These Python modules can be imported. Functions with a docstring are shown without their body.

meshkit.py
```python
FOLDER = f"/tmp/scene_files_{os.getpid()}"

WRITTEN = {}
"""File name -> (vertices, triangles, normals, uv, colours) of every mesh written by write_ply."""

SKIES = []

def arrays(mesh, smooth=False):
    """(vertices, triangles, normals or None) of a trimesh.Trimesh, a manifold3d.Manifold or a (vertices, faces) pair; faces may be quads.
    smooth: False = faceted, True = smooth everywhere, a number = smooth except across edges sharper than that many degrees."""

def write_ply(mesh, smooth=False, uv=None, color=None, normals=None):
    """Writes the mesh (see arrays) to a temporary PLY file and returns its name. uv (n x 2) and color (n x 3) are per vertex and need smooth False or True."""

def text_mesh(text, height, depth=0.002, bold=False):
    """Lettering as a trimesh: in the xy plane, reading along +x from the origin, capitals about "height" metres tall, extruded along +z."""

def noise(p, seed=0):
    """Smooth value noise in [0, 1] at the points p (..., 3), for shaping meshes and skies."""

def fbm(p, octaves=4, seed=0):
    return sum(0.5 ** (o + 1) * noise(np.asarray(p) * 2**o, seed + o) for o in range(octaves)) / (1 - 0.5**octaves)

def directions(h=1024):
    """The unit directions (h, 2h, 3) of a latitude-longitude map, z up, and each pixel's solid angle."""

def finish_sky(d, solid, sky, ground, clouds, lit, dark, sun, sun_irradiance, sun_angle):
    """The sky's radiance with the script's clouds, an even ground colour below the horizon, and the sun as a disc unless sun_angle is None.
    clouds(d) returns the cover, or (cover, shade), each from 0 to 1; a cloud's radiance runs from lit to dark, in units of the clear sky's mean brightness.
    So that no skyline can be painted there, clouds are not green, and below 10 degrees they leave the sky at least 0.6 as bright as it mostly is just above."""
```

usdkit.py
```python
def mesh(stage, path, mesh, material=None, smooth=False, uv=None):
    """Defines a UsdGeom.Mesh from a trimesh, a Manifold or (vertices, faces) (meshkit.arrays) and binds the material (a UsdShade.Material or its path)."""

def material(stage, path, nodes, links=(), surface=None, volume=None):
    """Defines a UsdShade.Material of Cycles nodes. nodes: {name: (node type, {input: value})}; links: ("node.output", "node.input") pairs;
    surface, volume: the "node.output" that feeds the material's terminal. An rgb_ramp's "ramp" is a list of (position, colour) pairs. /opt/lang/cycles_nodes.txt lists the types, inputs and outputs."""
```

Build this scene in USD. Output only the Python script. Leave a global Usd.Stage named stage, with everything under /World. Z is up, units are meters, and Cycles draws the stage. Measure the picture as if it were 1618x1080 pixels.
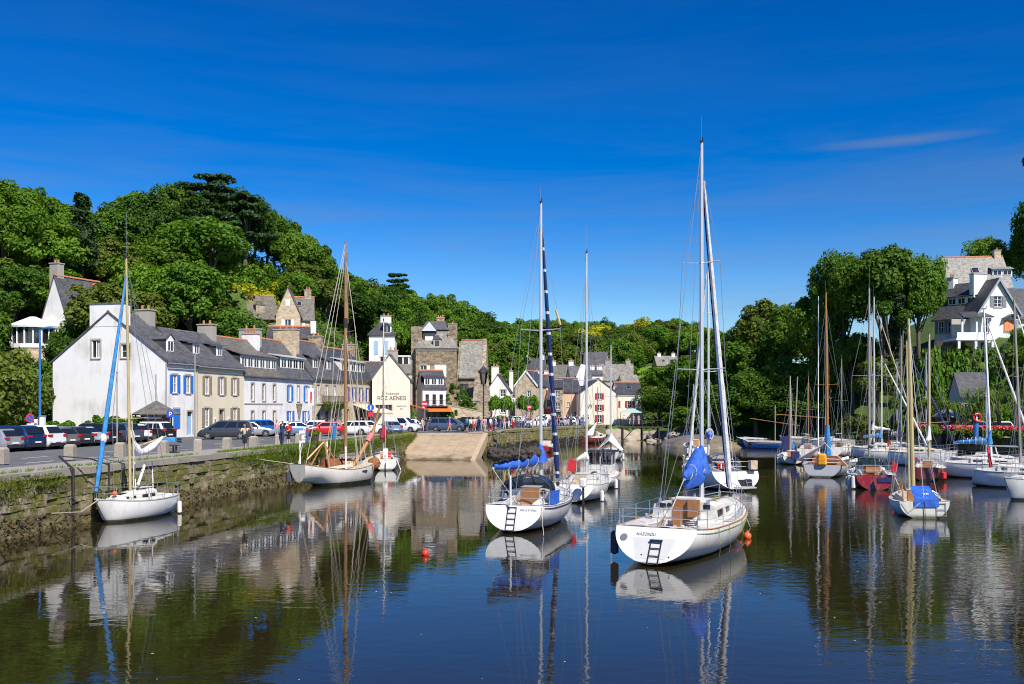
import math, random, numpy as np, trimesh, usdkit, meshkit, manifold3d
from pxr import Usd, UsdGeom, UsdLux, UsdShade, Gf, Sdf, Vt
from manifold3d import Manifold, CrossSection
from scipy.interpolate import RBFInterpolator, PchipInterpolator

stage = Usd.Stage.CreateInMemory()
UsdGeom.SetStageUpAxis(stage, 'Z')
UsdGeom.SetStageMetersPerUnit(stage, 1.0)
stage.SetDefaultPrim(UsdGeom.Xform.Define(stage, '/World').GetPrim())

# ---------------------------------------------------------------- camera, sky, sun
FP, CX, HY, CAMZ = 1500.0, 809.0, 645.0, 5.2          # focal length, principal column and horizon row of the 1618 px wide photograph; eye height over the water
cam = UsdGeom.Camera.Define(stage, '/World/camera')
cam.CreateHorizontalApertureAttr(36.0)
cam.CreateVerticalApertureAttr(36.0 * 684 / 1024)
cam.CreateFocalLengthAttr(FP / 1618 * 36)
cam.CreateVerticalApertureOffsetAttr((HY - 540) / 1618 * 36)
cam.CreateClippingRangeAttr(Gf.Vec2f(0.1, 8000))
cam.CreateExposureAttr(0.42)
cam.AddTranslateOp().Set(Gf.Vec3d(0, 0, CAMZ))
cam.AddRotateXOp().Set(90.0)

SUN_AZ, SUN_EL = math.radians(180 - 31), math.radians(47)      # azimuth from +y towards +x
sd = np.array([math.sin(SUN_AZ) * math.cos(SUN_EL), math.cos(SUN_AZ) * math.cos(SUN_EL), math.sin(SUN_EL)])
usdkit.material(stage, '/World/Looks/sky', {
    'sky': ('sky_texture', {'sky_type': 'single_scattering', 'sun_disc': False, 'sun_elevation': SUN_EL, 'sun_rotation': SUN_AZ, 'altitude': 0.0,
                            'air_density': 1.0, 'aerosol_density': 0.15, 'ozone_density': 4.0}),
    'grade': ('hsv', {'hue': 0.513, 'saturation': 1.38, 'value': 0.98, 'fac': 1.0}),
    'gam': ('gamma', {'gamma': 1.22}),
    'tc': ('texture_coordinate', {}),
    'ms': ('mapping', {'location': (-.365 / .085, -.896 / .3, -.2527 / .006), 'scale': (1 / .085, 1 / .3, 1 / .006)}), 'lm': ('vector_math', {'math_type': 'length'}), 'rs': ('rgb_ramp', {'ramp': [(0.0, (1, 1, 1)), (1.0, (0, 0, 0))]}), 'nm': ('math', {'math_type': 'multiply', 'value2': 0.42}), 'add': ('math', {'math_type': 'add'}),
    'map': ('mapping', {'scale': (2.2, 2.2, 22.0), 'rotation': (0.05, 0.04, 0.0)}),
    'n1': ('noise_texture', {'scale': 1.3, 'detail': 7.0, 'roughness': 0.62, 'distortion': 0.5}),
    'r1': ('rgb_ramp', {'ramp': [(0.0, (0, 0, 0)), (0.42, (0, 0, 0)), (0.72, (0.27, 0.27, 0.27)), (1.0, (0.4, 0.4, 0.4))]}),
    'sp': ('separate_xyz', {}), 'lo': ('rgb_ramp', {'ramp': [(0.0, (1, 1, 1)), (0.2, (1, 1, 1)), (0.29, (0.16, 0.16, 0.16)), (1.0, (0.08, 0.08, 0.08))]}), 'cm': ('mix', {'mix_type': 'multiply', 'fac': 1.0}),
    'mixc': ('mix', {'color2': (2.6, 3.1, 4.0)}),
    'bg': ('background_shader', {'strength': 0.066})},
    [('sky.color', 'gam.color'), ('tc.generated', 'map.vector'), ('map.vector', 'n1.vector'), ('n1.fac', 'r1.fac'), ('tc.generated', 'sp.vector'), ('sp.z', 'lo.fac'), ('r1.color', 'cm.color1'), ('lo.color', 'cm.color2'), ('cm.color', 'add.value1'), ('nm.value', 'add.value2'), ('add.value', 'mixc.fac'), ('tc.generated', 'ms.vector'), ('ms.vector', 'lm.vector1'), ('lm.value', 'rs.fac'), ('rs.color', 'nm.value1'), ('gam.color', 'grade.color'), ('grade.color', 'mixc.color1'), ('mixc.color', 'bg.color')], surface='bg.background')
dome = UsdLux.DomeLight.Define(stage, '/World/sky')
dome.CreateIntensityAttr(1.0)
UsdShade.MaterialBindingAPI.Apply(dome.GetPrim()).Bind(UsdShade.Material.Get(stage, '/World/Looks/sky'))
sun = UsdLux.DistantLight.Define(stage, '/World/sun')
sun.CreateNormalizeAttr(True)
sun.CreateIntensityAttr(1.25)
sun.CreateAngleAttr(0.5)
sun.CreateColorAttr(Gf.Vec3f(1.0, 0.93, 0.82))
z_ = Gf.Vec3d(*sd); x_ = Gf.Cross(Gf.Vec3d(0, 0, 1), z_).GetNormalized(); y_ = Gf.Cross(z_, x_)
sun.AddTransformOp().Set(Gf.Matrix4d(*x_, 0, *y_, 0, *z_, 0, 0, 0, 60, 1))

# ---------------------------------------------------------------- helpers
def wx(px, Y): return (px - CX) / FP * Y
def wz(py, Y): return CAMZ - (py - HY) / FP * Y
QZ = 2.5                                                   # quay level over the water

_count = {}
def path_for(parent, name):
    base = '/World' if parent is None else str(parent.GetPath())
    k = (base, name); n = _count.get(k, 0); _count[k] = n + 1
    return f'{base}/{name}' if n == 0 else f'{base}/{name}_{n:03d}'
def tag(o, label=None, cat=None, group=None, kind=None):
    p = o.GetPrim() if hasattr(o, 'GetPrim') else o
    for k, v in (('label', label), ('category', cat), ('group', group), ('kind', kind)):
        if v: p.SetCustomDataByKey(k, v)
    return p
def thing(name, label, cat, loc=(0, 0, 0), rz=0.0, group=None, tilt=None, scale=None, parent=None):
    x = UsdGeom.Xform.Define(stage, path_for(parent, name))
    x.AddTranslateOp().Set(Gf.Vec3d(*map(float, loc)))
    if rz: x.AddRotateZOp().Set(math.degrees(rz))
    if tilt: x.AddRotateXYZOp().Set(Gf.Vec3f(*tilt))
    if scale is not None: x.AddScaleOp().Set(Gf.Vec3f(*scale))
    return tag(x, label, cat, group)
def obj(name, mb, mat, parent=None, smooth=False, label=None):
    m = mb.mesh() if isinstance(mb, MB) else mb
    g = usdkit.mesh(stage, path_for(parent, name), m, MAT[mat] if isinstance(mat, str) else mat, smooth=smooth)
    if label: tag(g, label)
    return g.GetPrim()

class MB:
    "collects boxes, bars, tubes and sheets into one mesh"
    def __init__(self): self.v, self.f, self.n = [], [], 0
    def add(self, v, f):
        v = np.asarray(v, float).reshape(-1, 3); f = np.asarray(f, int)
        if f.ndim == 2 and f.shape[1] == 4: f = np.vstack([f[:, [0, 1, 2]], f[:, [0, 2, 3]]])
        self.v.append(v); self.f.append(f + self.n); self.n += len(v); return self
    def tm(self, m): return self.add(m.vertices, m.faces)
    def man(self, m):
        q = m.to_mesh(); return self.add(q.vert_properties[:, :3], q.tri_verts)
    def bb(self, x0, y0, z0, x1, y1, z1):
        v = [(x0, y0, z0), (x1, y0, z0), (x1, y1, z0), (x0, y1, z0), (x0, y0, z1), (x1, y0, z1), (x1, y1, z1), (x0, y1, z1)]
        return self.add(v, [(0, 3, 2, 1), (4, 5, 6, 7), (0, 1, 5, 4), (1, 2, 6, 5), (2, 3, 7, 6), (3, 0, 4, 7)])
    def box(self, c, s, rz=0.0, R=None):
        v = np.array([(x, y, z) for z in (-.5, .5) for x, y in ((-.5, -.5), (.5, -.5), (.5, .5), (-.5, .5))]) * np.asarray(s, float)
        if rz: v = v @ np.array([[math.cos(rz), math.sin(rz), 0], [-math.sin(rz), math.cos(rz), 0], [0, 0, 1]])
        if R is not None: v = v @ np.asarray(R).T
        return self.add(v + np.asarray(c, float), [(0, 3, 2, 1), (4, 5, 6, 7), (0, 1, 5, 4), (1, 2, 6, 5), (2, 3, 7, 6), (3, 0, 4, 7)])
    def tube(self, pts, r, n=6, cap=True, flat=None):
        p = np.asarray(pts, float); t = np.gradient(p, axis=0); t /= np.linalg.norm(t, axis=1, keepdims=True) + 1e-12
        ref = np.where(np.abs(t[:, 2:]) < 0.95, [[0, 0, 1.0]], [[1.0, 0, 0]])
        a = np.cross(t, ref); a /= np.linalg.norm(a, axis=1, keepdims=True) + 1e-12; b = np.cross(t, a)
        r = np.broadcast_to(np.asarray(r, float), (len(p),)); ang = np.arange(n) * 2 * np.pi / n + (np.pi / n if n == 4 else 0)
        rb = r if flat is None else r * flat
        v = p[:, None] + np.cos(ang)[None, :, None] * a[:, None] * r[:, None, None] + np.sin(ang)[None, :, None] * b[:, None] * rb[:, None, None]
        return self.loft(v, cap=cap)
    def loft(self, rings, cap=True, closed=True):
        rings = np.asarray(rings, float); k, n = rings.shape[:2]
        i, j = np.meshgrid(np.arange(k - 1), np.arange(n if closed else n - 1), indexing='ij')
        q = np.stack([i * n + j, i * n + (j + 1) % n, (i + 1) * n + (j + 1) % n, (i + 1) * n + j], -1).reshape(-1, 4)
        f = np.vstack([q[:, [0, 1, 2]], q[:, [0, 2, 3]]])
        if cap and closed:
            c = np.arange(1, n - 1)
            f = np.vstack([f, np.stack([c * 0, c + 1, c], 1), (k - 1) * n + np.stack([c * 0, c, c + 1], 1)])
        return self.add(rings.reshape(-1, 3), f)
    def sphere(self, c, r, s=(1, 1, 1), sub=1):
        m = trimesh.creation.icosphere(subdivisions=sub, radius=r); return self.add(m.vertices * np.asarray(s) + np.asarray(c, float), m.faces)
    def prism(self, poly, h0, h1, axes='xyz'):
        "poly in the first two of axes, extruded along the third from h0 to h1"
        m = trimesh.creation.triangulate_polygon(shp(poly), engine='earcut'); P = np.asarray(m[0]); F = np.asarray(m[1]); n = len(P)
        idx = ['xyz'.index(a) for a in axes]
        V = np.zeros((2 * n, 3)); V[:n, idx[0]] = V[n:, idx[0]] = P[:, 0]; V[:n, idx[1]] = V[n:, idx[1]] = P[:, 1]; V[:n, idx[2]] = h0; V[n:, idx[2]] = h1
        e = np.sort(np.vstack([F[:, [0, 1]], F[:, [1, 2]], F[:, [2, 0]]]), 1); u, c = np.unique(e, axis=0, return_counts=True); b = u[c == 1]
        side = np.vstack([np.stack([b[:, 0], b[:, 1], b[:, 1] + n], 1), np.stack([b[:, 0], b[:, 1] + n, b[:, 0] + n], 1)])
        mm = trimesh.Trimesh(V, np.vstack([F[:, ::-1], F + n, side]), process=False); mm.fix_normals()
        return self.add(mm.vertices, mm.faces)
    def mesh(self): return trimesh.Trimesh(np.vstack(self.v), np.vstack(self.f), process=False)
    def place(self, M):
        V = np.vstack(self.v); self.v = [V @ np.asarray(M)[:3, :3].T + np.asarray(M)[:3, 3]]; self.f = [np.vstack(self.f)]; return self
def shp(poly):
    from shapely.geometry import Polygon
    return Polygon(poly)
def bar(a, b, r, n=6): return MB().tube([a, b], r, n)
def lerp(a, b, t): return a + (b - a) * t
def unit(v): v = np.asarray(v, float); return v / (np.linalg.norm(v) + 1e-12)

# ---------------------------------------------------------------- materials
MAT = {}
def mat(name, nodes, links, surface='p.BSDF', volume=None):
    MAT[name] = usdkit.material(stage, f'/World/Looks/{name}', nodes, links, surface=surface, volume=volume); return MAT[name]
def plain(name, c, rough=0.5, metal=0.0, vary=0.12, scale=3.0, coat=0.0, bump=0.0, spec=0.5):
    c = np.array(c, float)
    nodes = {'g': ('geometry', {}), 'n': ('noise_texture', {'scale': scale, 'detail': 5.0, 'roughness': 0.65}),
             'r': ('rgb_ramp', {'ramp': [(0.25, tuple(c * (1 - vary))), (0.75, tuple(np.minimum(c * (1 + vary), 1)))]}),
             'p': ('principled_bsdf', {'roughness': rough, 'metallic': metal, 'coat_weight': coat, 'specular_ior_level': spec})}
    links = [('g.position', 'n.vector'), ('n.fac', 'r.fac'), ('r.color', 'p.base_color')]
    if bump:
        nodes['b'] = ('bump', {'strength': bump, 'distance': 0.03}); links += [('n.fac', 'b.height'), ('b.normal', 'p.normal')]
    return mat(name, nodes, links)
def plaster(name, c, dirt=(0.27, 0.25, 0.21), amt=0.35):
    "painted render with rain streaks and stains"
    return mat(name, {'g': ('geometry', {}), 'm': ('mapping', {'scale': (1.5, 1.5, 0.22)}), 'n': ('noise_texture', {'scale': 1.0, 'detail': 6.0, 'roughness': 0.7}),
        'n2': ('noise_texture', {'scale': 0.5, 'detail': 4.0}), 'mu': ('math', {'math_type': 'multiply'}),
        'r': ('rgb_ramp', {'ramp': [(0.22, (0, 0, 0)), (0.46, (amt,) * 3)]}), 'x': ('mix', {'color1': c, 'color2': dirt}),
        'b': ('bump', {'strength': 0.15, 'distance': 0.02}), 'n3': ('noise_texture', {'scale': 12.0, 'detail': 3.0}), 'p': ('principled_bsdf', {'roughness': 0.85})},
        [('g.position', 'm.vector'), ('m.vector', 'n.vector'), ('g.position', 'n2.vector'), ('g.position', 'n3.vector'), ('n.fac', 'mu.value1'), ('n2.fac', 'mu.value2'), ('mu.value', 'r.fac'), ('r.color', 'x.fac'), ('x.color', 'p.base_color'), ('n3.fac', 'b.height'), ('b.normal', 'p.normal')])
def rubble(name, cs, mortar, scale=2.2, sz=1.7):
    "small stones of a far wall: voronoi cells, each its own tone, with recessed joints"
    return mat(name, {'g': ('geometry', {}), 'm': ('mapping', {'scale': (scale, scale, scale * sz)}), 'v': ('voronoi_texture', {'scale': 1.0}), 'vd': ('voronoi_texture', {'scale': 1.0, 'feature': 'distance_to_edge'}),
        'sx': ('separate_color', {}), 'r': ('rgb_ramp', {'ramp': cs}), 'rm': ('rgb_ramp', {'ramp': [(0.0, (0, 0, 0)), (0.07, (1, 1, 1))]}), 'x': ('mix', {'color1': mortar}),
        'b': ('bump', {'strength': 0.5, 'distance': 0.04}), 'p': ('principled_bsdf', {'roughness': 0.9})},
        [('g.position', 'm.vector'), ('m.vector', 'v.vector'), ('m.vector', 'vd.vector'), ('v.color', 'sx.color'), ('sx.r', 'r.fac'), ('vd.distance', 'rm.fac'), ('rm.color', 'x.fac'), ('r.color', 'x.color2'), ('x.color', 'p.base_color'), ('vd.distance', 'b.height'), ('b.normal', 'p.normal')])
def slate(name, c, lich=(0.3, 0.28, 0.2), amt=0.35):
    c = np.array(c, float)
    return mat(name, {'g': ('geometry', {}), 'm': ('mapping', {'scale': (3.2, 3.2, 5.5)}), 'v': ('voronoi_texture', {'scale': 1.0}), 'sx': ('separate_color', {}),
        'r': ('rgb_ramp', {'ramp': [(0.0, tuple(c * 0.65)), (1.0, tuple(c * 1.35))]}), 'n': ('noise_texture', {'scale': 0.7, 'detail': 7.0, 'roughness': 0.7}),
        'rl': ('rgb_ramp', {'ramp': [(0.48, (0, 0, 0)), (0.72, (amt,) * 3)]}), 'x': ('mix', {'color2': lich}), 'w': ('wave_texture', {'bands_direction': 'z', 'scale': 1.6, 'distortion': 0.6, 'profile': 'saw'}),
        'b': ('bump', {'strength': 0.35, 'distance': 0.03}), 'p': ('principled_bsdf', {'roughness': 0.55})},
        [('g.position', 'm.vector'), ('m.vector', 'v.vector'), ('v.color', 'sx.color'), ('sx.g', 'r.fac'), ('g.position', 'n.vector'), ('n.fac', 'rl.fac'), ('rl.color', 'x.fac'), ('r.color', 'x.color1'), ('x.color', 'p.base_color'), ('g.position', 'w.vector'), ('w.fac', 'b.height'), ('b.normal', 'p.normal')])
def foliage(name, dark, light, trans=0.3, scale=0.5):
    return mat(name, {'g': ('geometry', {}), 'o': ('object_info', {}), 'n': ('noise_texture', {'scale': scale, 'detail': 4.0, 'roughness': 0.7}), 'w': ('noise_texture', {'scale': 4.0, 'detail': 2.0}),
        'a': ('math', {'math_type': 'multiply_add', 'value2': 0.45, 'value3': 0.0}), 'a2': ('math', {'math_type': 'multiply_add', 'value2': 0.55}), 'a3': ('math', {'math_type': 'multiply_add', 'value2': 0.30}),
        'r': ('rgb_ramp', {'ramp': [(0.3, dark), (0.9, light)]}), 'p': ('principled_bsdf', {'roughness': 0.55, 'specular_ior_level': 0.25}),
        't': ('translucent_bsdf', {}), 'mx': ('mix_closure', {'fac': trans}), 'hs': ('hsv', {'hue': 0.49, 'saturation': 1.08, 'value': 1.5})},
        [('g.position', 'n.vector'), ('g.position', 'w.vector'), ('w.fac', 'a.value1'), ('n.fac', 'a2.value1'), ('a.value', 'a2.value3'), ('o.random', 'a3.value1'), ('a2.value', 'a3.value3'),
         ('a3.value', 'r.fac'), ('r.color', 'p.base_color'), ('r.color', 'hs.color'), ('hs.color', 't.color'), ('p.BSDF', 'mx.closure1'), ('t.BSDF', 'mx.closure2')], surface='mx.closure')

foliage('leaf_mid', (0.031, 0.0755, 0.0056), (0.1383, 0.2665, 0.0186))
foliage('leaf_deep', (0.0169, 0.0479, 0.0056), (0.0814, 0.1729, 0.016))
foliage('leaf_light', (0.0405, 0.1003, 0.009), (0.1345, 0.2668, 0.0214))
foliage('leaf_yellow', (0.1885, 0.232, 0.0087), (0.493, 0.493, 0.0174))
foliage('leaf_olive', (0.0422, 0.0729, 0.009), (0.1627, 0.2161, 0.0293))
foliage('needle', (0.009, 0.028, 0.0068), (0.0374, 0.0827, 0.0186), trans=0.12)
foliage('leaf_palm', (0.0435, 0.1015, 0.0174), (0.174, 0.2755, 0.0435))
foliage('leaf_hedge', (0.0394, 0.1124, 0.0068), (0.1334, 0.2935, 0.0186), scale=0.9)
foliage('grass_blade', (0.05, 0.12, 0.006), (0.17, 0.27, 0.015), scale=1.2)
foliage('weed_green', (0.05, 0.09, 0.006), (0.20, 0.24, 0.015), scale=1.5)
plain('bark', (0.11, 0.09, 0.065), 0.9, vary=0.35, scale=4)
plain('bark_pale', (0.3, 0.27, 0.22), 0.9, vary=0.3, scale=4)
plaster('white_wall', (0.78, 0.77, 0.75), amt=0.42)
plaster('white_gable', (0.79, 0.78, 0.76), amt=0.5)
plaster('cream_wall', (0.70, 0.62, 0.46), amt=0.2)
plaster('pale_cream_wall', (0.74, 0.68, 0.56), amt=0.2)
plaster('salmon_wall', (0.62, 0.42, 0.28), amt=0.3)
plaster('orange_wall', (0.60, 0.36, 0.18), amt=0.3)
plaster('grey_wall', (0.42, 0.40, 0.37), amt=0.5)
plaster('chimney_render', (0.36, 0.34, 0.30), amt=0.6)
rubble('stone_wall', [(0, (0.16, 0.12, 0.085)), (0.5, (0.33, 0.26, 0.18)), (1, (0.46, 0.39, 0.30))], (0.36, 0.31, 0.24))
rubble('stone_warm', [(0, (0.36, 0.27, 0.17)), (0.5, (0.50, 0.40, 0.27)), (1, (0.60, 0.50, 0.36))], (0.50, 0.43, 0.33))
rubble('stone_dark', [(0, (0.11, 0.085, 0.055)), (0.5, (0.23, 0.175, 0.11)), (1, (0.36, 0.29, 0.20))], (0.24, 0.2, 0.15))
rubble('brick_wall', [(0, (0.24, 0.09, 0.05)), (1, (0.36, 0.15, 0.08))], (0.3, 0.22, 0.17), scale=6, sz=2.5)
slate('slate', (0.085, 0.085, 0.095), lich=(0.2, 0.18, 0.14))
slate('slate_dark', (0.05, 0.052, 0.062), amt=0.15)
slate('slate_brown', (0.13, 0.12, 0.105), lich=(0.26, 0.22, 0.13))
slate('slate_lichen', (0.20, 0.19, 0.17), lich=(0.36, 0.34, 0.28), amt=0.7)
slate('roof_beige', (0.25, 0.24, 0.215), lich=(0.30, 0.28, 0.24), amt=0.3)
plain('ridge_tile', (0.42, 0.16, 0.07), 0.8, vary=0.3)
plain('zinc', (0.40, 0.43, 0.47), 0.45, 0.5)
plain('zinc_light', (0.6, 0.62, 0.64), 0.4, 0.3)
plain('granite', (0.30, 0.27, 0.22), 0.85, vary=0.25, scale=9, bump=0.3)
plain('granite_lintel', (0.40, 0.36, 0.30), 0.85, vary=0.25, scale=5)
plain('shutter_blue', (0.02, 0.16, 0.58), 0.5, vary=0.08)
plain('shutter_navy', (0.03, 0.05, 0.22), 0.5, vary=0.08)
plain('shutter_pale', (0.30, 0.47, 0.68), 0.5, vary=0.08)
plain('shutter_red', (0.36, 0.03, 0.035), 0.5, vary=0.08)
plain('shutter_grey', (0.22, 0.22, 0.24), 0.5, vary=0.08)
plain('shutter_brown', (0.26, 0.21, 0.16), 0.6, vary=0.08)
plain('white_paint', (0.80, 0.80, 0.80), 0.45, vary=0.05)
plain('iron', (0.03, 0.03, 0.035), 0.5, vary=0.1)
plain('curtain', (0.55, 0.53, 0.5), 0.9)
plain('awning_cream', (0.68, 0.60, 0.46), 0.8)
plain('awning_red', (0.62, 0.07, 0.03), 0.7)
plain('awning_orange', (0.70, 0.13, 0.02), 0.7)
plain('shop_red', (0.68, 0.05, 0.04), 0.5)
plain('canvas_green', (0.33, 0.45, 0.42), 0.8)
plain('sign_blue', (0.02, 0.10, 0.55), 0.4)
plain('sign_red', (0.6, 0.03, 0.04), 0.4)
plain('post_blue', (0.03, 0.16, 0.42), 0.45)
plain('post_grey', (0.33, 0.34, 0.35), 0.5, 0.3)
plain('lettering', (0.16, 0.11, 0.08), 0.7)
plain('lettering_grey', (0.33, 0.33, 0.36), 0.6)
plain('flower_red', (0.60, 0.045, 0.05), 0.7, vary=0.3, scale=2)
plain('flower_pink', (0.75, 0.20, 0.20), 0.7, vary=0.3, scale=2)
plain('flower_orange', (0.80, 0.25, 0.10), 0.7, vary=0.3, scale=2)
mat('pane', {'g': ('geometry', {}), 'n': ('noise_texture', {'scale': 0.8}), 'r': ('rgb_ramp', {'ramp': [(0.35, (0.012, 0.014, 0.018)), (0.7, (0.06, 0.065, 0.075))]}), 'p': ('principled_bsdf', {'roughness': 0.05, 'specular_ior_level': 0.7})},
    [('g.position', 'n.vector'), ('n.fac', 'r.fac'), ('r.color', 'p.base_color')])
# boats
def gelcoat(name, c, foul=(0.02, 0.025, 0.05), stripe=(0.1, 0.1, 0.12), zf=0.07, slime=0.5, rough=0.22):
    "painted hull: antifouling and a stripe at the water, a slime line, a little dirt running down"
    return mat(name, {'g': ('geometry', {}), 'sp': ('separate_xyz', {}), 'm': ('mapping', {'scale': (1.5, 1.5, 0.5)}), 'n': ('noise_texture', {'scale': 2.2, 'detail': 6.0, 'roughness': 0.7}),
        'nd': ('math', {'math_type': 'multiply_add', 'value2': 0.10}), 'mr': ('map_range', {'from_min': 0.0, 'from_max': 0.5, 'clamp': True}),
        'r': ('rgb_ramp', {'ramp': [(0.0, foul), (zf, foul), (zf + 0.01, stripe), (zf + 0.05, stripe), (zf + 0.06, c), (1.0, c)]}),
        'rs': ('rgb_ramp', {'ramp': [(0.2, (slime,) * 3), (0.62, (0, 0, 0))]}), 'x': ('mix', {'color2': (0.12, 0.12, 0.05)}),
        'rd': ('rgb_ramp', {'ramp': [(0.48, (0, 0, 0)), (0.75, (0.42, 0.42, 0.42))]}), 'x2': ('mix', {'color2': (0.33, 0.30, 0.22)}),
        'p': ('principled_bsdf', {'roughness': rough, 'coat_weight': 0.2})},
        [('g.position', 'sp.vector'), ('g.position', 'm.vector'), ('m.vector', 'n.vector'), ('n.fac', 'nd.value1'), ('sp.z', 'nd.value3'), ('nd.value', 'mr.value'), ('sp.z', 'r.fac'),
         ('mr.result', 'rs.fac'), ('rs.color', 'x.fac'), ('r.color', 'x.color1'), ('n.fac', 'rd.fac'), ('rd.color', 'x2.fac'), ('x.color', 'x2.color1'), ('x2.color', 'p.base_color')])
gelcoat('hull_white', (0.75, 0.75, 0.73))
gelcoat('hull_white_old', (0.62, 0.61, 0.56), stripe=(0.3, 0.3, 0.28), slime=0.75)
gelcoat('hull_white_blue', (0.69, 0.70, 0.70), foul=(0.01, 0.02, 0.07), stripe=(0.02, 0.05, 0.2))
gelcoat('hull_grey', (0.46, 0.48, 0.52), slime=0.4)
gelcoat('hull_red', (0.24, 0.012, 0.014), foul=(0.06, 0.01, 0.01), stripe=(0.2, 0.01, 0.01), slime=0.2)
gelcoat('hull_blue', (0.03, 0.20, 0.50), foul=(0.02, 0.06, 0.2), stripe=(0.02, 0.08, 0.25), slime=0.2)
gelcoat('hull_navy', (0.015, 0.03, 0.15), foul=(0.01, 0.02, 0.08), stripe=(0.01, 0.02, 0.08), slime=0.2)
gelcoat('hull_wood_white', (0.66, 0.64, 0.60), foul=(0.03, 0.03, 0.03), stripe=(0.06, 0.06, 0.06), zf=0.16, slime=0.75, rough=0.5)
gelcoat('hull_dark_red', (0.15, 0.02, 0.02), foul=(0.04, 0.01, 0.01), stripe=(0.05, 0.01, 0.01), slime=0.2)
gelcoat('hull_pink', (0.66, 0.56, 0.52), slime=0.4)
plain('deck_white', (0.60, 0.59, 0.55), 0.55, vary=0.22, scale=3.5)
plain('deck_cream', (0.54, 0.48, 0.37), 0.6, vary=0.14, scale=2.5)
plain('deck_grey', (0.40, 0.40, 0.39), 0.6, vary=0.1, scale=3)
plain('teak', (0.36, 0.17, 0.07), 0.5, vary=0.25, scale=5)
plain('varnish', (0.35, 0.145, 0.05), 0.25, vary=0.25, scale=5, coat=0.4)
plain('orange_board', (0.50, 0.23, 0.085), 0.4, vary=0.1)
plain('spar_alu', (0.62, 0.63, 0.66), 0.35, 0.35, vary=0.06)
plain('spar_white', (0.76, 0.76, 0.76), 0.35, vary=0.05)
plain('spar_wood', (0.30, 0.17, 0.08), 0.45, vary=0.25, scale=2)
plain('spar_orange', (0.38, 0.18, 0.07), 0.4, vary=0.2, scale=2)
plain('spar_grey_wood', (0.30, 0.26, 0.21), 0.6, vary=0.25, scale=2)
plain('spar_yellow', (0.46, 0.38, 0.19), 0.5, vary=0.15, scale=2)
plain('steel', (0.62, 0.63, 0.65), 0.25, 0.8, vary=0.05)
plain('wire', (0.42, 0.43, 0.45), 0.4, 0.6, vary=0.05)
plain('rope', (0.55, 0.50, 0.40), 0.9, vary=0.2)
plain('rope_green', (0.30, 0.30, 0.12), 0.9, vary=0.3)
plain('canvas_blue', (0.022, 0.11, 0.50), 0.8, vary=0.45, scale=3.5, bump=1.0)
plain('canvas_bright', (0.035, 0.22, 0.52), 0.8, vary=0.4, scale=3.5, bump=1.0)
plain('canvas_navy', (0.015, 0.02, 0.10), 0.75, vary=0.3, scale=3.5, bump=1.0)
plain('canvas_dark', (0.025, 0.028, 0.035), 0.7, vary=0.3, scale=3.5, bump=1.0)
plain('canvas_white', (0.74, 0.73, 0.72), 0.75, vary=0.3, scale=3.5, bump=1.0)
plain('canvas_tan', (0.5, 0.40, 0.29), 0.8, vary=0.3, scale=3.5, bump=1.0)
plain('canvas_darkgreen', (0.02, 0.09, 0.05), 0.7, vary=0.15)
plain('canvas_maroon', (0.24, 0.015, 0.03), 0.8, vary=0.3, scale=3.5, bump=1.0)
plain('net', (0.26, 0.22, 0.17), 0.95, vary=0.5, scale=9)
plain('rust', (0.26, 0.10, 0.04), 0.8, vary=0.35, scale=4)
plain('rubber', (0.018, 0.018, 0.02), 0.75, vary=0.1)
plain('fender_white', (0.72, 0.71, 0.66), 0.5, vary=0.1)
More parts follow.
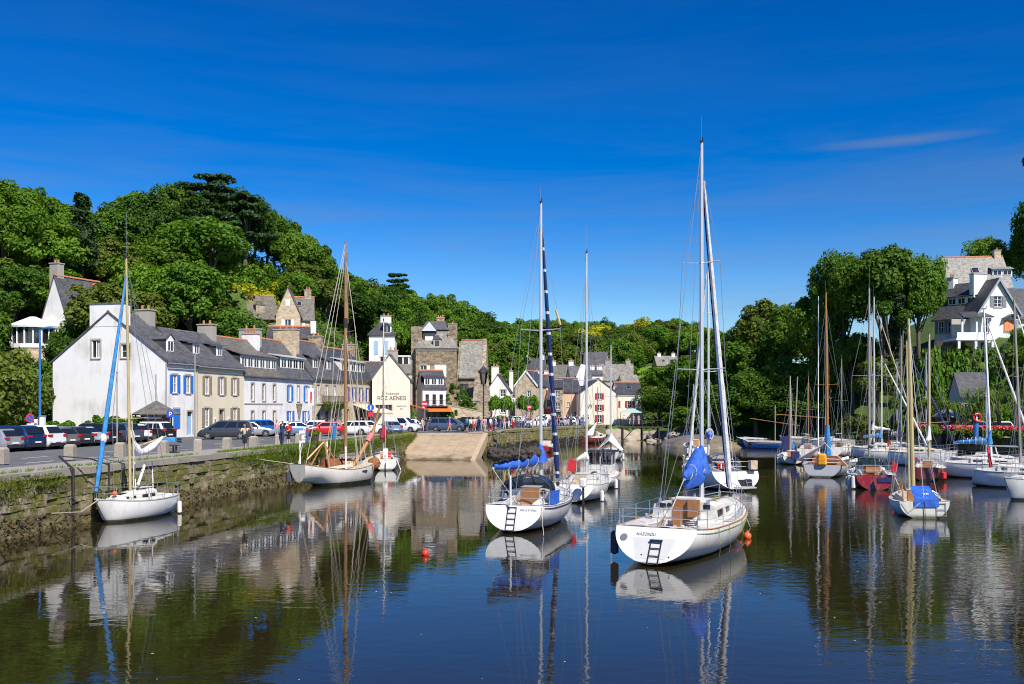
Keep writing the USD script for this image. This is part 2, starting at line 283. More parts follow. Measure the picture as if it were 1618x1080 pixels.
plain('fender_grey', (0.06, 0.07, 0.10), 0.5, vary=0.1)
plain('buoy_orange', (0.72, 0.11, 0.03), 0.4, vary=0.1)
plain('buoy_red', (0.70, 0.04, 0.02), 0.35, vary=0.1)
plain('life_orange', (0.78, 0.33, 0.02), 0.7, vary=0.15)
plain('sky_blue_paint', (0.45, 0.62, 0.78), 0.5)
plain('badge_grey', (0.16, 0.16, 0.20), 0.6)
plain('panel_grey', (0.58, 0.58, 0.58), 0.5, vary=0.05)
plain('window_dark', (0.03, 0.028, 0.026), 0.1, vary=0.2, spec=0.7)
plain('flag_red', (0.65, 0.03, 0.04), 0.8)
plain('flag_blue', (0.03, 0.06, 0.35), 0.8)
plain('flag_white', (0.75, 0.75, 0.75), 0.8)
mat('vinyl', {'t': ('transparent_bsdf', {'color': (0.62, 0.62, 0.64)}), 'g': ('glossy_bsdf', {'roughness': 0.08, 'color': (0.9, 0.9, 0.9)}), 'f': ('fresnel', {'IOR': 1.5}), 'm': ('mix_closure', {})},
    [('f.fac', 'm.fac'), ('t.BSDF', 'm.closure1'), ('g.BSDF', 'm.closure2')], surface='m.closure')
def spiral(name, c1, c2, sc):
    mat(name, {'tc': ('texture_coordinate', {}), 'm': ('mapping', {'scale': (1.0, 1.0, 1.0)}), 'w': ('wave_texture', {'wave_type': 'bands', 'bands_direction': 'z', 'scale': sc, 'distortion': 2.2, 'detail': 1.0}), 'r': ('rgb_ramp', {'ramp': [(0.0, c2), (0.025, c2), (0.06, c1), (1, c1)]}), 'p': ('principled_bsdf', {'roughness': 0.7})},
        [('tc.object', 'm.vector'), ('m.vector', 'w.vector'), ('w.fac', 'r.fac'), ('r.color', 'p.base_color')])
spiral('genoa_navy', (0.012, 0.03, 0.13), (0.68, 0.68, 0.7), 0.32)
# ground
mat('terrain', {'g': ('geometry', {}), 'n': ('noise_texture', {'scale': 0.12, 'detail': 8.0, 'roughness': 0.7}), 'n2': ('noise_texture', {'scale': 2.0, 'detail': 4.0}), 'x': ('mix', {'mix_type': 'mix', 'fac': 0.4}),
    'r': ('rgb_ramp', {'ramp': [(0.3, (0.025, 0.045, 0.008)), (0.5, (0.055, 0.10, 0.012)), (0.7, (0.12, 0.17, 0.02))]}), 'b': ('bump', {'strength': 0.5, 'distance': 0.2}), 'p': ('principled_bsdf', {'roughness': 0.95})},
    [('g.position', 'n.vector'), ('g.position', 'n2.vector'), ('n.fac', 'x.color1'), ('n2.fac', 'x.color2'), ('x.color', 'r.fac'), ('r.color', 'p.base_color'), ('n2.fac', 'b.height'), ('b.normal', 'p.normal')])
plain('lawn', (0.10, 0.20, 0.012), 0.9, vary=0.3, scale=0.8, bump=0.4)
plain('meadow_green', (0.13, 0.24, 0.012), 0.9, vary=0.3, scale=0.3, bump=0.4)
plain('asphalt', (0.115, 0.115, 0.12), 0.9, vary=0.22, scale=0.7, bump=0.1)
plain('pavement', (0.30, 0.275, 0.25), 0.9, vary=0.2, scale=0.8, bump=0.1)
plain('park_path', (0.36, 0.33, 0.31), 0.9, vary=0.15, scale=0.8)
plain('road_white', (0.72, 0.72, 0.72), 0.8, vary=0.2)
plain('road_yellow', (0.62, 0.52, 0.10), 0.8, vary=0.25)
mat('slip_stone', {'g': ('geometry', {}), 'n': ('noise_texture', {'scale': 0.7, 'detail': 7.0, 'roughness': 0.7}), 'r': ('rgb_ramp', {'ramp': [(0.25, (0.25, 0.185, 0.115)), (0.5, (0.40, 0.30, 0.195)), (0.75, (0.47, 0.37, 0.25))]}), 'sp': ('separate_xyz', {}), 'zz': ('math', {'math_type': 'multiply_add', 'value2': 1.1}),
    'rw': ('rgb_ramp', {'ramp': [(0.55, (0.92,) * 3), (0.78, (0.35,) * 3), (1.0, (0, 0, 0))]}), 'x': ('mix', {'color2': (0.07, 0.055, 0.02)}), 'b': ('bump', {'strength': 0.35, 'distance': 0.03}), 'p': ('principled_bsdf', {'roughness': 0.85})},
    [('g.position', 'n.vector'), ('n.fac', 'r.fac'), ('g.position', 'sp.vector'), ('n.fac', 'zz.value1'), ('sp.z', 'zz.value3'), ('zz.value', 'rw.fac'), ('rw.color', 'x.fac'), ('r.color', 'x.color1'), ('x.color', 'p.base_color'), ('n.fac', 'b.height'), ('b.normal', 'p.normal')])
plain('slip_edge', (0.46, 0.355, 0.235), 0.85, vary=0.15, scale=0.9)
plain('mud', (0.20, 0.165, 0.115), 0.5, vary=0.3, scale=0.9, bump=0.5)
plain('rock', (0.34, 0.29, 0.23), 0.9, vary=0.35, scale=0.6, bump=0.6)
plain('seaweed', (0.085, 0.066, 0.025), 0.8, vary=0.5, scale=3)
plain('seaweed_dark', (0.02, 0.016, 0.009), 0.7, vary=0.5, scale=3)
plain('dark_wood', (0.05, 0.04, 0.032), 0.85, vary=0.3)
def quaystone(name, base):
    "granite blocks of the quay: moss above, brown weed and wet towards the water"
    c = np.array(base)
    mat(name, {'g': ('geometry', {}), 'n': ('noise_texture', {'scale': 1.1, 'detail': 7.0, 'roughness': 0.72}), 'n2': ('noise_texture', {'scale': 7.0, 'detail': 4.0}),
        'r': ('rgb_ramp', {'ramp': [(0.3, tuple(c * 0.6)), (0.7, tuple(c * 1.25))]}), 'rm': ('rgb_ramp', {'ramp': [(0.38, (0, 0, 0)), (0.55, (0.9,) * 3)]}), 'x': ('mix', {'color2': (0.12, 0.125, 0.012)}),
        'sp': ('separate_xyz', {}), 'zz': ('math', {'math_type': 'multiply_add', 'value2': 0.9}), 'rw': ('rgb_ramp', {'ramp': [(0.66, (0.95,) * 3), (1.0, (0, 0, 0))]}), 'x2': ('mix', {'color2': (0.055, 0.04, 0.018)}),
        'b': ('bump', {'strength': 0.7, 'distance': 0.05}), 'p': ('principled_bsdf', {'roughness': 0.9})},
        [('g.position', 'n.vector'), ('g.position', 'n2.vector'), ('n2.fac', 'r.fac'), ('n.fac', 'rm.fac'), ('rm.color', 'x.fac'), ('r.color', 'x.color1'), ('g.position', 'sp.vector'), ('n.fac', 'zz.value1'), ('sp.z', 'zz.value3'),
         ('zz.value', 'rw.fac'), ('rw.color', 'x2.fac'), ('x.color', 'x2.color1'), ('x2.color', 'p.base_color'), ('n2.fac', 'b.height'), ('b.normal', 'p.normal')])
quaystone('quay_stone', (0.30, 0.245, 0.17)); quaystone('quay_stone_dark', (0.20, 0.165, 0.115)); quaystone('quay_stone_pale', (0.38, 0.31, 0.22)); quaystone('quay_core', (0.10, 0.085, 0.05))
mat('water', {'g': ('geometry', {}), 'm1': ('mapping', {'scale': (0.55, 1.0, 1.0)}), 'n1': ('noise_texture', {'scale': 1.9, 'detail': 3.0, 'roughness': 0.55, 'distortion': 0.4}),
    'm2': ('mapping', {'scale': (0.022, 0.05, 1.0), 'location': (3.1, 1.7, 0)}), 'n2': ('noise_texture', {'scale': 1.0, 'detail': 3.0, 'roughness': 0.5}), 'r2': ('rgb_ramp', {'ramp': [(0.42, (0.13, 0.13, 0.13)), (0.64, (1, 1, 1))]}),
    'n3': ('noise_texture', {'scale': 6.5, 'detail': 2.0}), 'mu': ('math', {'math_type': 'multiply'}), 'ad': ('math', {'math_type': 'multiply_add', 'value2': 0.45}), 'b': ('bump', {'strength': 1.0, 'distance': 0.0125}),
    'mu2': ('math', {'math_type': 'multiply'}),
    'p': ('principled_bsdf', {'base_color': (0.020, 0.0155, 0.005), 'roughness': 0.02, 'ior': 1.42})},
    [('g.position', 'm1.vector'), ('m1.vector', 'n1.vector'), ('g.position', 'm2.vector'), ('m2.vector', 'n2.vector'), ('n2.fac', 'r2.fac'), ('m1.vector', 'n3.vector'), ('n3.fac', 'mu.value1'), ('r2.color', 'mu.value2'),
     ('mu.value', 'ad.value1'), ('n1.fac', 'ad.value3'), ('ad.value', 'mu2.value1'), ('r2.color', 'mu2.value2'), ('mu2.value', 'b.height'), ('b.normal', 'p.normal')])
# ---------------------------------------------------------------- terrain, water, quays
import shapely
from shapely.geometry import Polygon, LineString
EDGE = [(-22.5, -60), (-20.6, 20), (-20.4, 38), (-18.6, 50), (-16.9, 60), (-15.0, 70), (-11.6, 94), (-10.8, 107), (-2.8, 107), (-1.6, 116), (8, 140), (15.5, 157)]
BANK = [(20, 160), (25, 156), (26, 146), (25.5, 139), (29, 137), (34, 138), (40, 136), (43.5, 124), (45, 107), (47, 87), (48.5, 60), (50, -60)]
basin = Polygon(EDGE + BANK)
flatL = Polygon(EDGE + [(24, 178), (0, 176), (-12, 160), (-24, 143), (-36, 92), (-60, 90), (-75, 72), (-80, -60)])
flatR = Polygon([(50, -60), (48.5, 60), (47, 87), (45, 107), (43.5, 119), (47, 122), (54, 110), (58, 96), (75, 86), (80, -60)])
SKY = [(-500, 300), (-200, 290), (0, 278), (40, 292), (70, 315), (100, 322), (130, 316), (150, 330), (175, 318), (200, 308), (230, 294), (260, 290), (290, 297), (305, 286), (340, 283), (370, 285), (395, 300), (410, 314), (440, 333),
       (470, 352), (490, 367), (508, 395), (530, 425), (560, 432), (590, 442), (620, 438), (650, 447), (680, 460), (720, 464), (760, 486), (790, 505), (810, 500), (860, 500), (900, 500), (940, 500), (980, 504), (1010, 498), (1060, 496), (1090, 503), (1130, 512), (1170, 512), (1300, 505), (1500, 470), (1800, 330), (2200, 300)]
skx, sky_ = np.array(SKY, float).T
def skyline(px): return np.interp(px, skx, sky_)
RID = [(-500, 120), (0, 130), (340, 152), (500, 168), (560, 190), (700, 222), (795, 245), (815, 330), (1100, 330), (1180, 260), (1300, 220), (1500, 190), (1800, 170), (2200, 150)]
rdx, rdy = np.array(RID, float).T
def ridgeY(px): return np.interp(px, rdx, rdy)
ctl = [(-33, 132, 11), (-44, 105, 4.5), (-50, 112, 7.5), (-58, 118, 12), (-75, 104, 9), (-95, 80, 12), (-120, 40, 16), (-30, 150, 14), (-24, 166, 13.2), (-14, 168, 7), (-6, 172, 4.5), (0, 190, 4), (12, 185, 3.2), (30, 190, 5), (10, 215, 7), (25, 225, 9), (0, 230, 10),
       (42, 262, 15.4), (33, 235, 12), (48, 235, 13.5), (36, 200, 7), (30, 152, 3.4), (36, 144, 3.2), (34, 165, 4.5), (45, 140, 6), (49, 124, 5.5), (50, 115, 6.0), (55, 112, 7.5), (52, 119, 11.2), (56, 117.5, 12.6), (62, 115.5, 12.4), (67, 114, 12.4), (56, 122, 13.6), (66, 121, 13.8), (62, 110, 8), (74, 112, 13), (60, 140, 17), (75, 140, 22), (72, 128, 17),
       (68, 100, 8), (80, 100, 14), (95, 80, 16), (110, 40, 20), (95, 110, 22), (52, 160, 12), (-60, 88, 3.2), (-50, 96, 3.4)]
for px in range(-500, 2201, 60):
    Y = float(ridgeY(px)); top = wz(skyline(px), Y)
    ctl.append((wx(px, Y), Y, max(top - 11.5, 4))); ctl.append((wx(px, Y + 70), Y + 70, max(top - 18, 4)))
ctl = np.array(ctl)
rbf = RBFInterpolator(ctl[:, :2], ctl[:, 2], kernel='thin_plate_spline', smoothing=2.0, neighbors=40)
_flats = shapely.union_all([flatL, flatR])
def terrain(P):
    P = np.asarray(P, float).reshape(-1, 2); pts = shapely.points(P[:, 0], P[:, 1])
    far = np.clip((np.hypot(P[:, 0], P[:, 1] - 150) - 260) / 200, 0, 1)
    q = P.copy(); z = rbf(np.clip(q, [-230, -40], [230, 410])); z = np.clip(z, 1.0, 42) * (1 - far) + 12 * far
    z += (meshkit.fbm(np.column_stack([P * 0.12, np.zeros(len(P))]), 3, 5) - 0.5) * 1.6
    d = shapely.distance(pts, _flats); k = np.clip(d / 12, 0, 1); k = k * k * (3 - 2 * k)
    db = shapely.distance(pts, basin); kb = np.clip(db / 5, 0, 1)
    z = np.where(d < 20, 2.35 + (np.maximum(z, 2.35) - 2.35) * k, np.maximum(z, 1.8))
    z = np.where(d > 0.01, -0.15 + (z + 0.15) * (1 - (1 - kb) ** 2), z)
    return np.where((db <= 0.0) | ((d < 0.01) & (db < 1.35)), -1.8, z)
gx = np.unique(np.concatenate([np.linspace(-2500, -200, 12), np.arange(-200, -90, 6), np.arange(-90, 95, 1.5), np.arange(95, 210, 6), np.linspace(210, 2500, 12)]))
gy = np.unique(np.concatenate([np.linspace(-2500, -80, 10), np.arange(-80, 20, 8), np.arange(20, 190, 1.5), np.arange(190, 430, 5), np.linspace(430, 3000, 12)]))
GX, GY = np.meshgrid(gx, gy); GZ = terrain(np.column_stack([GX.ravel(), GY.ravel()]))
ny, nx = GX.shape; ii, jj = np.meshgrid(np.arange(ny - 1), np.arange(nx - 1), indexing='ij'); a0 = ii * nx + jj
tq = np.stack([a0, a0 + 1, a0 + nx + 1, a0 + nx], -1).reshape(-1, 4)
o = obj('terrain', MB().add(np.column_stack([GX.ravel(), GY.ravel(), GZ]), tq), 'terrain', smooth=True); tag(o, kind='structure')
def ground(x, y): return float(terrain([(x, y)])[0])
def sheet(name, poly, z, m, kind='structure', parent=None):
    "a flat polygon at one height"
    mb = MB()
    for g in getattr(poly, 'geoms', [poly]):
        v, f = trimesh.creation.triangulate_polygon(g, engine='earcut'); v = np.asarray(v); f = np.asarray(f)
        e1 = v[f[:, 1]] - v[f[:, 0]]; e2 = v[f[:, 2]] - v[f[:, 0]]; fl = (e1[:, 0] * e2[:, 1] - e1[:, 1] * e2[:, 0]) < 0
        f = f.copy(); f[fl] = f[fl][:, ::-1]; mb.add(np.column_stack([v[:, :2], np.full(len(v), z)]), f)
    o = obj(name, mb, m, parent)
    if kind: tag(o, kind=kind)
    return o
wb = basin.buffer(1.0, join_style=2)
sheet('water', wb, 0.0, 'water')
sheet('road', flatL.buffer(-0.25), 2.404, 'asphalt')
edge_line = LineString(EDGE[:7] + [(-10.4, 103)])
pave = edge_line.buffer(3.5).intersection(flatL.buffer(-0.05))
mb = MB()
for g in getattr(pave, 'geoms', [pave]): mb.tm(trimesh.creation.extrude_polygon(g, 0.09, engine='earcut').apply_translation((0, 0, 2.41)))
tag(obj('pavement', mb, 'pavement'), kind='structure')
pave2 = LineString(EDGE[8:]).buffer(2.2).intersection(flatL.buffer(-0.05))
mb = MB(); mb.tm(trimesh.creation.extrude_polygon(pave2, 0.09, engine='earcut').apply_translation((0, 0, 2.41)))
tag(obj('pavement', mb, 'pavement'), kind='structure')
yl = edge_line.buffer(3.85).difference(edge_line.buffer(3.68)).intersection(flatL.buffer(-1))
sheet('yellow_line', shapely.intersection(yl, shapely.box(-40, 25, -13.6, 92)), 2.408, 'road_yellow')
def offline(d): return edge_line.parallel_offset(d, 'left')
def strip_pts(line, s0, s1, w):
    p0, p1 = np.array(line.interpolate(s0).coords[0]), np.array(line.interpolate(s1).coords[0]); n = unit(np.array([-(p1 - p0)[1], (p1 - p0)[0]])) * w / 2
    return [p0 - n, p1 - n, p1 + n, p0 + n]
ol = offline(5.9); ol = ol if ol.coords[0][1] < ol.coords[-1][1] else LineString(list(ol.coords)[::-1]); mbw = MB()
ol2 = offline(9.2); ol2 = ol2 if ol2.coords[0][1] < ol2.coords[-1][1] else LineString(list(ol2.coords)[::-1])
for ln, gap, n0 in ((ol, 5.2, 100), (ol2, 7.5, 100)):
    s = 98.0
    while s < ln.length - 4:
        mbw.add([(*p, 2.408) for p in strip_pts(ln, s, s + 2.3, 0.14)], [(0, 1, 2, 3)]); s += gap
tag(obj('road_marking', mbw, 'road_white'), kind='structure')
mbw = MB()     # the white curved line and arrow on the road above the slipway
arc = [np.array([-6.6 + 4.6 * math.cos(a), 109.6 + 3.2 * math.sin(a)]) for a in np.linspace(math.pi, 0.12, 22)]
for r0 in (0.0, 0.75):
    P = [p * 1.0 + np.array([0, 0]) if r0 == 0 else np.array([-6.6, 109.6]) + (p - np.array([-6.6, 109.6])) * 1.17 for p in arc][: 22 if r0 == 0 else 9]
    for p, q in zip(P[:-1], P[1:]):
        n = unit(np.array([-(q - p)[1], (q - p)[0]])) * 0.1; mbw.add([(*(p - n), 2.512), (*(p + n), 2.512), (*(q + n), 2.512), (*(q - n), 2.512)], [(0, 1, 2, 3)])
mbw.add([(-1.9, 110.2, 2.512), (-1.7, 110.0, 2.512), (-1.0, 112.6, 2.512), (-1.3, 112.7, 2.512)], [(0, 1, 2, 3)])
tag(obj('road_marking', mbw, 'road_white'), kind='structure')

rs = np.random.RandomState(7)
def seg_frame(line, s):
    p = np.array(line.interpolate(s).coords[0]); q = np.array(line.interpolate(s + 0.05).coords[0]); u = unit(q - p); return p, u, np.array([u[1], -u[0]])   # point, along, towards the water (right of travel)
def tufts(mb, pts, nrm, h, n, spread, rs, lean=0.35, w=0.05):
    "blades of grass as thin triangles rooted at pts"
    P = np.repeat(np.asarray(pts, float), n, 0); N = np.repeat(np.asarray(nrm, float), n, 0); k = len(P)
    P = P + rs.normal(0, spread, (k, 3)) * [1, 1, 0.4]; hh = h * rs.uniform(0.4, 1.2, k)[:, None]
    d = N * 0.6 + np.array([0, 0, 0.8]) + rs.normal(0, lean, (k, 3)); d /= np.linalg.norm(d, axis=1, keepdims=True)
    t = rs.normal(0, 1, (k, 3)); t[:, 2] *= 0.2; t /= np.linalg.norm(t, axis=1, keepdims=True); t *= w * rs.uniform(0.6, 1.4, k)[:, None]
    V = np.stack([P - t, P + t, P + d * hh], 1).reshape(-1, 3); F = np.arange(3 * k).reshape(-1, 3); mb.add(V, F)
QS = ['quay_stone', 'quay_stone_dark', 'quay_stone_pale', 'quay_stone']
def block(mb, p, u, n, s, ln, z0, z1, out, dep, rs, j=0.02):
    "one dressed stone with uneven corners standing along the wall"
    v = []
    for z in (z0, z1):
        for a, b in ((0, -dep), (ln, -dep), (ln, out), (0, out)):
            a2, b2, z2 = a + rs.uniform(-j, j), b + (rs.uniform(-j, j) if b > 0 or out == b else 0), z + rs.uniform(-j, j)
            v.append((p[0] + u[0] * a2 + n[0] * b2, p[1] + u[1] * a2 + n[1] * b2, z2))
    mb.add(v, [(0, 3, 2, 1), (4, 5, 6, 7), (0, 1, 5, 4), (1, 2, 6, 5), (2, 3, 7, 6), (3, 0, 4, 7)])
def quay_wall(label, pts, near=None, course=0.30, top=2.5, bottom=-0.6, cope=True, single=False, flip=1, stones=True):
    line = LineString(pts); L = line.length; root = thing('quay_wall', label, 'wall')
    mb = MB()
    ring = []
    for s in np.linspace(0, L - 0.06, max(2, int(L / 2))):
        p, u, n = seg_frame(line, s); n = n * flip
        ring.append([(*(p + n * 0.12), bottom), (*(p - n * 0.06), top - 0.32), (*(p - n * 1.0), top - 0.32), (*(p - n * 1.0), bottom)])
    R = np.array(ring); R = R if flip > 0 else R[:, ::-1]
    mb.loft(R); obj('core', mb, 'quay_core', root)
    far = MB(); ncount = 0
    if cope:
        s = 0.0
        while s < L - 0.4:
            ln = min(rs.uniform(0.9, 2.0), L - s - 0.03); p, u, n = seg_frame(line, s); n = n * flip; q = MB()
            block(q if single and s > near[0] and s < near[1] else far, p, u, n, s, ln - 0.03, top - 0.30 + rs.uniform(-.02, .02), top + rs.uniform(0.0, .035), 0.10 + rs.uniform(-.02, .03), 0.50, rs)
            if single and near[0] < s < near[1]: obj('coping_stone', q, 'granite', root)
            s += ln
    if stones:
        z = top - 0.32; row = 0
        while z > 0.35:
            h = course * rs.uniform(0.85, 1.15); s = rs.uniform(0, 0.5)
            while s < L - 0.5:
                ln = rs.uniform(0.4, 0.95); p, u, n = seg_frame(line, s); n = n * flip; batter = 0.16 * (top - z) / top
                if rs.rand() > 0.05:
                    out = batter + rs.uniform(-0.03, 0.06)
                    if single and near[0] < s < near[1]:
                        q = MB(); block(q, p, u, n, s, ln - 0.03, z - h + 0.025, z, out, 0.25, rs, 0.03); obj('stone', q, QS[rs.randint(4)], root); ncount += 1
                    else: block(far, p, u, n, s, ln - 0.03, z - h + 0.025, z, out, 0.25, rs, 0.03)
                s += ln
            z -= h; row += 1
    if far.v:
        o = obj('far_stones', far, 'quay_stone', root); tag(o, kind='stuff')
    return root
lineL = EDGE[1:8]
quay_wall('long mossy granite quay wall with coping stones along the left of the water', lineL, near=(16, 43), single=True)
quay_wall('low mossy quay wall right of the sandy slipway below the crowd', EDGE[8:], course=0.33)
quay_wall('ivy and weed grown quay wall below the park path on the right', [(50, 30), (48.5, 60), (47, 87), (45, 107), (43.5, 119)], course=0.36, flip=-1, top=2.4)
# seaweed at the foot of the walls: one ragged belt each
def weed_belt(pts, w, ztop, seed, flip=1, m='seaweed', step=0.16, name='seaweed'):
    line = LineString(pts); ss = np.arange(0.0, line.length - 0.1, step); vs = np.linspace(0, 1, 12); V = []
    for s in ss:
        p, u, n = seg_frame(line, s); n = n * flip
        for v in vs:
            o = 0.10 + w * v ** 1.5; z = lerp(ztop, -0.35, v ** 1.1); V.append((p[0] + n[0] * o, p[1] + n[1] * o, z))
    V = np.array(V); f1 = meshkit.fbm(V * 3.1, 4, seed) - .5; f2 = meshkit.fbm(V * 0.7, 2, seed + 9) - .5
    N = np.zeros_like(V)
    for k, s in enumerate(ss):
        p, u, n = seg_frame(line, s); n = n * flip; N[k * 12:(k + 1) * 12] = [n[0], n[1], 0.5]
    fade = np.tile(np.minimum(vs * 4, 1), len(ss))[:, None]
    V = V + N * (f1 * 0.45 + f2 * 0.7)[:, None] * fade
    mb = MB(); k, n_ = len(ss), 12; i, j = np.meshgrid(np.arange(k - 1), np.arange(n_ - 1), indexing='ij'); a = i * n_ + j
    q = np.stack([a, a + n_, a + n_ + 1, a + 1], -1).reshape(-1, 4); mb.add(V, q if flip < 0 else q[:, ::-1])
    r2 = np.random.RandomState(seed); idx = r2.randint(0, len(V), int(len(V) * 0.5)); tufts(mb, V[idx], N[idx] - [0, 0, 1.2], 0.22, 3, 0.06, r2, lean=0.6, w=0.06)
    tag(obj(name, mb, m), 'ragged brown seaweed belt along the foot of the quay wall', 'seaweed', kind='stuff'); return mb
weed_belt(lineL, 0.62, 0.68, 11)
weed_belt(EDGE[8:], 1.2, 0.9, 13, m='seaweed_dark')
weed_belt([(48.5, 60), (47, 87), (45, 107), (43.5, 119)], 1.0, 1.0, 17, flip=-1)
# plants rooted in the walls and along the verge
ln = LineString(lineL); g1, g2 = MB(), MB()
P, N = [], []
for s in np.arange(14, ln.length - 1, 0.11):
    p, u, n = seg_frame(ln, s); c = meshkit.fbm(np.array([[s * 0.16, 3.3, 0]]), 3, 21)[0]
    if c > 0.42 or s > 38:
        for _ in range(1 + (s > 36) * 2): P.append((*(p - n * rs.uniform(0.5, 0.95)), 2.5)); N.append((n[0] * 0.1, n[1] * 0.1, 0.6))
tufts(g1, P, N, 0.17, 6, 0.05, rs, w=0.02)
P, N = [], []
for _ in range(4200):
    s = rs.uniform(14, ln.length - 1); p, u, n = seg_frame(ln, s); z = 2.35 - abs(rs.normal(0, 0.5))
    if meshkit.fbm(np.array([[s * 0.22, z * 0.9, 1.7]]), 3, 31)[0] > (0.52 if s < 34 else 0.44) and z > 1.0: P.append((*(p + n * (0.08 + 0.1 * (2.5 - z) / 2.5)), z)); N.append((n[0], n[1], 0.1))
tufts(g2, P, N, 0.15, 9, 0.13, rs, lean=0.8, w=0.022)
tag(obj('verge_grass', g1, 'grass_blade'), 'short green grass along the edge of the quay pavement', 'grass', kind='stuff')
tag(obj('wall_plants', g2, 'weed_green'), 'green weeds and moss growing out of the quay wall', 'weeds', kind='stuff')
# the long grass by the wooden fishing boat
g3 = MB(); P, N = [], []
for _ in range(900):
    s = rs.uniform(40.5, 62); p, u, n = seg_frame(ln, s); P.append((*(p + n * rs.uniform(-0.5, 0.35)), rs.uniform(1.5, 2.5))); N.append((n[0] * .6, n[1] * .6, 0.3))
tufts(g3, P, N, 0.36, 9, 0.14, rs, lean=0.6, w=0.022)
tag(obj('long_grass', g3, 'grass_blade'), 'long bright grass hanging over the quay beside the wooden fishing boat', 'grass', kind='stuff')

# slipway: two ramps of sandy granite with raised edges
sl = thing('slipway', 'broad sandy stone slipway running down from the road into the water', 'slipway')
A, B_, C_, D_ = np.array([-10.7, 107.3]), np.array([-3.2, 107.3]), np.array([-4.3, 94.0]), np.array([-12.0, 94.0])
k0, nrow, ncol = 0, 12, 7
for i in range(nrow):
    for j in range(ncol):
        t0, t1, a, b = i / nrow, (i + 1) / nrow, j / ncol, (j + 1) / ncol
        c = [lerp(lerp(A, D_, t), lerp(B_, C_, t), s) for t, s in ((t0, a), (t0, b), (t1, b), (t1, a))]
        zz = [lerp(2.41, -0.35, t) for t in (t0, t0, t1, t1)]; m = np.mean(c, 0); dz = rs.uniform(-.012, .02); mbs = MB(); v = []
        for q, z in zip(c, zz): w = m + (q - m) * 0.985; v.append((*w, z - .4))
        for q, z in zip(c, zz): w = m + (q - m) * 0.985; v.append((*w, z + dz))
        mbs.add(v, [(0, 1, 2, 3), (4, 7, 6, 5), (0, 4, 5, 1), (1, 5, 6, 2), (2, 6, 7, 3), (3, 7, 4, 0)]); obj('slab', mbs, 'slip_stone', sl)
for p, q, s in ((A, D_, -1), (B_, C_, 1)):
    mbs = MB(); mbs.loft([[(p[0], p[1], 1.5), (p[0], p[1], 2.49), (p[0] + s * .5, p[1], 2.49), (p[0] + s * .5, p[1], 1.5)], [(q[0], q[1], -1.5), (q[0], q[1], -0.25), (q[0] + s * .5, q[1], -0.25), (q[0] + s * .5, q[1], -1.5)]]); obj('edge_kerb', mbs, 'slip_edge', sl)
mbs = MB(); mbs.prism([tuple(A + [0.05, 0]), tuple(B_ - [0.05, 0]), tuple(C_ - [0.05, 0]), tuple(D_ + [0.05, 0])], -1.8, -0.5, 'xyz'); obj('foundation', mbs, 'quay_core', sl)
# mudbank, rocks, jetty at the far end
def rockmesh(c, s, seed, sub=3, amp=0.35):
    m = trimesh.creation.icosphere(subdivisions=sub, radius=1.0); V = m.vertices; V = V * (1 + amp * (meshkit.fbm(V * 1.7 + seed * 7.1, 4, seed) - .5)[:, None] * 2); return MB().add(V * np.asarray(s) + np.asarray(c), m.faces)
tag(obj('mudbank', rockmesh((25.8, 130.0, -0.35), (5.2, 9.5, 2.0), 3, 4, 0.16), 'mud', smooth=True), kind='structure')
rk = [((17.5, 158, 0.2), (3.2, 1.6, 1.5)), ((21, 157.5, 0.0), (2.8, 1.8, 1.6)), ((24, 154, 0.1), (2.4, 1.8, 1.7)), ((25.5, 149, 0.0), (1.8, 2.2, 1.4)), ((26, 143, 0.1), (1.8, 2.6, 1.5)), ((19, 155.5, -0.3), (2.6, 1.4, 0.9)), ((23, 151, -.3), (2.0, 1.2, 0.8))]
rl = ['brown boulder under the left end of the wooden jetty', 'largest pale boulder under the middle of the jetty', 'rounded boulder at the right end of the jetty', 'boulder on the shore just right of the jetty', 'boulder between the jetty and the grey mudbank', 'low flat rock at the water under the jetty', 'small dark rock awash in front of the jetty']
for i, (c, s) in enumerate(rk): tag(obj('boulder', rockmesh(c, s, 20 + i, 3, 0.4), 'rock'), rl[i], 'rock')
jt = thing('wooden_jetty', 'dark wooden jetty on posts in front of the cream house with red shutters', 'jetty', (0, 0, 0))
for i in range(26): obj('plank', MB().bb(17.2 + i * .32, 149.6, 2.30, 17.2 + i * .32 + .29, 151.4, 2.36), 'dark_wood', jt)
for xx in (17.5, 20.6, 23.2, 25.2):
    for yy in (149.7, 151.3): obj('post', MB().bb(xx - .1, yy - .1, -1.2, xx + .1, yy + .1, 2.12), 'dark_wood', jt)
for yy in (149.7, 151.3): obj('beam', MB().bb(17.1, yy - .09, 2.12, 25.6, yy + .09, 2.30), 'dark_wood', jt)
obj('brace', MB().tube([(17.5, 149.55, 0.2), (19.4, 149.55, 2.2)], .08, 4), 'dark_wood', jt)
for xx in np.linspace(17.4, 25.3, 6): obj('rail_post', MB().bb(xx - .04, 149.62, 2.36, xx + .04, 149.70, 3.3), 'dark_wood', jt)
obj('hand_rail', MB().bb(17.3, 149.6, 3.3, 25.4, 149.7, 3.36), 'dark_wood', jt)
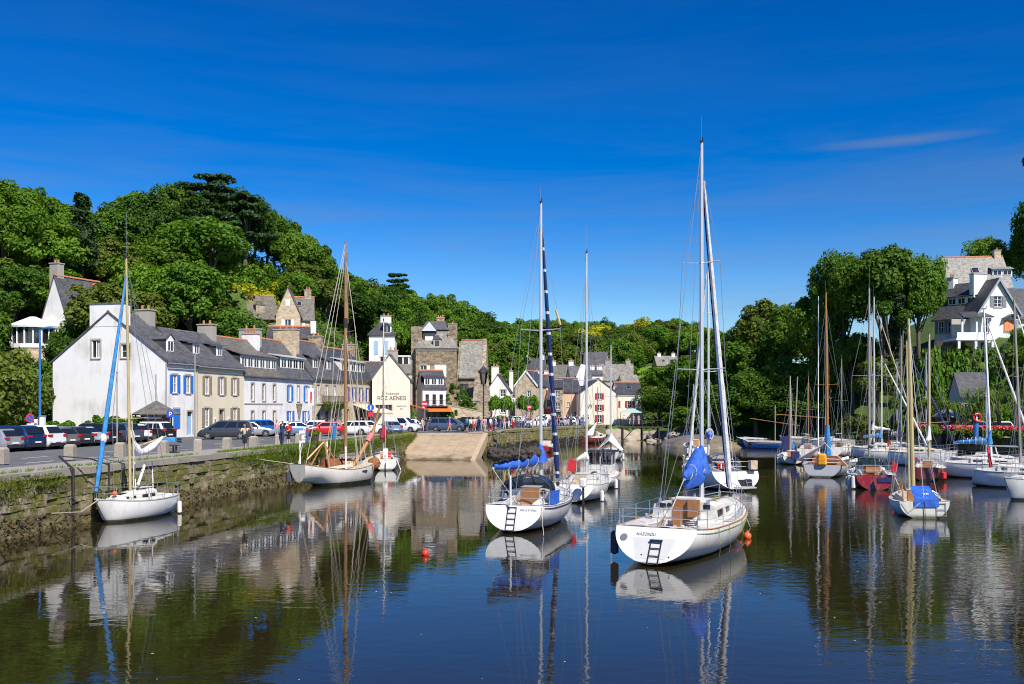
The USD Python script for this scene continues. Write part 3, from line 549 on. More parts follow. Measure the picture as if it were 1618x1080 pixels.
# park on the right
rline = LineString([(50, 30), (48.5, 60), (47, 87), (45, 107), (43.5, 119)])
pathp = rline.buffer(4.2).difference(rline.buffer(0.9)).intersection(flatR.buffer(-.3)); lawnp = flatR.buffer(-.3).difference(rline.buffer(4.2)); vergep = rline.buffer(0.9).intersection(flatR.buffer(-.2))
sheet('park_path', pathp, 2.404, 'park_path'); sheet('lawn', lawnp, 2.400, 'lawn'); sheet('verge', vergep, 2.42, 'lawn')
md = np.array([(x, y) for y in np.linspace(222, 275, 20) for x in np.linspace(26, 54, 20)]); mz = terrain(md) + 0.35
a = np.array([[i * 20 + j, i * 20 + j + 1, (i + 1) * 20 + j + 1, (i + 1) * 20 + j] for i in range(19) for j in range(19)])
tag(obj('meadow', MB().add(np.column_stack([md, mz]), a), 'meadow_green', smooth=True), kind='structure')
# ---------------------------------------------------------------- buildings
def chev(q, P, ks, axis):
    "a bent sheet (two slopes) whose profile P has six points, extruded over ks along axis"
    for I in ((0, 1, 4, 5), (1, 2, 3, 4)):
        m = MB().loft([[((k, P[i][0], P[i][1]) if axis == 'x' else (P[i][0], k, P[i][1])) for i in I] for k in ks]).mesh(); m.fix_normals(); q.tm(m)
    return q
class House:
    "a house in its own frame: x along the front, y into the house, z up; the front looks towards -y"
    def __init__(s, name, label, cat, loc, yaw, W, D, eave, ridge, axis='x', wall='white_wall', roof='slate', base=-0.6, oh=0.3, gable_oh=0.12, cornice=None, ridge_mat='ridge_tile', hip=None, quoin=None, group=None, flat=False, skew=None):
        s.t = thing(name, label, cat, loc, yaw, group); s.W, s.D, s.eave, s.ridge, s.axis = W, D, eave, ridge, axis
        s.wall, s.roofm, s.base, s.cuts, s.todo = wall, roof, base, [], []
        s.oh, s.goh, s.hip, s.ridge_mat, s.flat = oh, gable_oh, hip, ridge_mat, flat
        s.rp = (W if axis == 'y' else D) / 2 if skew is None else skew      # where the ridge stands across the house
        if cornice:
            m = MB()
            if axis == 'x' or flat or hip is not None: m.bb(-.04, -.12, eave - .34, W + .04, -.003, eave - .02)
            if axis == 'y' or hip is not None: m.bb(W + .003, -.04, eave - .34, W + .12, D, eave - .02); m.bb(-.12, -.04, eave - .34, -.003, D, eave - .02)
            obj('cornice', m, cornice, s.t)
        if quoin:
            for x in (0, W):
                z = 0.0; k = 0
                while z < eave - .6:
                    w = .42 if k % 2 else .26; obj('quoin', MB().bb(x - .025 if x == 0 else x - w, -.025, z, x + w if x == 0 else x + .025, .05, z + .3), quoin, s.t); z += .36; k += 1
    def fb(s, mb, face, a0, a1, b0, b1, c0, c1):
        "box in face coordinates: a along, b up, c outwards"
        if face == 'f': return mb.bb(a0, -c1, b0, a1, -c0, b1)
        if face == 'l': return mb.bb(-c1, a0, b0, -c0, a1, b1)
        return mb.bb(s.W + c0, a0, b0, s.W + c1, a1, b1)
    def win(s, face, a, b, w, h, shut=None, frame='white_paint', surround=None, sill='granite_lintel', mull=1, bars=1, door=None, closed=False, deep=0.22, one=None, curtain=False, name=None):
        "a, b: middle of the foot of the opening"
        a0, a1, b1 = a - w / 2, a + w / 2, b + h
        if not closed:
            s.cuts.append((face, a0, a1, b, b1, deep))
            if door: root = obj(name or 'door', s.fb(MB(), face, a0 + .01, a1 - .01, b + .01, b1 - .01 - (h * .2), -deep + .02, -deep + .08), door, s.t); obj('transom_pane', s.fb(MB(), face, a0 + .03, a1 - .03, b1 - h * .2, b1 - .03, -deep + .02, -deep + .05), 'pane', root)
            else:
                m = MB(); t = .07; c0, c1 = -deep + .06, -deep + .13
                s.fb(m, face, a0, a0 + t, b, b1, c0, c1); s.fb(m, face, a1 - t, a1, b, b1, c0, c1); s.fb(m, face, a0 + t, a1 - t, b, b + t, c0, c1); s.fb(m, face, a0 + t, a1 - t, b1 - t, b1, c0, c1)
                for k in range(mull): x = lerp(a0, a1, (k + 1) / (mull + 1)); s.fb(m, face, x - .045, x + .045, b + t, b1 - t, c0 + .003, c1 + .003)
                for k in range(bars):
                    z = lerp(b, b1, (k + 1) / (bars + 1)); s.fb(m, face, a0 + t, a1 - t, z - .02, z + .02, c0 + .012, c1 - .012)
                root = obj(name or 'window', m, frame, s.t)
                obj('pane', s.fb(MB(), face, a0 + .02, a1 - .02, b + .02, b1 - .02, -deep + .035, -deep + .05), 'pane', root)
                if curtain: obj('curtain', s.fb(MB(), face, a0 + .03, a0 + w * .38, b + .03, b1 - .03, -deep + .053, -deep + .058), 'curtain', root)
                if sill: obj('sill', s.fb(MB(), face, a0 - .1, a1 + .1, b - .1, b - .004, -.06, .09), sill, root)
        if surround:
            m = MB(); t = .16
            s.fb(m, face, a0 - t, a0, b, b1 + t, -.05, .022); s.fb(m, face, a1, a1 + t, b, b1 + t, -.05, .022); s.fb(m, face, a0, a1, b1, b1 + t, -.05, .019); obj('surround', m, surround, s.t)
        if shut:
            if closed:
                for x0, x1 in ((a0, a - .01), (a + .01, a1)): obj('shutter', s.fb(MB(), face, x0, x1, b, b1, .006, .05), shut, s.t)
            else:
                for x0, x1 in ((a0 - w / 2 - .02, a0 - .02), (a1 + .02, a1 + w / 2 + .02)):
                    if one == 'l' and x0 > a or one == 'r' and x0 < a: continue
                    m = s.fb(MB(), face, x0, x1, b, b1, .028, .066); s.fb(m, face, x0 + .05, x1 - .05, b + h * .12, b + h * .46, .066, .076); s.fb(m, face, x0 + .05, x1 - .05, b + h * .54, b + h * .88, .066, .076); obj('shutter', m, shut, s.t)
    def zr(s, d):
        "height of the front roof slope d metres behind the eave (axis x)"
        return s.eave + (s.ridge - s.eave) * d / s.rp
    def dormer(s, x, w, h, d=0.9, kind='gable', wall='slate_dark', roof=None, n=1, slope=0.12, rise=None, face='white_paint'):
        z0 = s.zr(d) - .05; z1 = s.zr(d) + h; m_ = (s.ridge - s.eave) / s.rp; roof = roof or s.roofm
        back = min(d + h / m_ * (1.0 if kind == 'gable' else 1 / (1 - slope / m_)), s.rp)
        b = MB().bb(x - w / 2, d, z0 - .3, x + w / 2, back, z1); root = obj('dormer', b, wall, s.t)
        obj('dormer_front', MB().bb(x - w / 2 + .004, d - .05, z0, x + w / 2 - .004, d - .003, z1 - .003), face, root)
        if kind == 'gable':
            r = (w / 2 + .15) * (rise or .75); e = MB(); bk = min(d + (h + r) / m_, s.rp)
            p = [(-w / 2 - .14, z1 - .02), (0, z1 + r), (w / 2 + .14, z1 - .02), (w / 2 + .14, z1 + .07), (0, z1 + r + .1), (-w / 2 - .14, z1 + .07)]
            chev(e, [(x + a, c) for a, c in p], (d - .16, bk), 'y'); obj('dormer_roof', e, roof, root)
            g = MB().prism([(x - w / 2, z1), (x, z1 + r - .02), (x + w / 2, z1)], d - .04, d + .06, 'xzy'); obj('dormer_gable', g, face, root)
        else:
            e = MB(); zb = z1 + slope * (back - d)
            e.loft([[(x - w / 2 - .2, d - .35, z1 - .0), (x + w / 2 + .2, d - .35, z1 - .0), (x + w / 2 + .2, d - .35, z1 + .1), (x - w / 2 - .2, d - .35, z1 + .1)], [(x - w / 2 - .2, back, zb + .05), (x + w / 2 + .2, back, zb + .05), (x + w / 2 + .2, back, zb + .16), (x - w / 2 - .2, back, zb + .16)]])
            obj('dormer_roof', e, roof, root)
        for k in range(n):
            cw = w / n; cx = x - w / 2 + cw * (k + .5); q = MB(); a0, a1, b0, b1 = cx - cw / 2 + .12, cx + cw / 2 - .12, z0 + .22, z1 - .12
            for u0, u1, v0, v1 in ((a0, a0 + .07, b0, b1), (a1 - .07, a1, b0, b1), (a0, a1, b0, b0 + .07), (a0, a1, b1 - .07, b1), ((a0 + a1) / 2 - .035, (a0 + a1) / 2 + .035, b0, b1)): q.bb(u0, d - .12, v0, u1, d - .053, v1)
            f = obj('dormer_window', q, 'white_paint', s.t); obj('pane', MB().bb(a0 + .03, d - .08, b0 + .03, a1 - .03, d - .058, b1 - .03), 'pane', f)
    def skylight(s, x, d, w=.7, l=.9):
        z = s.zr(d); m_ = (s.ridge - s.eave) / s.rp; n = unit((0, -m_, 1)); u = unit((0, 1, m_)); c = np.array([x, d, z]) + n * .25
        R = np.column_stack([(1, 0, 0), u, n]); f = obj('skylight', MB().box(c, (w, l, .12), R=R), 'zinc', s.t); obj('pane', MB().box(c + n * .07, (w - .14, l - .14, .02), R=R), 'pane', f)
    def chimney(s, x, y, w, d, top, m='chimney_render', pots=2, base=None):
        zb = s.eave + .3 if base is None else base; c = obj('chimney', MB().bb(x - w / 2, y - d / 2, zb, x + w / 2, y + d / 2, top), m, s.t)
        obj('chimney_cap', MB().bb(x - w / 2 - .08, y - d / 2 - .08, top, x + w / 2 + .08, y + d / 2 + .08, top + .12), 'granite_lintel', c)
        for k in range(pots):
            q = (k + .5) / pots - .5; px_, py_ = (x + q * w * .8, y) if w > d else (x, y + q * d * .8); obj('chimney_pot', MB().tube([(px_, py_, top + .12), (px_, py_, top + .55)], [.15, .11], 8), 'ridge_tile', c)
    def finish(s):
        W, D, e, r, b = s.W, s.D, s.eave, s.ridge, s.base
        if s.flat or s.hip is not None: prof, ax, L = [(0, b), (W, b), (W, e), (0, e)], 'y', D
        elif s.axis == 'x': prof, ax, L = [(0, b), (D, b), (D, e), (s.rp, r), (0, e)], 'x', W
        else: prof, ax, L = [(0, b), (W, b), (W, e), (s.rp, r), (0, e)], 'y', D
        m = Manifold.extrude(CrossSection([prof]), L)
        m = m.transform(np.array([[0, 0, 1, 0], [1, 0, 0, 0], [0, 1, 0, 0]], float) if ax == 'x' else np.array([[1, 0, 0, 0], [0, 0, -1, D], [0, 1, 0, 0]], float))
        for face, a0, a1, b0, b1, dp in s.cuts:
            q = s.fb(MB(), face, a0, a1, b0, b1, -dp, .3); V, F = np.vstack(q.v), np.vstack(q.f)
            lo, hi = V.min(0), V.max(0); m -= Manifold.cube(list(map(float, hi - lo))).translate(list(map(float, lo)))
        s.wall_obj = obj('wall', MB().man(m), s.wall, s.t)
        oh, g, t = s.oh, s.goh, .14
        if s.flat: obj('roof', MB().bb(-g, -oh, e + .003, W + g, D + oh, e + .18), s.roofm, s.t)
        elif s.hip is not None:
            h = s.hip; q = MB()
            if s.axis == 'x': top = [(h, D / 2, r), (W - h, D / 2, r)]
            else: top = [(W / 2, h, r), (W / 2, D - h, r)]
            bt = [(-oh, -oh, e), (W + oh, -oh, e), (W + oh, D + oh, e), (-oh, D + oh, e)]; b2 = [(x, y, e + .12) for x, y, z in bt]
            v = bt + b2 + top
            f = [(0, 2, 1), (0, 3, 2), (0, 1, 5), (0, 5, 4), (1, 2, 6), (1, 6, 5), (2, 3, 7), (2, 7, 6), (3, 0, 4), (3, 4, 7)]
            f += [(4, 5, 9), (4, 9, 8), (5, 6, 9), (6, 7, 8), (6, 8, 9), (7, 4, 8)] if s.axis == 'x' else [(4, 5, 8), (5, 6, 9), (5, 9, 8), (6, 7, 9), (7, 4, 8), (7, 8, 9)]
            obj('roof', q.add(v, f), s.roofm, s.t)
        else:
            wd = D if s.axis == 'x' else W; m1, m2 = (r - e) / s.rp, (r - e) / (wd - s.rp)
            P = [(-oh, e - oh * m1 + .01), (s.rp, r + .01), (wd + oh, e - oh * m2 + .01), (wd + oh, e - oh * m2 + .01 + t * 1.2), (s.rp, r + .01 + t * 1.4), (-oh, e - oh * m1 + .01 + t * 1.2)]
            q = MB(); L0, L1 = -g, (W if s.axis == 'x' else D) + g
            chev(q, P, (L0, L1), s.axis); roof = obj('roof', q, s.roofm, s.t)
            if s.ridge_mat:
                n = int((L1 - L0) / .45); rz = r + t * 1.4 + .012
                for k in range(n):
                    x0, x1 = lerp(L0, L1, k / n) + .01, lerp(L0, L1, (k + 1) / n) - .01; P2 = [(-.17, rz - .14), (0, rz + .01), (.17, rz - .14), (.17, rz - .08), (0, rz + .08), (-.17, rz - .08)]
                    obj('ridge_tile', chev(MB(), [(s.rp + a, c) for a, c in P2], (x0, x1), s.axis), s.ridge_mat, roof)
            # verge boards
        return s
    def verge(s, m='white_paint', which=(0,)):
        "bargeboards on a front gable (axis y)"
        for sgn in (0, 1):
            a = np.array([-s.oh, s.eave - s.oh * (s.ridge - s.eave) / s.rp]) if sgn == 0 else np.array([s.W + s.oh, s.eave - s.oh * (s.ridge - s.eave) / (s.W - s.rp)]); b = np.array([s.rp, s.ridge])
            q = MB(); q.loft([[(a[0], y, a[1] - .2), (a[0], y, a[1] + .2), (b[0], y, b[1] + .24), (b[0], y, b[1] - .22)] for y in (-s.goh - .06, -s.goh - .004)]); mm = q.mesh(); mm.fix_normals(); obj('bargeboard', mm, m, s.t)

YAW = math.radians(77); U = np.array([0.225, 0.974]); R0 = np.array([-32.8, 90.0])
def rowloc(t, back=0.0): p = R0 + U * t + np.array([-U[1], U[0]]) * back; return (p[0], p[1], 2.5)
GR = 'terraced houses along the quay'
# white gabled house at the near end
h = House('white_house', 'white gabled house with tall blank side wall and blue shutters at the near end', 'house', rowloc(0), YAW, 5.2, 12.4, 7.25, 11.9, wall='white_gable', roof='slate', cornice='granite_lintel', ridge_mat='slate_brown')
h.win('f', 1.45, 4.2, .85, 1.75, 'shutter_blue', surround='granite_lintel'); h.win('f', 3.75, 4.2, .85, 1.75, 'shutter_blue', surround='granite_lintel')
h.win('f', 1.75, .75, 1.0, 1.9, 'shutter_blue', surround='granite_lintel', closed=True); h.win('f', 4.1, .1, .95, 2.3, door='shutter_pale', surround='granite_lintel')
h.win('l', 7.6, 7.55, .95, 1.75, surround='granite_lintel', mull=1, bars=0, curtain=True); h.win('l', 4.35, 7.55, .95, 1.3, surround='granite_lintel', mull=0); h.win('l', 5.0, .2, 1.3, 1.0, frame='white_paint', surround='granite_lintel')
obj('gable_stack', MB().bb(-.03, 4.35, 10.6, .75, 8.25, 12.75), 'white_gable', h.t); obj('stack_cap', MB().bb(-.1, 4.25, 12.75, .82, 8.35, 12.88), 'slate_brown', h.t)
h.dormer(2.3, 1.25, 1.35, 1.1, 'gable'); h.chimney(5.0, 5.6, .9, 1.7, 12.6, base=9.0)
obj('drain_pipe', bar((-.06, -.07, 0), (-.06, -.07, 7.1), .05), 'post_grey', h.t); obj('gutter', bar((-.1, -.36, 6.98), (5.3, -.36, 6.98), .07), 'post_grey', h.t); h.finish()
obj('low_annexe_pipe', bar((-.07, 1.0, 0), (-.07, 1.0, 6.0), .045), 'post_grey', h.t)
h = House('cream_house', 'cream two storey house with brown shutters and two white framed dormers', 'house', rowloc(5.21), YAW, 9.5, 8.6, 7.15, 10.7, wall='cream_wall', roof='slate', cornice='granite_lintel', ridge_mat='slate_brown')
for a in (2.0, 4.9, 7.6): h.win('f', a, 4.15, .85, 1.85, 'shutter_brown', surround='granite_lintel', curtain=True)
h.win('f', 2.0, .8, .95, 1.95, 'shutter_brown', surround='granite_lintel', bars=2); h.win('f', 4.9, .1, 1.0, 2.5, door='shutter_brown', surround='granite_lintel'); h.win('f', 7.6, .8, .95, 1.95, 'shutter_brown', surround='granite_lintel', bars=2)
for a, w in ((3.5, .4), (6.3, .45)): obj('menu_board', MB().bb(a - w / 2, -.06, .9, a + w / 2, -.01, 1.75), 'white_paint', h.t); obj('menu_print', MB().bb(a - w / 2 + .06, -.066, 1.0, a + w / 2 - .06, -.0605, 1.6), 'shutter_grey', h.t)
h.dormer(1.9, 1.15, 1.25, 1.2, 'shed', roof='slate'); h.dormer(6.4, 1.15, 1.25, 1.2, 'shed', roof='slate'); h.chimney(9.2, 4.3, .8, 1.9, 11.9, base=9)
obj('gutter', bar((-.0, -.36, 6.88), (9.5, -.36, 6.88), .07), 'post_grey', h.t); obj('drain_pipe', bar((.1, -.07, 0), (.1, -.07, 7.0), .05), 'post_grey', h.t); h.finish()
h = House('white_terrace_house', 'white house with six narrow windows under a long white framed dormer and orange ridge', 'house', rowloc(14.72), YAW, 9.4, 8.6, 6.5, 10.7, roof='slate_brown', cornice='slate', wall='white_wall')
for a in (2.0, 4.6, 7.2): h.win('f', a, 3.6, .65, 1.9, surround='granite_lintel', mull=0, bars=2); h.win('f', a, .6, .65, 1.8, surround='granite_lintel', mull=0, bars=2)
obj('string_course', MB().bb(.1, -.05, 3.15, 9.3, .0, 3.3), 'granite_lintel', h.t); h.dormer(4.7, 8.4, 1.45, .7, 'shed', roof='slate_brown', n=6, slope=.35); h.chimney(9.0, 4.0, .8, 2.0, 11.6, 'white_wall', 4, base=8.4); h.finish()
h = House('white_terrace_house', 'white house with bright blue shutters on both floors and pale zinc roofed dormer', 'house', rowloc(24.13), YAW, 8.0, 8.6, 6.5, 11.2, roof='slate', cornice='slate', wall='white_wall')
for a, sh in ((1.8, 'shutter_blue'), (4.1, None), (6.4, 'shutter_blue')): h.win('f', a, 3.6, .8 if sh else .6, 1.9, sh, surround='granite_lintel')
for a in (1.9, 6.2): h.win('f', a, .3, 1.0, 2.1, 'shutter_blue', bars=2)
obj('stone_niche', MB().prism([(3.4, 3.3), (5.0, 3.3), (4.2, 1.2)], -.14, .02, 'xzy'), 'stone_dark', h.t); h.dormer(4.2, 6.4, 1.45, .9, 'shed', roof='zinc_light', n=4, slope=.2); h.chimney(.2, 4.4, .8, 2.6, 12.2, 'chimney_render', 2, base=8.4); h.finish()
h = House('stone_house', 'pale stone house with flowered iron balcony on stone brackets and two white dormers', 'house', rowloc(32.14), YAW, 9.5, 7.6, 6.8, 11.6, roof='slate', cornice='slate', wall='stone_warm')
for a in (1.9, 4.6, 7.3): h.win('f', a, 3.5, 1.0, 2.3, surround='granite_lintel', curtain=True, bars=2)
for a in (1.9, 4.6, 7.3): h.win('f', a, .1, 1.1, 2.4, surround='granite_lintel', bars=2, frame='shutter_brown')
bal = obj('balcony', MB().bb(1.0, -.95, 3.25, 8.6, .0, 3.42), 'granite_lintel', h.t)
q = MB(); q.bb(1.0, -.93, 4.3, 8.6, -.88, 4.36)
for a in np.arange(1.0, 8.65, .14): q.bb(a - .012, -.92, 3.42, a + .012, -.895, 4.3)
obj('balcony_rail', q, 'iron', bal)
for a in (1.3, 3.2, 5.1, 7.0, 8.3): obj('bracket', MB().prism([(0, 3.25), (-.85, 3.25), (-.75, 2.95), (-.1, 1.9), (0, 1.8)], a - .14, a + .14, 'yzx'), 'granite_lintel', bal)
q = MB(); rr = np.random.RandomState(3); P = np.column_stack([rr.uniform(1.0, 8.6, 260), rr.uniform(-1.0, -.85, 260), rr.uniform(2.6, 3.5, 260)]); tufts(q, P, np.tile([0, -.6, -.4], (260, 1)), .35, 5, .1, rr, .6, .06); obj('hanging_plants', q, 'leaf_olive', bal)
h.dormer(2.6, 1.3, 1.5, .8, 'shed', n=1, slope=.3, roof='slate'); h.dormer(6.9, 1.3, 1.5, .8, 'shed', n=1, slope=.3, roof='slate'); h.chimney(.3, 3.7, .9, 3.2, 12.8, 'stone_warm', 3, base=8.5); h.chimney(9.2, 3.7, .8, 1.8, 12.6, 'stone_wall', 2, base=8.5); h.finish()
h = House('stone_house', 'stone house with navy shutters and a cream shop awning behind the wooden fishing boat', 'house', rowloc(41.66), YAW, 11.6, 7.2, 6.9, 11.2, roof='slate_dark', cornice='slate', wall='stone_warm')
for a in (1.8, 4.4, 7.0, 9.6): h.win('f', a, 3.7, .8, 2.0, 'shutter_navy', surround='granite_lintel')
h.win('f', 2.2, .1, 1.0, 2.5, door='shutter_brown', surround='granite_lintel'); h.win('f', 6.8, .4, 3.6, 2.2, mull=3, bars=0, frame='shutter_brown')
h.dormer(5.8, 8.6, 1.5, .8, 'shed', roof='zinc_light', n=5, slope=.25, wall='white_wall')
aw = MB(); aw.loft([[(4.0, -.02, 3.2), (9.8, -.02, 3.2), (9.8, -.02, 3.26), (4.0, -.02, 3.26)], [(4.0, -2.4, 2.35), (9.8, -2.4, 2.35), (9.8, -2.4, 2.41), (4.0, -2.4, 2.41)]]); obj('shop_awning', aw, 'awning_cream', h.t); h.chimney(11.2, 3.7, .8, 1.8, 12.2, 'stone_wall', 2, base=8.5); h.finish()
# cafe with the sign on its gable
cafe = (wx(588, 140), 140.0, 2.5); CW = wx(647.5, 140) - wx(588, 140)
h = House('cafe_house', 'cream gabled cafe with a painted sign across its blank gable wall', 'cafe', cafe, math.radians(3), CW, 7.0, 7.0, 10.6, 'y', wall='pale_cream_wall', roof='slate_brown', oh=.18, base=-.5, skew=CW * .46)
h.win('f', 1.7, 2.15, 2.5, 1.1, mull=3, bars=0, frame='shutter_brown', surround=None); h.win('r', 2.0, .2, 1.4, 2.2, door='shutter_brown'); h.win('r', 5.0, .2, 1.4, 2.2, door='shutter_brown')
for a in (1.9, 5.2): h.win('r', a, 4.0, .7, 1.5, surround='granite_lintel')
def lettering(parent, text, hgt, loc, m, bold=True, R=None, name='lettering'):
    t = meshkit.text_mesh(text, hgt, .012, bold); V = np.asarray(t.vertices); V = V @ np.array([[1, 0, 0], [0, 0, 1], [0, -1, 0]]) if R is None else V @ np.asarray(R).T
    return obj(name, MB().add(V + np.asarray(loc), t.faces), m, parent)
lettering(h.t, "L'Auberge", .36, (1.55, -.008, 4.72), 'lettering', False); lettering(h.t, 'RÔZ AENES', .56, (.72, -.008, 3.95), 'lettering')
lettering(h.t, 'Restaurant', .2, (3.6, -.008, 2.95), 'lettering', False); lettering(h.t, 'Bar', .2, (4.1, -.008, 2.55), 'lettering', False)
obj('flourish', MB().tube([(1.55, -.012, 4.5), (1.5, -.012, 5.2), (1.75, -.012, 5.9), (2.0, -.012, 5.8)], .03, 4), 'lettering', h.t)
for yy in (1.6, 4.6):       # stone gabled dormers over the side wall
    q = MB().bb(CW - .25, yy - .55, 6.2, CW + .03, yy + .55, 8.0); d = obj('wall_dormer', q, 'cream_wall', h.t); obj('dormer_peak', MB().prism([(yy - .62, 8.0), (yy, 9.1), (yy + .62, 8.0)], CW - .25, CW + .03, 'yzx'), 'cream_wall', d)
    obj('dormer_roof', chev(MB(), [(yy - .75, 7.85), (yy, 9.2), (yy + .75, 7.85), (yy + .75, 7.98), (yy, 9.34), (yy - .75, 7.98)], (CW - 2.2, CW + .1), 'x'), 'slate_brown', d)
    obj('dormer_pane', MB().bb(CW + .033, yy - .28, 7.0, CW + .05, yy + .28, 8.1), 'pane', d)
aw = MB(); aw.loft([[(CW + .01, .3, 3.2), (CW + .01, 6.8, 3.2), (CW + .01, 6.8, 3.28), (CW + .01, .3, 3.28)], [(CW + 2.6, .3, 2.45), (CW + 2.6, 6.8, 2.45), (CW + 2.6, 6.8, 2.53), (CW + 2.6, .3, 2.53)]]); obj('terrace_awning', aw, 'awning_red', h.t)
h.chimney(CW * .46, 6.4, 1.6, .7, 11.6, 'chimney_render', 2, base=9.5); h.finish()
h = House('white_cafe_annexe', 'narrow white house with slate dormers and orange awnings next to the cafe', 'house', (wx(668, 147), 147, 2.5), math.radians(14), 3.6, 6.5, 5.9, 8.6, wall='white_wall', roof='slate_dark', oh=.25)
for a in (.7, 1.8, 2.9): h.win('f', a, 3.3, .6, 1.6, frame='shutter_grey', mull=0)
h.win('f', 1.8, .2, 2.6, 2.0, mull=2, bars=0, frame='shutter_brown'); h.dormer(1.8, 3.1, 1.3, .4, 'shed', n=3, roof='slate_dark', wall='slate_dark')
obj('balcony', MB().bb(.4, -.8, 2.95, 3.9, -.003, 3.08), 'iron', h.t); q = MB()
for a in np.arange(.42, 3.9, .16): q.bb(a - .012, -.78, 3.08, a + .012, -.76, 3.9)
q.bb(.4, -.79, 3.9, 3.9, -.74, 3.95); obj('balcony_rail', q, 'iron', h.t)
obj('window_awning', MB().loft([[(.6, -.01, 2.9), (4.4, -.01, 2.9), (4.4, -.01, 2.95), (.6, -.01, 2.95)], [(.6, -1.5, 2.2), (4.4, -1.5, 2.2), (4.4, -1.5, 2.25), (.6, -1.5, 2.25)]]), 'awning_orange', h.t); h.finish()
h = House('slate_roof_house', 'low house with a plain slate roof just left of the cafe gable', 'house', (wx(560, 152), 152, 2.5), math.radians(4), 6.5, 7, 6.6, 10.2, wall='stone_warm', roof='slate_dark'); h.win('f', 3.2, 3.5, .9, 1.6); h.finish()
# tall stone mansion
mz_ = 4.4; mx0 = wx(657, 163)
h = House('stone_mansion', 'tall old stone mansion with steep slate roofs, white shutters and hipped dormer', 'mansion', (mx0, 163, mz_), math.radians(2), 7.0, 9.0, 11.1, 15.2, 'x', wall='stone_dark', roof='slate_lichen', hip=1.9, oh=.3, cornice='granite_lintel', base=-3.5)
h.win('f', 1.3, 6.2, 1.1, 2.0, 'white_paint', one='r', surround='granite_lintel'); h.win('f', 4.2, 6.2, 1.9, 2.0, 'white_paint', closed=True, surround='granite_lintel'); h.win('f', 4.2, 2.2, 1.9, 2.2, 'white_paint', closed=True, surround='granite_lintel'); h.win('f', 1.3, 2.2, 1.1, 2.0, surround='granite_lintel')
for b in (2.6, 4.6, 7.2): h.win('r', 2.5, b, .4, .6, mull=0, bars=0)
obj('tower', MB().bb(-.9, 1.2, -3, 1.0, 3.4, 15.0), 'stone_dark', h.t); obj('upper_storey', MB().bb(1.0, 3.6, 10, 5.2, 8, 14.6), 'slate_dark', h.t)
q = MB(); v = [(.6, 3.2, 14.6), (5.6, 3.2, 14.6), (5.6, 8.3, 14.6), (.6, 8.3, 14.6), (1.6, 5.4, 16.3), (4.8, 5.4, 16.3)]; q.add(v, [(0, 1, 5), (0, 5, 4), (1, 2, 5), (2, 3, 4), (2, 4, 5), (3, 0, 4), (0, 2, 1), (0, 3, 2)]); obj('upper_roof', q, 'slate', h.t)
d = obj('hipped_dormer', MB().bb(1.2, 1.4, 12.5, 3.2, 3.6, 14.2), 'slate_dark', h.t); obj('dormer_roof', MB().add([(.9, 1.1, 14.2), (3.5, 1.1, 14.2), (3.5, 3.8, 14.2), (.9, 3.8, 14.2), (2.2, 2.2, 15.9), (2.2, 3.6, 15.9)], [(0, 1, 4), (1, 2, 5), (1, 5, 4), (2, 3, 5), (3, 0, 4), (3, 4, 5), (0, 2, 1), (0, 3, 2)]), 'zinc', d)
obj('dormer_front', MB().bb(1.5, 1.34, 12.6, 2.9, 1.397, 13.3), 'white_wall', d)
d = obj('stone_dormer', MB().bb(3.0, .1, 11.0, 4.3, 1.6, 12.7), 'granite_lintel', h.t); obj('dormer_roof', MB().prism([(2.85, 12.7), (3.65, 13.5), (4.45, 12.7)], 0, 2.2, 'xzy'), 'slate', d); obj('dormer_pane', MB().bb(3.3, .06, 11.3, 4.0, .097, 12.5), 'pane', d)
h.chimney(6.2, 4.6, 1.6, 2.0, 15.6, 'stone_dark', 3, base=11); h.chimney(4.0, 6.0, 1.4, .8, 16.9, 'stone_wall', 3, base=14); obj('chimney_cluster', MB().bb(5.4, 2.0, 11, 6.6, 3.4, 14.0), 'stone_dark', h.t); h.finish()
h = House('stone_wing', 'long stone wing with steep grey lichen covered roof and tall right gable beside the mansion', 'house', (wx(722, 164), 164, mz_), math.radians(-3), 4.6, 7.5, 6.6, 12.7, 'x', wall='stone_dark', roof='slate_lichen', oh=.4, base=-3.5, gable_oh=-.35)
h.win('f', 1.2, 2.2, 1.6, 2.8, mull=1, bars=0, frame='shutter_grey'); h.win('f', 3.4, 1.2, 1.0, 3.4, door='iron'); h.win('r', 3.6, 8.2, .8, .9)
obj('buttress_gable', MB().prism([(-.1, -3), (7.6, -3), (7.6, 6.9), (3.75, 13.1), (-.1, 6.9)], 4.25, 4.9, 'yzx'), 'stone_wall', h.t); h.finish()
o = thing('ruined_wall', 'tall pale stone pier standing below the right gable of the mansion wing', 'wall', (wx(757, 160), 160, 2.4)); obj('wall', MB().prism([(-1.1, -1), (2.2, -1), (2.2, 2.5), (1.3, 9.8), (-.6, 9.4), (-1.1, 4)], 0, 1.4, 'xzy'), 'stone_wall', o); obj('ledge', MB().bb(-1.3, -.12, 4.1, .2, 1.5, 4.3), 'granite_lintel', o)
o = thing('terrace_wall', 'low sloping stone garden wall under the ivy in front of the mansion', 'wall', (wx(702, 152), 152, 2.4)); obj('wall', MB().prism([(0, -1), (6.2, -1), (6.2, 2.2), (3.2, 2.8), (0, 3.4)], 0, .5, 'xzy'), 'stone_warm', o); obj('coping', MB().loft([[(x, -.06, z), (x, .56, z), (x, .56, z + .12), (x, -.06, z + .12)] for x, z in ((0, 3.403), (3.2, 2.803), (6.2, 2.203))]), 'granite_lintel', o)
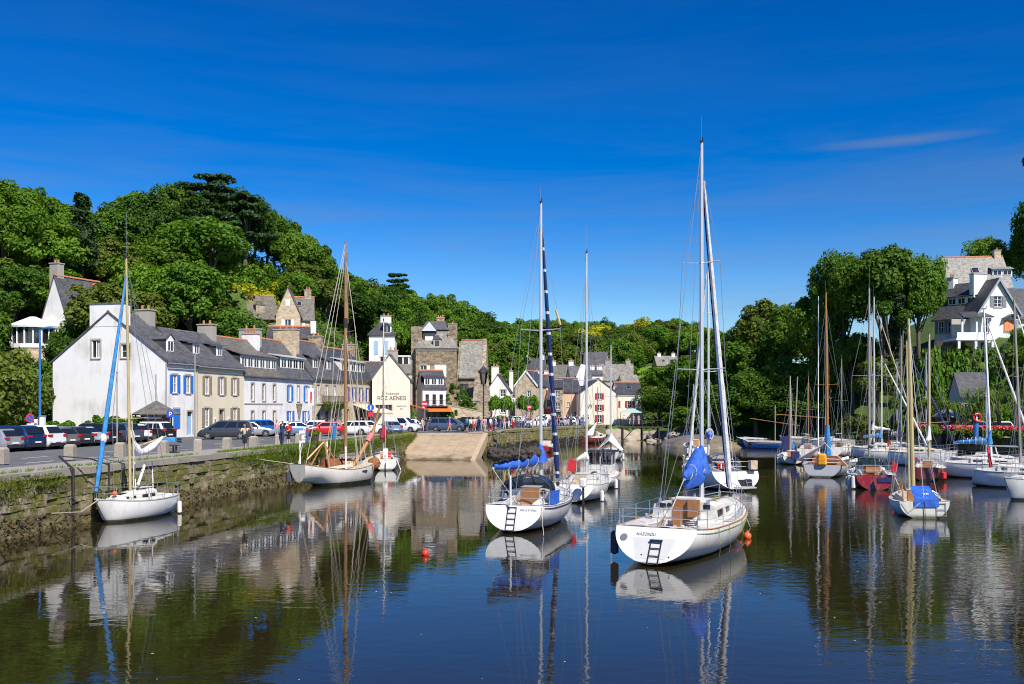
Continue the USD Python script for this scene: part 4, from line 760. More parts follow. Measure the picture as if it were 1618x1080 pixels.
# houses on the left hillside
hz = ground(-38, 128)
h = House('stone_villa', 'large brown stone villa with steep slate roof and white shutters above the row', 'house', (wx(383, 142), 142, 13.0), math.radians(30), 5.7, 8.0, 6.0, 9.6, 'x', wall='stone_wall', roof='slate_brown', base=-6, oh=.45)
h.win('l', 2.2, 2.8, .9, 1.6); h.win('f', 1.0, 2.6, .8, 1.5); obj('stone_dormer', MB().bb(2.2, .6, 6.0, 3.5, 2.8, 7.9), 'stone_wall', h.t); obj('stone_dormer_roof', MB().prism([(2.05, 7.9), (2.85, 8.6), (3.65, 7.9)], .5, 3.2, 'xzy'), 'slate_brown', h.t); h.finish()
h = House('stone_gable_house', 'narrow gabled stone house with white shutters joined to the brown villa', 'house', (wx(436, 139.5), 139.5, 13.0), math.radians(8), 3.5, 8, 6.0, 10.0, 'y', wall='stone_warm', roof='slate_brown', base=-6, oh=.2)
h.win('f', 1.7, 3.5, .9, 1.8, 'white_paint'); h.win('f', 1.7, 7.3, .6, 1.0, 'white_paint', closed=True); h.finish()
h = House('stone_annexe_house', 'right hand stone house with skylight and brick chimney joined to the brown villa', 'house', (wx(454, 142), 142, 13.0), math.radians(8), 3.7, 6, 5.6, 9.1, 'x', wall='stone_warm', roof='slate_brown', base=-6)
h.win('f', 1.7, 3.5, .9, 1.6, 'white_paint'); h.skylight(1.6, 2.0); h.chimney(2.8, 3.1, 1.0, .8, 10.2, 'stone_wall', 2, base=7); obj('end_pier', MB().bb(3.41, -.3, 3.4, 4.2, .6, 5.3), 'white_wall', h.t); h.finish()
h = House('slate_annexe', 'low slate roofed annexe in front of the stone villa', 'house', (wx(422, 137), 137, 11.2), math.radians(8), 5.9, 2.5, 4.3, 5.9, 'x', wall='stone_warm', roof='slate_dark', base=-6, skew=2.0); h.finish()
h = House('white_hill_house', 'white house with pale blue shutters among trees above the stone terrace houses', 'house', (wx(583, 160), 160, 12.8), math.radians(4), 4.3, 6.5, 4.7, 7.2, 'x', wall='white_wall', roof='slate_dark', base=-5, hip=1.4, oh=.3)
for a in (1.2, 2.9): h.win('f', a, 1.5, .7, 2.3, 'shutter_pale', closed=True)
h.dormer(3.0, 1.4, 1.5, .5, 'shed', wall='white_wall'); h.chimney(2.6, 4, 1.8, .8, 8.3, 'white_wall', 2, base=5); h.finish()
o = thing('white_terrace', 'long white flat roofed terrace with square openings below the white hill house', 'terrace', (wx(598, 156), 156, 12.0), math.radians(2)); obj('slab', MB().bb(0, 0, 1.7, 5.2, 2.5, 1.95), 'white_wall', o)
for k in range(6): obj('pillar', MB().bb(.1 + k * .95, .1, -3, .32 + k * .95, .35, 1.697), 'white_wall', o)
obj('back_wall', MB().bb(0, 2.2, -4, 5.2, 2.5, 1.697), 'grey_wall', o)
vz = 12.6
h = House('white_villa', 'white steep gabled villa with glazed round veranda on the left hillside', 'house', (wx(66, 117), 117, vz), math.radians(-22), 4.2, 7, 3.4, 8.8, 'y', wall='white_wall', roof='slate', base=-7, oh=.35)
h.win('f', 2.1, 1.2, .9, 1.5); h.chimney(1.6, .8, 1.3, 1.0, 10.4, 'chimney_render', 2, base=5); h.finish()
h = House('white_villa_wing', 'white side wing of the hillside villa half hidden by leaves', 'house', (wx(95, 119), 119, vz), math.radians(-10), 4.0, 6, 3.2, 8.3, 'x', wall='white_wall', roof='slate', base=-7, oh=.3); h.win('f', 2.4, .9, .9, 1.5); h.finish()
o = thing('veranda', 'white glazed half round veranda on a brick base beside the hillside villa', 'veranda', (wx(52, 114), 114, vz - 2.4)); n = 9; rad = 2.5
an = np.linspace(math.pi * 1.0, math.pi * 2.0, n)
obj('base', MB().loft([[(1.0 * rad * math.cos(a), rad * .8 * math.sin(a), z) for a in np.linspace(0, 2 * math.pi, 19)[:-1]] for z in (-6, 2.2)]), 'stone_warm', o); obj('sill', MB().loft([[(1.05 * rad * math.cos(a), 1.05 * rad * .8 * math.sin(a), z) for a in np.linspace(0, 2 * math.pi, 19)[:-1]] for z in (2.203, 2.7)]), 'white_paint', o)
obj('glazing', MB().loft([[(.96 * rad * math.cos(a), .96 * rad * .8 * math.sin(a), z) for a in np.linspace(0, 2 * math.pi, 19)[:-1]] for z in (2.703, 4.6)]), 'pane', o)
for a in an: obj('post', MB().bb(rad * math.cos(a) - .07, rad * .8 * math.sin(a) - .07, 2.703, rad * math.cos(a) + .07, rad * .8 * math.sin(a) + .07, 4.6), 'white_paint', o)
obj('roof', MB().loft([[(k * rad * math.cos(a), k * rad * .8 * math.sin(a), z) for a in np.linspace(0, 2 * math.pi, 19)[:-1]] for k, z in ((1.2, 4.603), (1.22, 4.85), (.15, 6.0))]), 'white_paint', o)
# village at the far end of the harbour
def vh(name, label, px0, px1, Y, zb, zeave, zridge, yaw=0.0, D=7.0, axis='x', **k):
    x0 = wx(px0, Y); return House(name, label, k.pop('cat', 'house'), (x0, Y, zb), math.radians(yaw), wx(px1, Y) - x0, D, zeave - zb, zridge - zb, axis, **k)
h = vh('white_village_house', 'small white gabled house with tall chimney behind the round trimmed trees', 768, 806, 168, 2.6, wz(619, 168), wz(592, 168), -4, 8, 'y', wall='white_wall', roof='slate_dark', oh=.1)
h.win('f', 3.0, 4.7, .9, 1.2, sill=None, surround='granite_lintel'); h.win('f', 3.0, 1.9, .9, 1.2, surround='granite_lintel'); h.chimney(1.6, .5, 1.3, .8, wz(579, 168) - 2.6, 'white_wall', 2, base=5); h.chimney(4.0, 6.5, .7, .8, wz(584, 168) - 2.6, 'white_wall', 1, base=5); h.finish()
h = vh('grey_village_house', 'narrow white house under a dark hipped roof left of the stone gable', 803, 818, 174, 3.0, wz(625, 174), wz(606, 174), 0, 6, 'y', wall='white_wall', roof='slate_dark', hip=1.2); h.win('f', .8, 3, .6, .9); h.finish()
h = vh('stone_village_house', 'stone gabled house with white bargeboards and two small windows', 814, 849, 166, 2.6, wz(608, 166), wz(586, 166), -14, 9, 'y', wall='stone_warm', roof='slate_dark', oh=.2)
h.win('f', 2.5, 4.7, .65, 1.0, surround='granite_lintel'); h.win('f', 2.5, 2.3, .65, 1.0, surround='granite_lintel'); h.verge('white_paint'); h.finish()
h = vh('shop_house', 'white fronted shop with red ground floor and yellow sign between the stone houses', 847, 875, 172, 2.6, wz(610, 172), wz(592, 172), 0, 7, wall='white_wall', roof='slate_dark')
h.win('f', .9, 3.0, .7, 1.2, frame='shutter_brown'); h.win('f', 2.3, 3.0, .7, 1.2, frame='shutter_brown'); obj('shop_front', MB().bb(.1, -.25, .05, 3.0, -.004, 2.5), 'shop_red', h.t); obj('shop_sign', MB().bb(1.0, -.3, 5.0, 2.0, -.25, 6.0), 'flower_orange', h.t); obj('shop_window', MB().bb(.6, -.29, .5, 2.5, -.255, 1.8), 'pane', h.t)
for a in (.9, 2.3): obj('oriel', MB().bb(a - .45, -.3, 4.6, a + .45, -.004, 6.2), 'white_paint', h.t)
h.finish()
h = vh('grey_village_house', 'grey stone house with one column of two windows right of the red shop', 874, 889, 168, 2.6, wz(612, 168), wz(600, 168), 0, 7, wall='stone_wall', roof='slate_dark'); h.win('f', .85, 4.6, .8, 1.1); h.win('f', .85, 2.4, .8, 1.2); h.win('f', .85, .1, 1.0, 1.9, door='iron'); h.finish()
h = vh('salmon_house', 'salmon pink house with blank front beside the cream red shuttered house', 889, 918, 170, 2.6, wz(618, 170), wz(597, 170), 6, 8, wall='salmon_wall', roof='slate_dark'); h.win('f', 2.6, .1, .9, 1.9, door='shutter_brown'); h.win('f', 1.1, 2.9, .6, .8); h.finish()
h = vh('cream_red_shutter_house', 'cream gable of the waterside house with dark red shutters and black emblem', 917, 975.5, 165, 2.45, wz(621, 165), wz(599, 165), 4, 9, 'y', wall='pale_cream_wall', roof='slate_dark', oh=.15)
for b in (4.35, 2.35, .3): h.win('f', 3.35, b, .75, 1.05 if b > 1 else 1.3, 'shutter_red', bars=1)
lg = h.t
for k, (dx, dz, an_) in enumerate(((-.4, .2, 2.3), (-.15, .35, 1.9), (.1, .4, 1.4), (.35, .3, 1.0), (-.3, -.1, 2.7), (.2, -.05, .6))):
    obj('emblem', MB().tube([(1.7 + dx - .16 * math.cos(an_), -.015, 3.0 + dz - .2 * math.sin(an_)), (1.7 + dx + .16 * math.cos(an_), -.015, 3.0 + dz + .2 * math.sin(an_))], [.09, .02], 5), 'iron', lg)
h.finish()
h = vh('cream_wing', 'right wing of the cream waterside house with skylight and green canopy below', 975.5, 1016, 165.3, 2.45, wz(622, 165), wz(604, 165), 4, 7, wall='pale_cream_wall', roof='slate_dark', oh=.25, cornice='white_paint')
h.win('f', .35, 2.9, .35, 1.15, 'shutter_red', closed=True); h.win('f', 2.2, 2.9, .8, 1.15, 'shutter_red'); h.skylight(2.3, 1.6, 1.0, .9); h.chimney(-.1, 2.2, .5, .8, 6.6, 'white_wall', 1, base=4.6); h.finish()
o = thing('terrace_canopy', 'pale green canvas canopy over the terrace of the cream wing', 'canopy', (wx(979, 162.5), 162.5, 2.45)); obj('canopy', MB().add([(0, -.6, 2.0), (4.0, -.6, 2.0), (4.0, 2.0, 2.0), (0, 2.0, 2.0), (1.6, .7, 2.75), (2.5, .7, 2.75)], [(0, 1, 5), (0, 5, 4), (1, 2, 5), (2, 3, 4), (2, 4, 5), (3, 0, 4), (0, 2, 1), (0, 3, 2)]), 'canvas_green', o)
for xx in (.1, 2.0, 3.9): obj('post', MB().bb(xx - .04, -.5, 0, xx + .04, -.42, 2.0), 'dark_wood', o)
far = [('orange_house', 'orange rendered house with a plain slate roof high at the left of the village', 829, 862, 205, 6.5, 588, 566, 0, 'orange_wall', 'slate_dark', [(1.2, 3.0), (3.2, 3.0)]),
       ('long_slate_house', 'long house with mottled dark roof and two white chimneys behind the shop', 868, 912, 190, 5.0, 597, 576, 3, 'white_wall', 'slate_brown', [(1.5, 4.0)]),
       ('grey_village_house', 'grey gabled house with a broad white gable edge behind the salmon house', 904, 938, 183, 4.5, 609, 578, 8, 'grey_wall', 'slate', []),
       ('hill_house', 'house with steep mottled slate roof and white right gable standing above the village', 921, 957, 215, 8.0, 581, 556, -12, 'white_wall', 'slate', []),
       ('white_village_block', 'white square chimneyed block in the middle of the village roofs', 934, 952, 188, 5.0, 592, 584, 0, 'white_wall', 'slate', []),
       ('beige_village_house', 'beige house with broad grey lichen roof at the right of the village', 950, 1000, 195, 5.0, 600, 575, -6, 'grey_wall', 'slate_lichen', [(2.0, 3.6), (4.4, 3.6)]),
       ('stone_village_barn', 'small stone barn with sloping roof at the far right end of the village', 985, 1012, 190, 4.0, 612, 592, 5, 'stone_warm', 'slate_lichen', []),
       ('meadow_house', 'lone stone house with two skylights on the green meadow behind the village', 1038, 1073, 262, 15.2, 577, 562, 2, 'stone_warm', 'slate_lichen', [(1.6, .4), (4.4, .4)]),
       ('white_village_house', 'low white house between orange house and stone gable', 846, 870, 186, 4.5, 606, 592, 4, 'white_wall', 'slate_dark', [(1.2, 2.6)])]
for nm, lb, a, b, Y, zb, pe, pr, yw, wl, rf, ws in far:
    h = vh(nm, lb, a, b, Y, zb, wz(pe, Y), wz(pr, Y), yw, 7, wall=wl, roof=rf, base=-5, oh=.25, ridge_mat=None)
    for x, z in ws: h.win('f', x, z, .9, 1.2)
    W = h.W
    if 'gabled house with a broad' in lb: obj('white_gable_edge', MB().prism([(.0, h.eave - .1), (W * .5, h.eave + .0), (W * .62, h.ridge + .2), (W * .4, h.ridge + .35)], -.42, -.32, 'xzy'), 'white_paint', h.t)
    if 'chimney' in lb or 'beige' in lb or 'hill' in lb or 'lone' in lb or 'orange' in lb:
        h.chimney(W * .2, 3.5, 1.0, .8, h.ridge + .9, 'white_wall' if 'beige' not in lb else 'chimney_render', 1); h.chimney(W * .85, 3.5, 1.0, .8, h.ridge + .9, 'white_wall' if 'beige' not in lb else 'chimney_render', 1)
    if 'lone' in lb: h.skylight(W * .35, 1.6); h.skylight(W * .7, 1.6)
    h.finish()
# the white house on the right bank and the grey roof behind it
wzb = 14.0; wX = wx(1477, 125)
h = House('white_bank_house', 'large white house with dark slate roof and grey shutters on the right hillside', 'house', (wX, 125, wzb), math.radians(-48), 6.6, 7.5, 3.2, 7.6, 'x', wall='white_wall', roof='slate_dark', base=-4, oh=.5, ridge_mat=None)
for a in (.8, 2.0, 3.7): h.win('f', a, 1.0, .7, 1.6, 'shutter_grey', one='l')
h.dormer(3.0, 3.6, 1.1, 1.2, 'shed', n=3, roof='slate_dark', wall='white_wall', slope=.2); h.chimney(.6, 3.9, .9, 1.4, 8.6, 'white_wall', 2, base=5); obj('plinth', MB().bb(-.05, -.06, -3.9, 6.6, -.003, -.05), 'stone_dark', h.t); h.finish()
gw = 5.6; gX = wx(1545, 119.5)
g = House('white_bank_gable', 'white pointed front gable with grey bargeboards and orange blind joined to the bank house', 'house', (gX, 119.5, wzb), math.radians(9), gw, 9.0, 3.4, 7.5, 'y', wall='white_wall', roof='slate_dark', base=-4, oh=.35, gable_oh=.35, ridge_mat=None)
g.win('f', 2.8, 4.0, 1.1, 1.4, 'shutter_grey', bars=2); g.win('f', 1.1, .5, .7, 2.1, 'shutter_grey', one='r'); g.win('f', 4.3, .9, 1.3, 1.5); obj('window_blind', MB().bb(3.62, -.12, .95, 4.98, -.06, 2.4), 'flower_orange', g.t); obj('shutter', MB().bb(5.1, -.06, .9, 5.5, -.01, 2.4), 'shutter_grey', g.t)
obj('porch_hood', MB().prism([(3.3, 2.6), (4.3, 3.1), (5.3, 2.6), (5.3, 2.52), (4.3, 2.98), (3.3, 2.52)], -.8, -.004, 'xzy'), 'slate_dark', g.t); g.verge('zinc'); g.chimney(2.0, 2.8, 1.8, .9, 8.5, 'white_wall', 0, base=5.5)
obj('lower_window', MB().bb(.4, -.05, -1.8, 2.2, -.01, -.5), 'pane', g.t); obj('drain_pipe', bar((5.5, -.08, -2), (5.5, -.08, 3.3), .05), 'white_paint', g.t); g.finish()
h = House('white_side_wing', 'right hand wing of the bank house with dark slate roof at the picture edge', 'house', (gX + 5.4, 122.5, wzb), math.radians(9), 6.5, 7, 3.0, 7.0, 'x', wall='white_wall', roof='slate_dark', base=-4, oh=.4, ridge_mat=None); h.win('f', 1.2, .9, .8, 1.3); h.finish()
o = thing('loggia', 'covered white loggia with slate hood at the corner of the white bank house', 'loggia', (gX - 1.7, 118.8, wzb)); obj('floor', MB().bb(-1.6, -.6, -.3, 3.2, 3, 0), 'white_paint', o); obj('hood', MB().loft([[(-.9, -.9, 2.5), (3.0, -.9, 2.5), (3.0, -.9, 2.62), (-.9, -.9, 2.62)], [(-.6, 1.0, 3.3), (2.4, 1.0, 3.3), (2.4, 1.0, 3.42), (-.6, 1.0, 3.42)]]), 'slate_dark', o)
for xx in (-.8, 1.0, 2.7): obj('column', MB().bb(xx - .11, -.5, 0.003, xx + .11, -.28, 2.497), 'white_paint', o)
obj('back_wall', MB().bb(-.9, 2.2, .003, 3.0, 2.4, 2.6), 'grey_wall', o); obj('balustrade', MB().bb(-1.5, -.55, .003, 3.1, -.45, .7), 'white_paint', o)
for xx in (-1.2, .9, 3.0): obj('pier', MB().bb(xx - .15, -.5, -4, xx + .15, -.2, -.303), 'white_paint', o)
h = House('grey_roof_house', 'house with a huge pale grey roof rising behind the white bank house', 'house', (wx(1500, 150), 150, 20.0), math.radians(-8), 9.4, 9, 4.2, wz(401, 150) - 20.0, 'x', wall='white_wall', roof='roof_beige', base=-6, oh=.3)
h.skylight(4.6, 2.4, 1.1, 1.2); obj('dormer_slot', MB().bb(7.4, 1.4, 5.2, 9.4, 2.6, 6.0), 'iron', h.t); h.dormer(8.4, 3.0, 1.1, 1.6, 'shed', roof='roof_beige', slope=.35, n=2, wall='roof_beige'); h.chimney(8.6, 4.5, 1.0, 1.0, h.ridge + 1.0, 'stone_warm', 1, base=8); h.finish()
h = House('park_house', 'small dark slate roofed house among the palms behind the park', 'house', (wx(1517, 103), 103, 3.6), math.radians(-10), 3.0, 4.2, 3.2, 5.4, 'x', wall='grey_wall', roof='slate_dark', base=-3, oh=.4, ridge_mat=None); h.win('f', .8, .9, .7, 1.2); h.win('f', 2.1, .9, .7, 1.2); h.finish()
h = House('park_kiosk', 'dark little kiosk with blue grey roof behind the flower beds', 'kiosk', (wx(1487, 98), 98, 2.4), math.radians(-5), 1.5, 1.6, 1.9, 2.8, 'x', wall='iron', roof='zinc', hip=.4, oh=.25, base=-1); h.finish()
# brick kiosk with a slate pyramid roof at the corner of the white house
o = thing('brick_kiosk', 'small brick kiosk with slate pyramid roof and white notice before the white house', 'kiosk', (wx(247, 86.5), 86.5, 2.4))
q = [(1.35 * math.cos(a), 1.35 * math.sin(a)) for a in np.arange(8) * math.pi / 4 + math.pi / 8]
obj('wall', MB().loft([[(x, y, z) for x, y in q] for z in (0, 2.2)]), 'brick_wall', o); obj('roof', MB().loft([[(x * k, y * k, z) for x, y in q] for k, z in ((1.55, 2.2), (1.57, 2.3), (.05, 3.5))]), 'slate_brown', o)
obj('notice', MB().bb(-.15, -1.42, .5, .65, -1.36, 1.5), 'white_paint', o); obj('lintel', MB().bb(-.6, -1.36, 1.85, .9, -1.3, 2.05), 'white_paint', o); obj('post', MB().bb(-1.5, -1.2, 0, -1.38, -1.08, 2.2), 'dark_wood', o)
# ---------------------------------------------------------------- trees and plants
def leaves(c, rc, n, size, rs, center, up=0.25, jit=0.55, flat=1.0):
    "n leaf quads over clumps (centres c, radii rc): positions, frames, corners"
    k = rs.randint(0, len(c), n); d = rs.normal(0, 1, (n, 3)); d[:, 2] += 0.25; d /= np.linalg.norm(d, axis=1, keepdims=True)
    r = rc[k][:, None] * (rs.uniform(0.45, 1.08, n) ** 0.6)[:, None]; P = c[k] + d * r * [1, 1, flat]
    out = P - center; out /= np.linalg.norm(out, axis=1, keepdims=True) + 1e-9
    N = 0.55 * d + 0.4 * out + [0, 0, up] + rs.normal(0, jit, (n, 3)); N /= np.linalg.norm(N, axis=1, keepdims=True)
    t = np.cross(N, rs.normal(0, 1, (n, 3))); t /= np.linalg.norm(t, axis=1, keepdims=True) + 1e-9; b = np.cross(N, t)
    s = (size * rs.uniform(0.55, 1.35, n))[:, None]
    V = np.stack([P - t * s * 0.62, P - b * s * 0.36 + N * s * 0.08, P + t * s * 0.62, P + b * s * 0.36 + N * s * 0.08], 1).reshape(-1, 3)
    F = np.arange(4 * n).reshape(-1, 4)
    return V, np.vstack([F[:, [0, 1, 2]], F[:, [0, 2, 3]]])
def crown_clumps(R, cz, n, rs, lo=0.45, rcl=(0.15, 0.30), bottom=-0.75):
    d = rs.normal(0, 1, (n * 3, 3)); d /= np.linalg.norm(d, axis=1, keepdims=True); d = d[d[:, 2] > bottom][:n]
    f = rs.uniform(lo, 0.92, len(d)) ** 0.7; lump = 0.68 + 0.78 * (meshkit.fbm(d * 1.6 + rs.uniform(0, 50), 2, 3) - 0.3)
    c = d * (f * lump)[:, None] * np.asarray(R) + [0, 0, cz]; rc = rs.uniform(*rcl, len(d)) * np.mean(R)
    return c, rc
PROTO = {}
def tree_proto(key, seed, H, R, trunk_r, leafm, nclump, nleaf, size, cz=None, bark='bark', kind='broad'):
    rs = np.random.RandomState(seed); p = stage.CreateClassPrim(f'/World/{key}'); p.SetTypeName('Xform')
    cz = H - R[2] if cz is None else cz
    if kind == 'broad': c, rc = crown_clumps(R, cz, nclump, rs)
    elif kind == 'layer':      # flat tiers of a cedar or pine
        c = []
        for k in range(nclump):
            t = rs.uniform(0.0, 1.0); z = cz - R[2] + 2 * R[2] * t; rr = R[0] * (1.05 - 0.75 * t) * rs.uniform(0.25, 1.0); a = rs.uniform(0, 6.28); c.append((rr * math.cos(a), rr * math.sin(a), round(z / (R[2] * 0.36)) * R[2] * 0.36 + rs.normal(0, .15)))
        c = np.array(c); rc = rs.uniform(0.14, 0.26, nclump) * R[0]
    elif kind == 'cone':
        t = rs.uniform(0, 1, nclump) ** 0.8; a = rs.uniform(0, 6.28, nclump); rr = R[0] * (1.0 - t * 0.85) * rs.uniform(.3, 1, nclump); c = np.column_stack([rr * np.cos(a), rr * np.sin(a), cz - R[2] + 2 * R[2] * t]); rc = rs.uniform(.2, .34, nclump) * R[0]
    V, F = leaves(c, rc, nleaf, size, rs, np.array([0, 0, cz]), flat=0.35 if kind == 'layer' else 1.0, up=0.6 if kind == 'layer' else .25)
    mb = MB(); z = np.linspace(-1.2, cz + R[2] * .3, 7); sw = np.cumsum(rs.normal(0, .12, (7, 2)), 0); sw[0] = 0
    if trunk_r:
        mb.tube(np.column_stack([sw, z]), trunk_r * np.linspace(1.25, .4, 7), 7)
        for k in rs.choice(len(c), min(len(c), 12), replace=False):
            i = rs.randint(2, 6); a = np.array([*sw[i], z[i]]); m = (a + c[k]) / 2 + [0, 0, .3]; mb.tube([a, m, c[k]], [trunk_r * .42, trunk_r * .26, .03], 5)
        obj('trunk', mb, bark, p)
    obj('crown', MB().add(V, F), leafm, p); PROTO[key] = (p.GetPath(), H, max(R[0], R[1]))
def tree(key, name, label, cat, x, y, z, h, w=None, rz=None, group=None, rs=np.random.RandomState(5)):
    path, H, R = PROTO[key]; sz = h / H; sx = sz if w is None else w / (2 * R)
    t = thing(name, label, cat, (x, y, z), rs.uniform(0, 6.28) if rz is None else rz, group, scale=(sx, sx, sz)); p = t.GetPrim()
    p.GetReferences().AddInternalReference(path); p.SetInstanceable(True); return p
tree_proto('model_oak', 1, 12, (4.6, 4.4, 4.6), .3, 'leaf_mid', 90, 10500, .42)
tree_proto('model_beech', 2, 13, (4.4, 4.6, 5.3), .3, 'leaf_deep', 96, 11000, .41)
tree_proto('model_ash', 3, 12.5, (4.2, 4.0, 5.0), .26, 'leaf_light', 80, 9000, .41)
tree_proto('model_chestnut', 4, 12, (5.0, 4.8, 4.4), .32, 'leaf_mid', 76, 10500, .45)
tree_proto('model_olive_tree', 5, 11, (4.0, 4.2, 4.4), .25, 'leaf_olive', 64, 9000, .41)
tree_proto('model_yellow_tree', 6, 10, (4.2, 4.0, 3.9), .25, 'leaf_yellow', 44, 5600, .45)
tree_proto('model_pine', 7, 14, (6.0, 5.6, 5.0), .35, 'needle', 64, 8000, .5, kind='layer')
tree_proto('model_fir', 8, 13, (2.8, 2.8, 5.6), .28, 'needle', 60, 5200, .45, kind='cone')
tree_proto('model_bush', 9, 3.0, (1.8, 1.7, 1.5), 0, 'leaf_mid', 34, 2600, .24, cz=1.4)
tree_proto('model_light_bush', 10, 2.6, (1.7, 1.8, 1.4), 0, 'leaf_light', 30, 2600, .24, cz=1.2)
tree_proto('model_olive_bush', 12, 2.6, (1.8, 1.7, 1.4), 0, 'leaf_olive', 30, 2600, .24, cz=1.2)
tree_proto('model_fine_tree', 13, 14, (6.4, 5.8, 4.6), .4, 'leaf_mid', 72, 17000, .36, bark='bark')
tree_proto('model_dark_tree', 14, 14, (5.8, 5.6, 5.6), .4, 'leaf_mid', 92, 19000, .38, bark='bark')
tree_proto('model_big_leaf_tree', 15, 9, (5.0, 4.6, 4.3), .35, 'leaf_olive', 90, 15000, .42, cz=4.6)
tree_proto('model_topiary', 16, 3.6, (1.6, 1.6, .95), .1, 'leaf_hedge', 60, 5000, .2, cz=2.5)
foot = []
for p in stage.GetPrimAtPath('/World').GetChildren():
    if p.GetCustomDataByKey('category') in ('house', 'cafe', 'mansion', 'veranda', 'terrace', 'kiosk', 'loggia'):
        ch = p.GetChild('wall') or p.GetChild('base') or p.GetChild('floor') or p.GetChild('slab')
        if not ch: continue
        pts = np.array(UsdGeom.Mesh(ch).GetPointsAttr().Get()); M = np.array(UsdGeom.Xformable(p).GetLocalTransformation()); w = np.column_stack([pts, np.ones(len(pts))]) @ M
        foot.append((shapely.MultiPoint(w[:, :2]).convex_hull, w[:, 2].max()))
hulls = [f[0] for f in foot]; fu = shapely.union_all(hulls)
rs = np.random.RandomState(42); placed = []
LAB = {'model_oak': 'rounded mid green tree', 'model_beech': 'dense dark green tree', 'model_ash': 'lighter green airy tree', 'model_chestnut': 'broad spreading green tree', 'model_olive_tree': 'olive green tree', 'model_fir': 'slim dark conifer', 'model_yellow_tree': 'yellow green tree', 'model_pine': 'dark pine with flat tiers'}
NM = {'model_oak': 'oak_tree', 'model_beech': 'beech_tree', 'model_ash': 'ash_tree', 'model_chestnut': 'chestnut_tree', 'model_olive_tree': 'willow_tree', 'model_fir': 'fir_tree', 'model_yellow_tree': 'golden_tree', 'model_pine': 'pine_tree'}
def hill_tree(key, x, y, h, where, z=None, w=None):
    z = ground(x, y) if z is None else z; placed.append((x, y)); tree(key, NM[key], f'{LAB[key]} {where}', 'tree', x, y, z - .3, h, w, group=f'{LAB[key]}s {where}')
def blocked(x, y, r, h):
    "would this tree stand in a house, or hide one from the harbour"
    pt = shapely.Point(x, y)
    if fu.distance(pt) < r * .75: return True
    px, ww = CX + x / y * FP, r * .85 / y * FP; ztop = CX * 0 + HY - (ground(x, y) + h - CAMZ) / y * FP
    for hl, zt in foot:
        b = np.array(hl.exterior.coords); q = CX + b[:, 0] / b[:, 1] * FP; yb = b[:, 1].mean()
        if y < yb and px + ww > q.min() and px - ww < q.max() and ztop < HY - (zt - 3.6 - CAMZ) / yb * FP + 4: return True
    return False
def where(px, Y=None):
    zone = [(60, 'at the far left edge'), (140, 'around the white hillside villa'), (240, 'behind the white gabled house'), (320, 'behind the cream house'), (385, 'left of the stone villa'), (500, 'behind the stone villa'), (570, 'behind the old boat mast'), (640, 'behind the white hill house'), (720, 'behind the mansion'), (800, 'right of the mansion'), (860, 'behind the orange house'), (920, 'behind the long slate house'), (990, 'behind the steep roofed hill house'), (1060, 'left above the meadow house'), (9999, 'right above the meadow house')]
    z = next(n for p, n in zone if px < p); r = float(ridgeY(px)); lo = 98 if px < 250 else 128 if px < 480 else 160 if px < 640 else 180 if px < 800 else 232
    if Y is None or Y > r - 8: return 'on the skyline ' + z
    t = (Y - lo) / (r - lo); return ('low on the hill ' if t < .33 else 'half way up the hill ' if t < .66 else 'high on the hill ') + z
keysL = ['model_oak', 'model_beech', 'model_chestnut', 'model_ash', 'model_olive_tree', 'model_beech', 'model_oak']
# the ridge first: tops follow the skyline
for px in np.arange(-150, 1130, 15.0):
    Y = float(ridgeY(px)) + rs.uniform(-4, 4); x = wx(px + rs.uniform(-4, 4), Y); zt = wz(skyline(px) + rs.uniform(-2, 12), Y); g = ground(x, Y); h = np.clip(zt - g + .3, 7, 17)
    if px > 805: k = ['model_oak', 'model_olive_tree', 'model_chestnut', 'model_beech', 'model_ash'][rs.randint(5)]
    else: k = keysL[rs.randint(len(keysL))]
    if 300 < px < 372: continue
    hill_tree(k, x, Y, h, where(px), zt - h + .3, w=rs.uniform(.8, 1.05) * min(h * .85, 10))
# cedar on top of the left hill, and the small pine further right
for px, py, Y, h, k, lb, nm in ((338, 268, 150, 13, 'model_pine', 'tall dark cedar with flat tiers crowning the left hill', 'cedar_tree'), (312, 283, 146, 11, 'model_pine', 'lower dark cedar left of the tallest one on the hilltop', 'cedar_tree'), (385, 300, 150, 12, 'model_pine', 'dark cedar on the hilltop right of the tallest one', 'cedar_tree'), (628, 428, 205, 9, 'model_pine', 'small lone pine rising above the wood behind the white hill house', 'pine_tree'),
                                (128, 312, 128, 12, 'model_fir', 'dark fir rising from the wood on the far left skyline', 'fir_tree'), (4, 276, 122, 14, 'model_dark_tree', 'big dark tree at the left edge on the skyline', 'oak_tree')):
    x = wx(px, Y); zt = wz(py, Y); tree(k, nm, lb, 'tree', x, Y, zt - h, h, w=h * .82 if k == 'model_pine' else h * (.85 if k == 'model_dark_tree' else .45)); placed.append((x, Y))
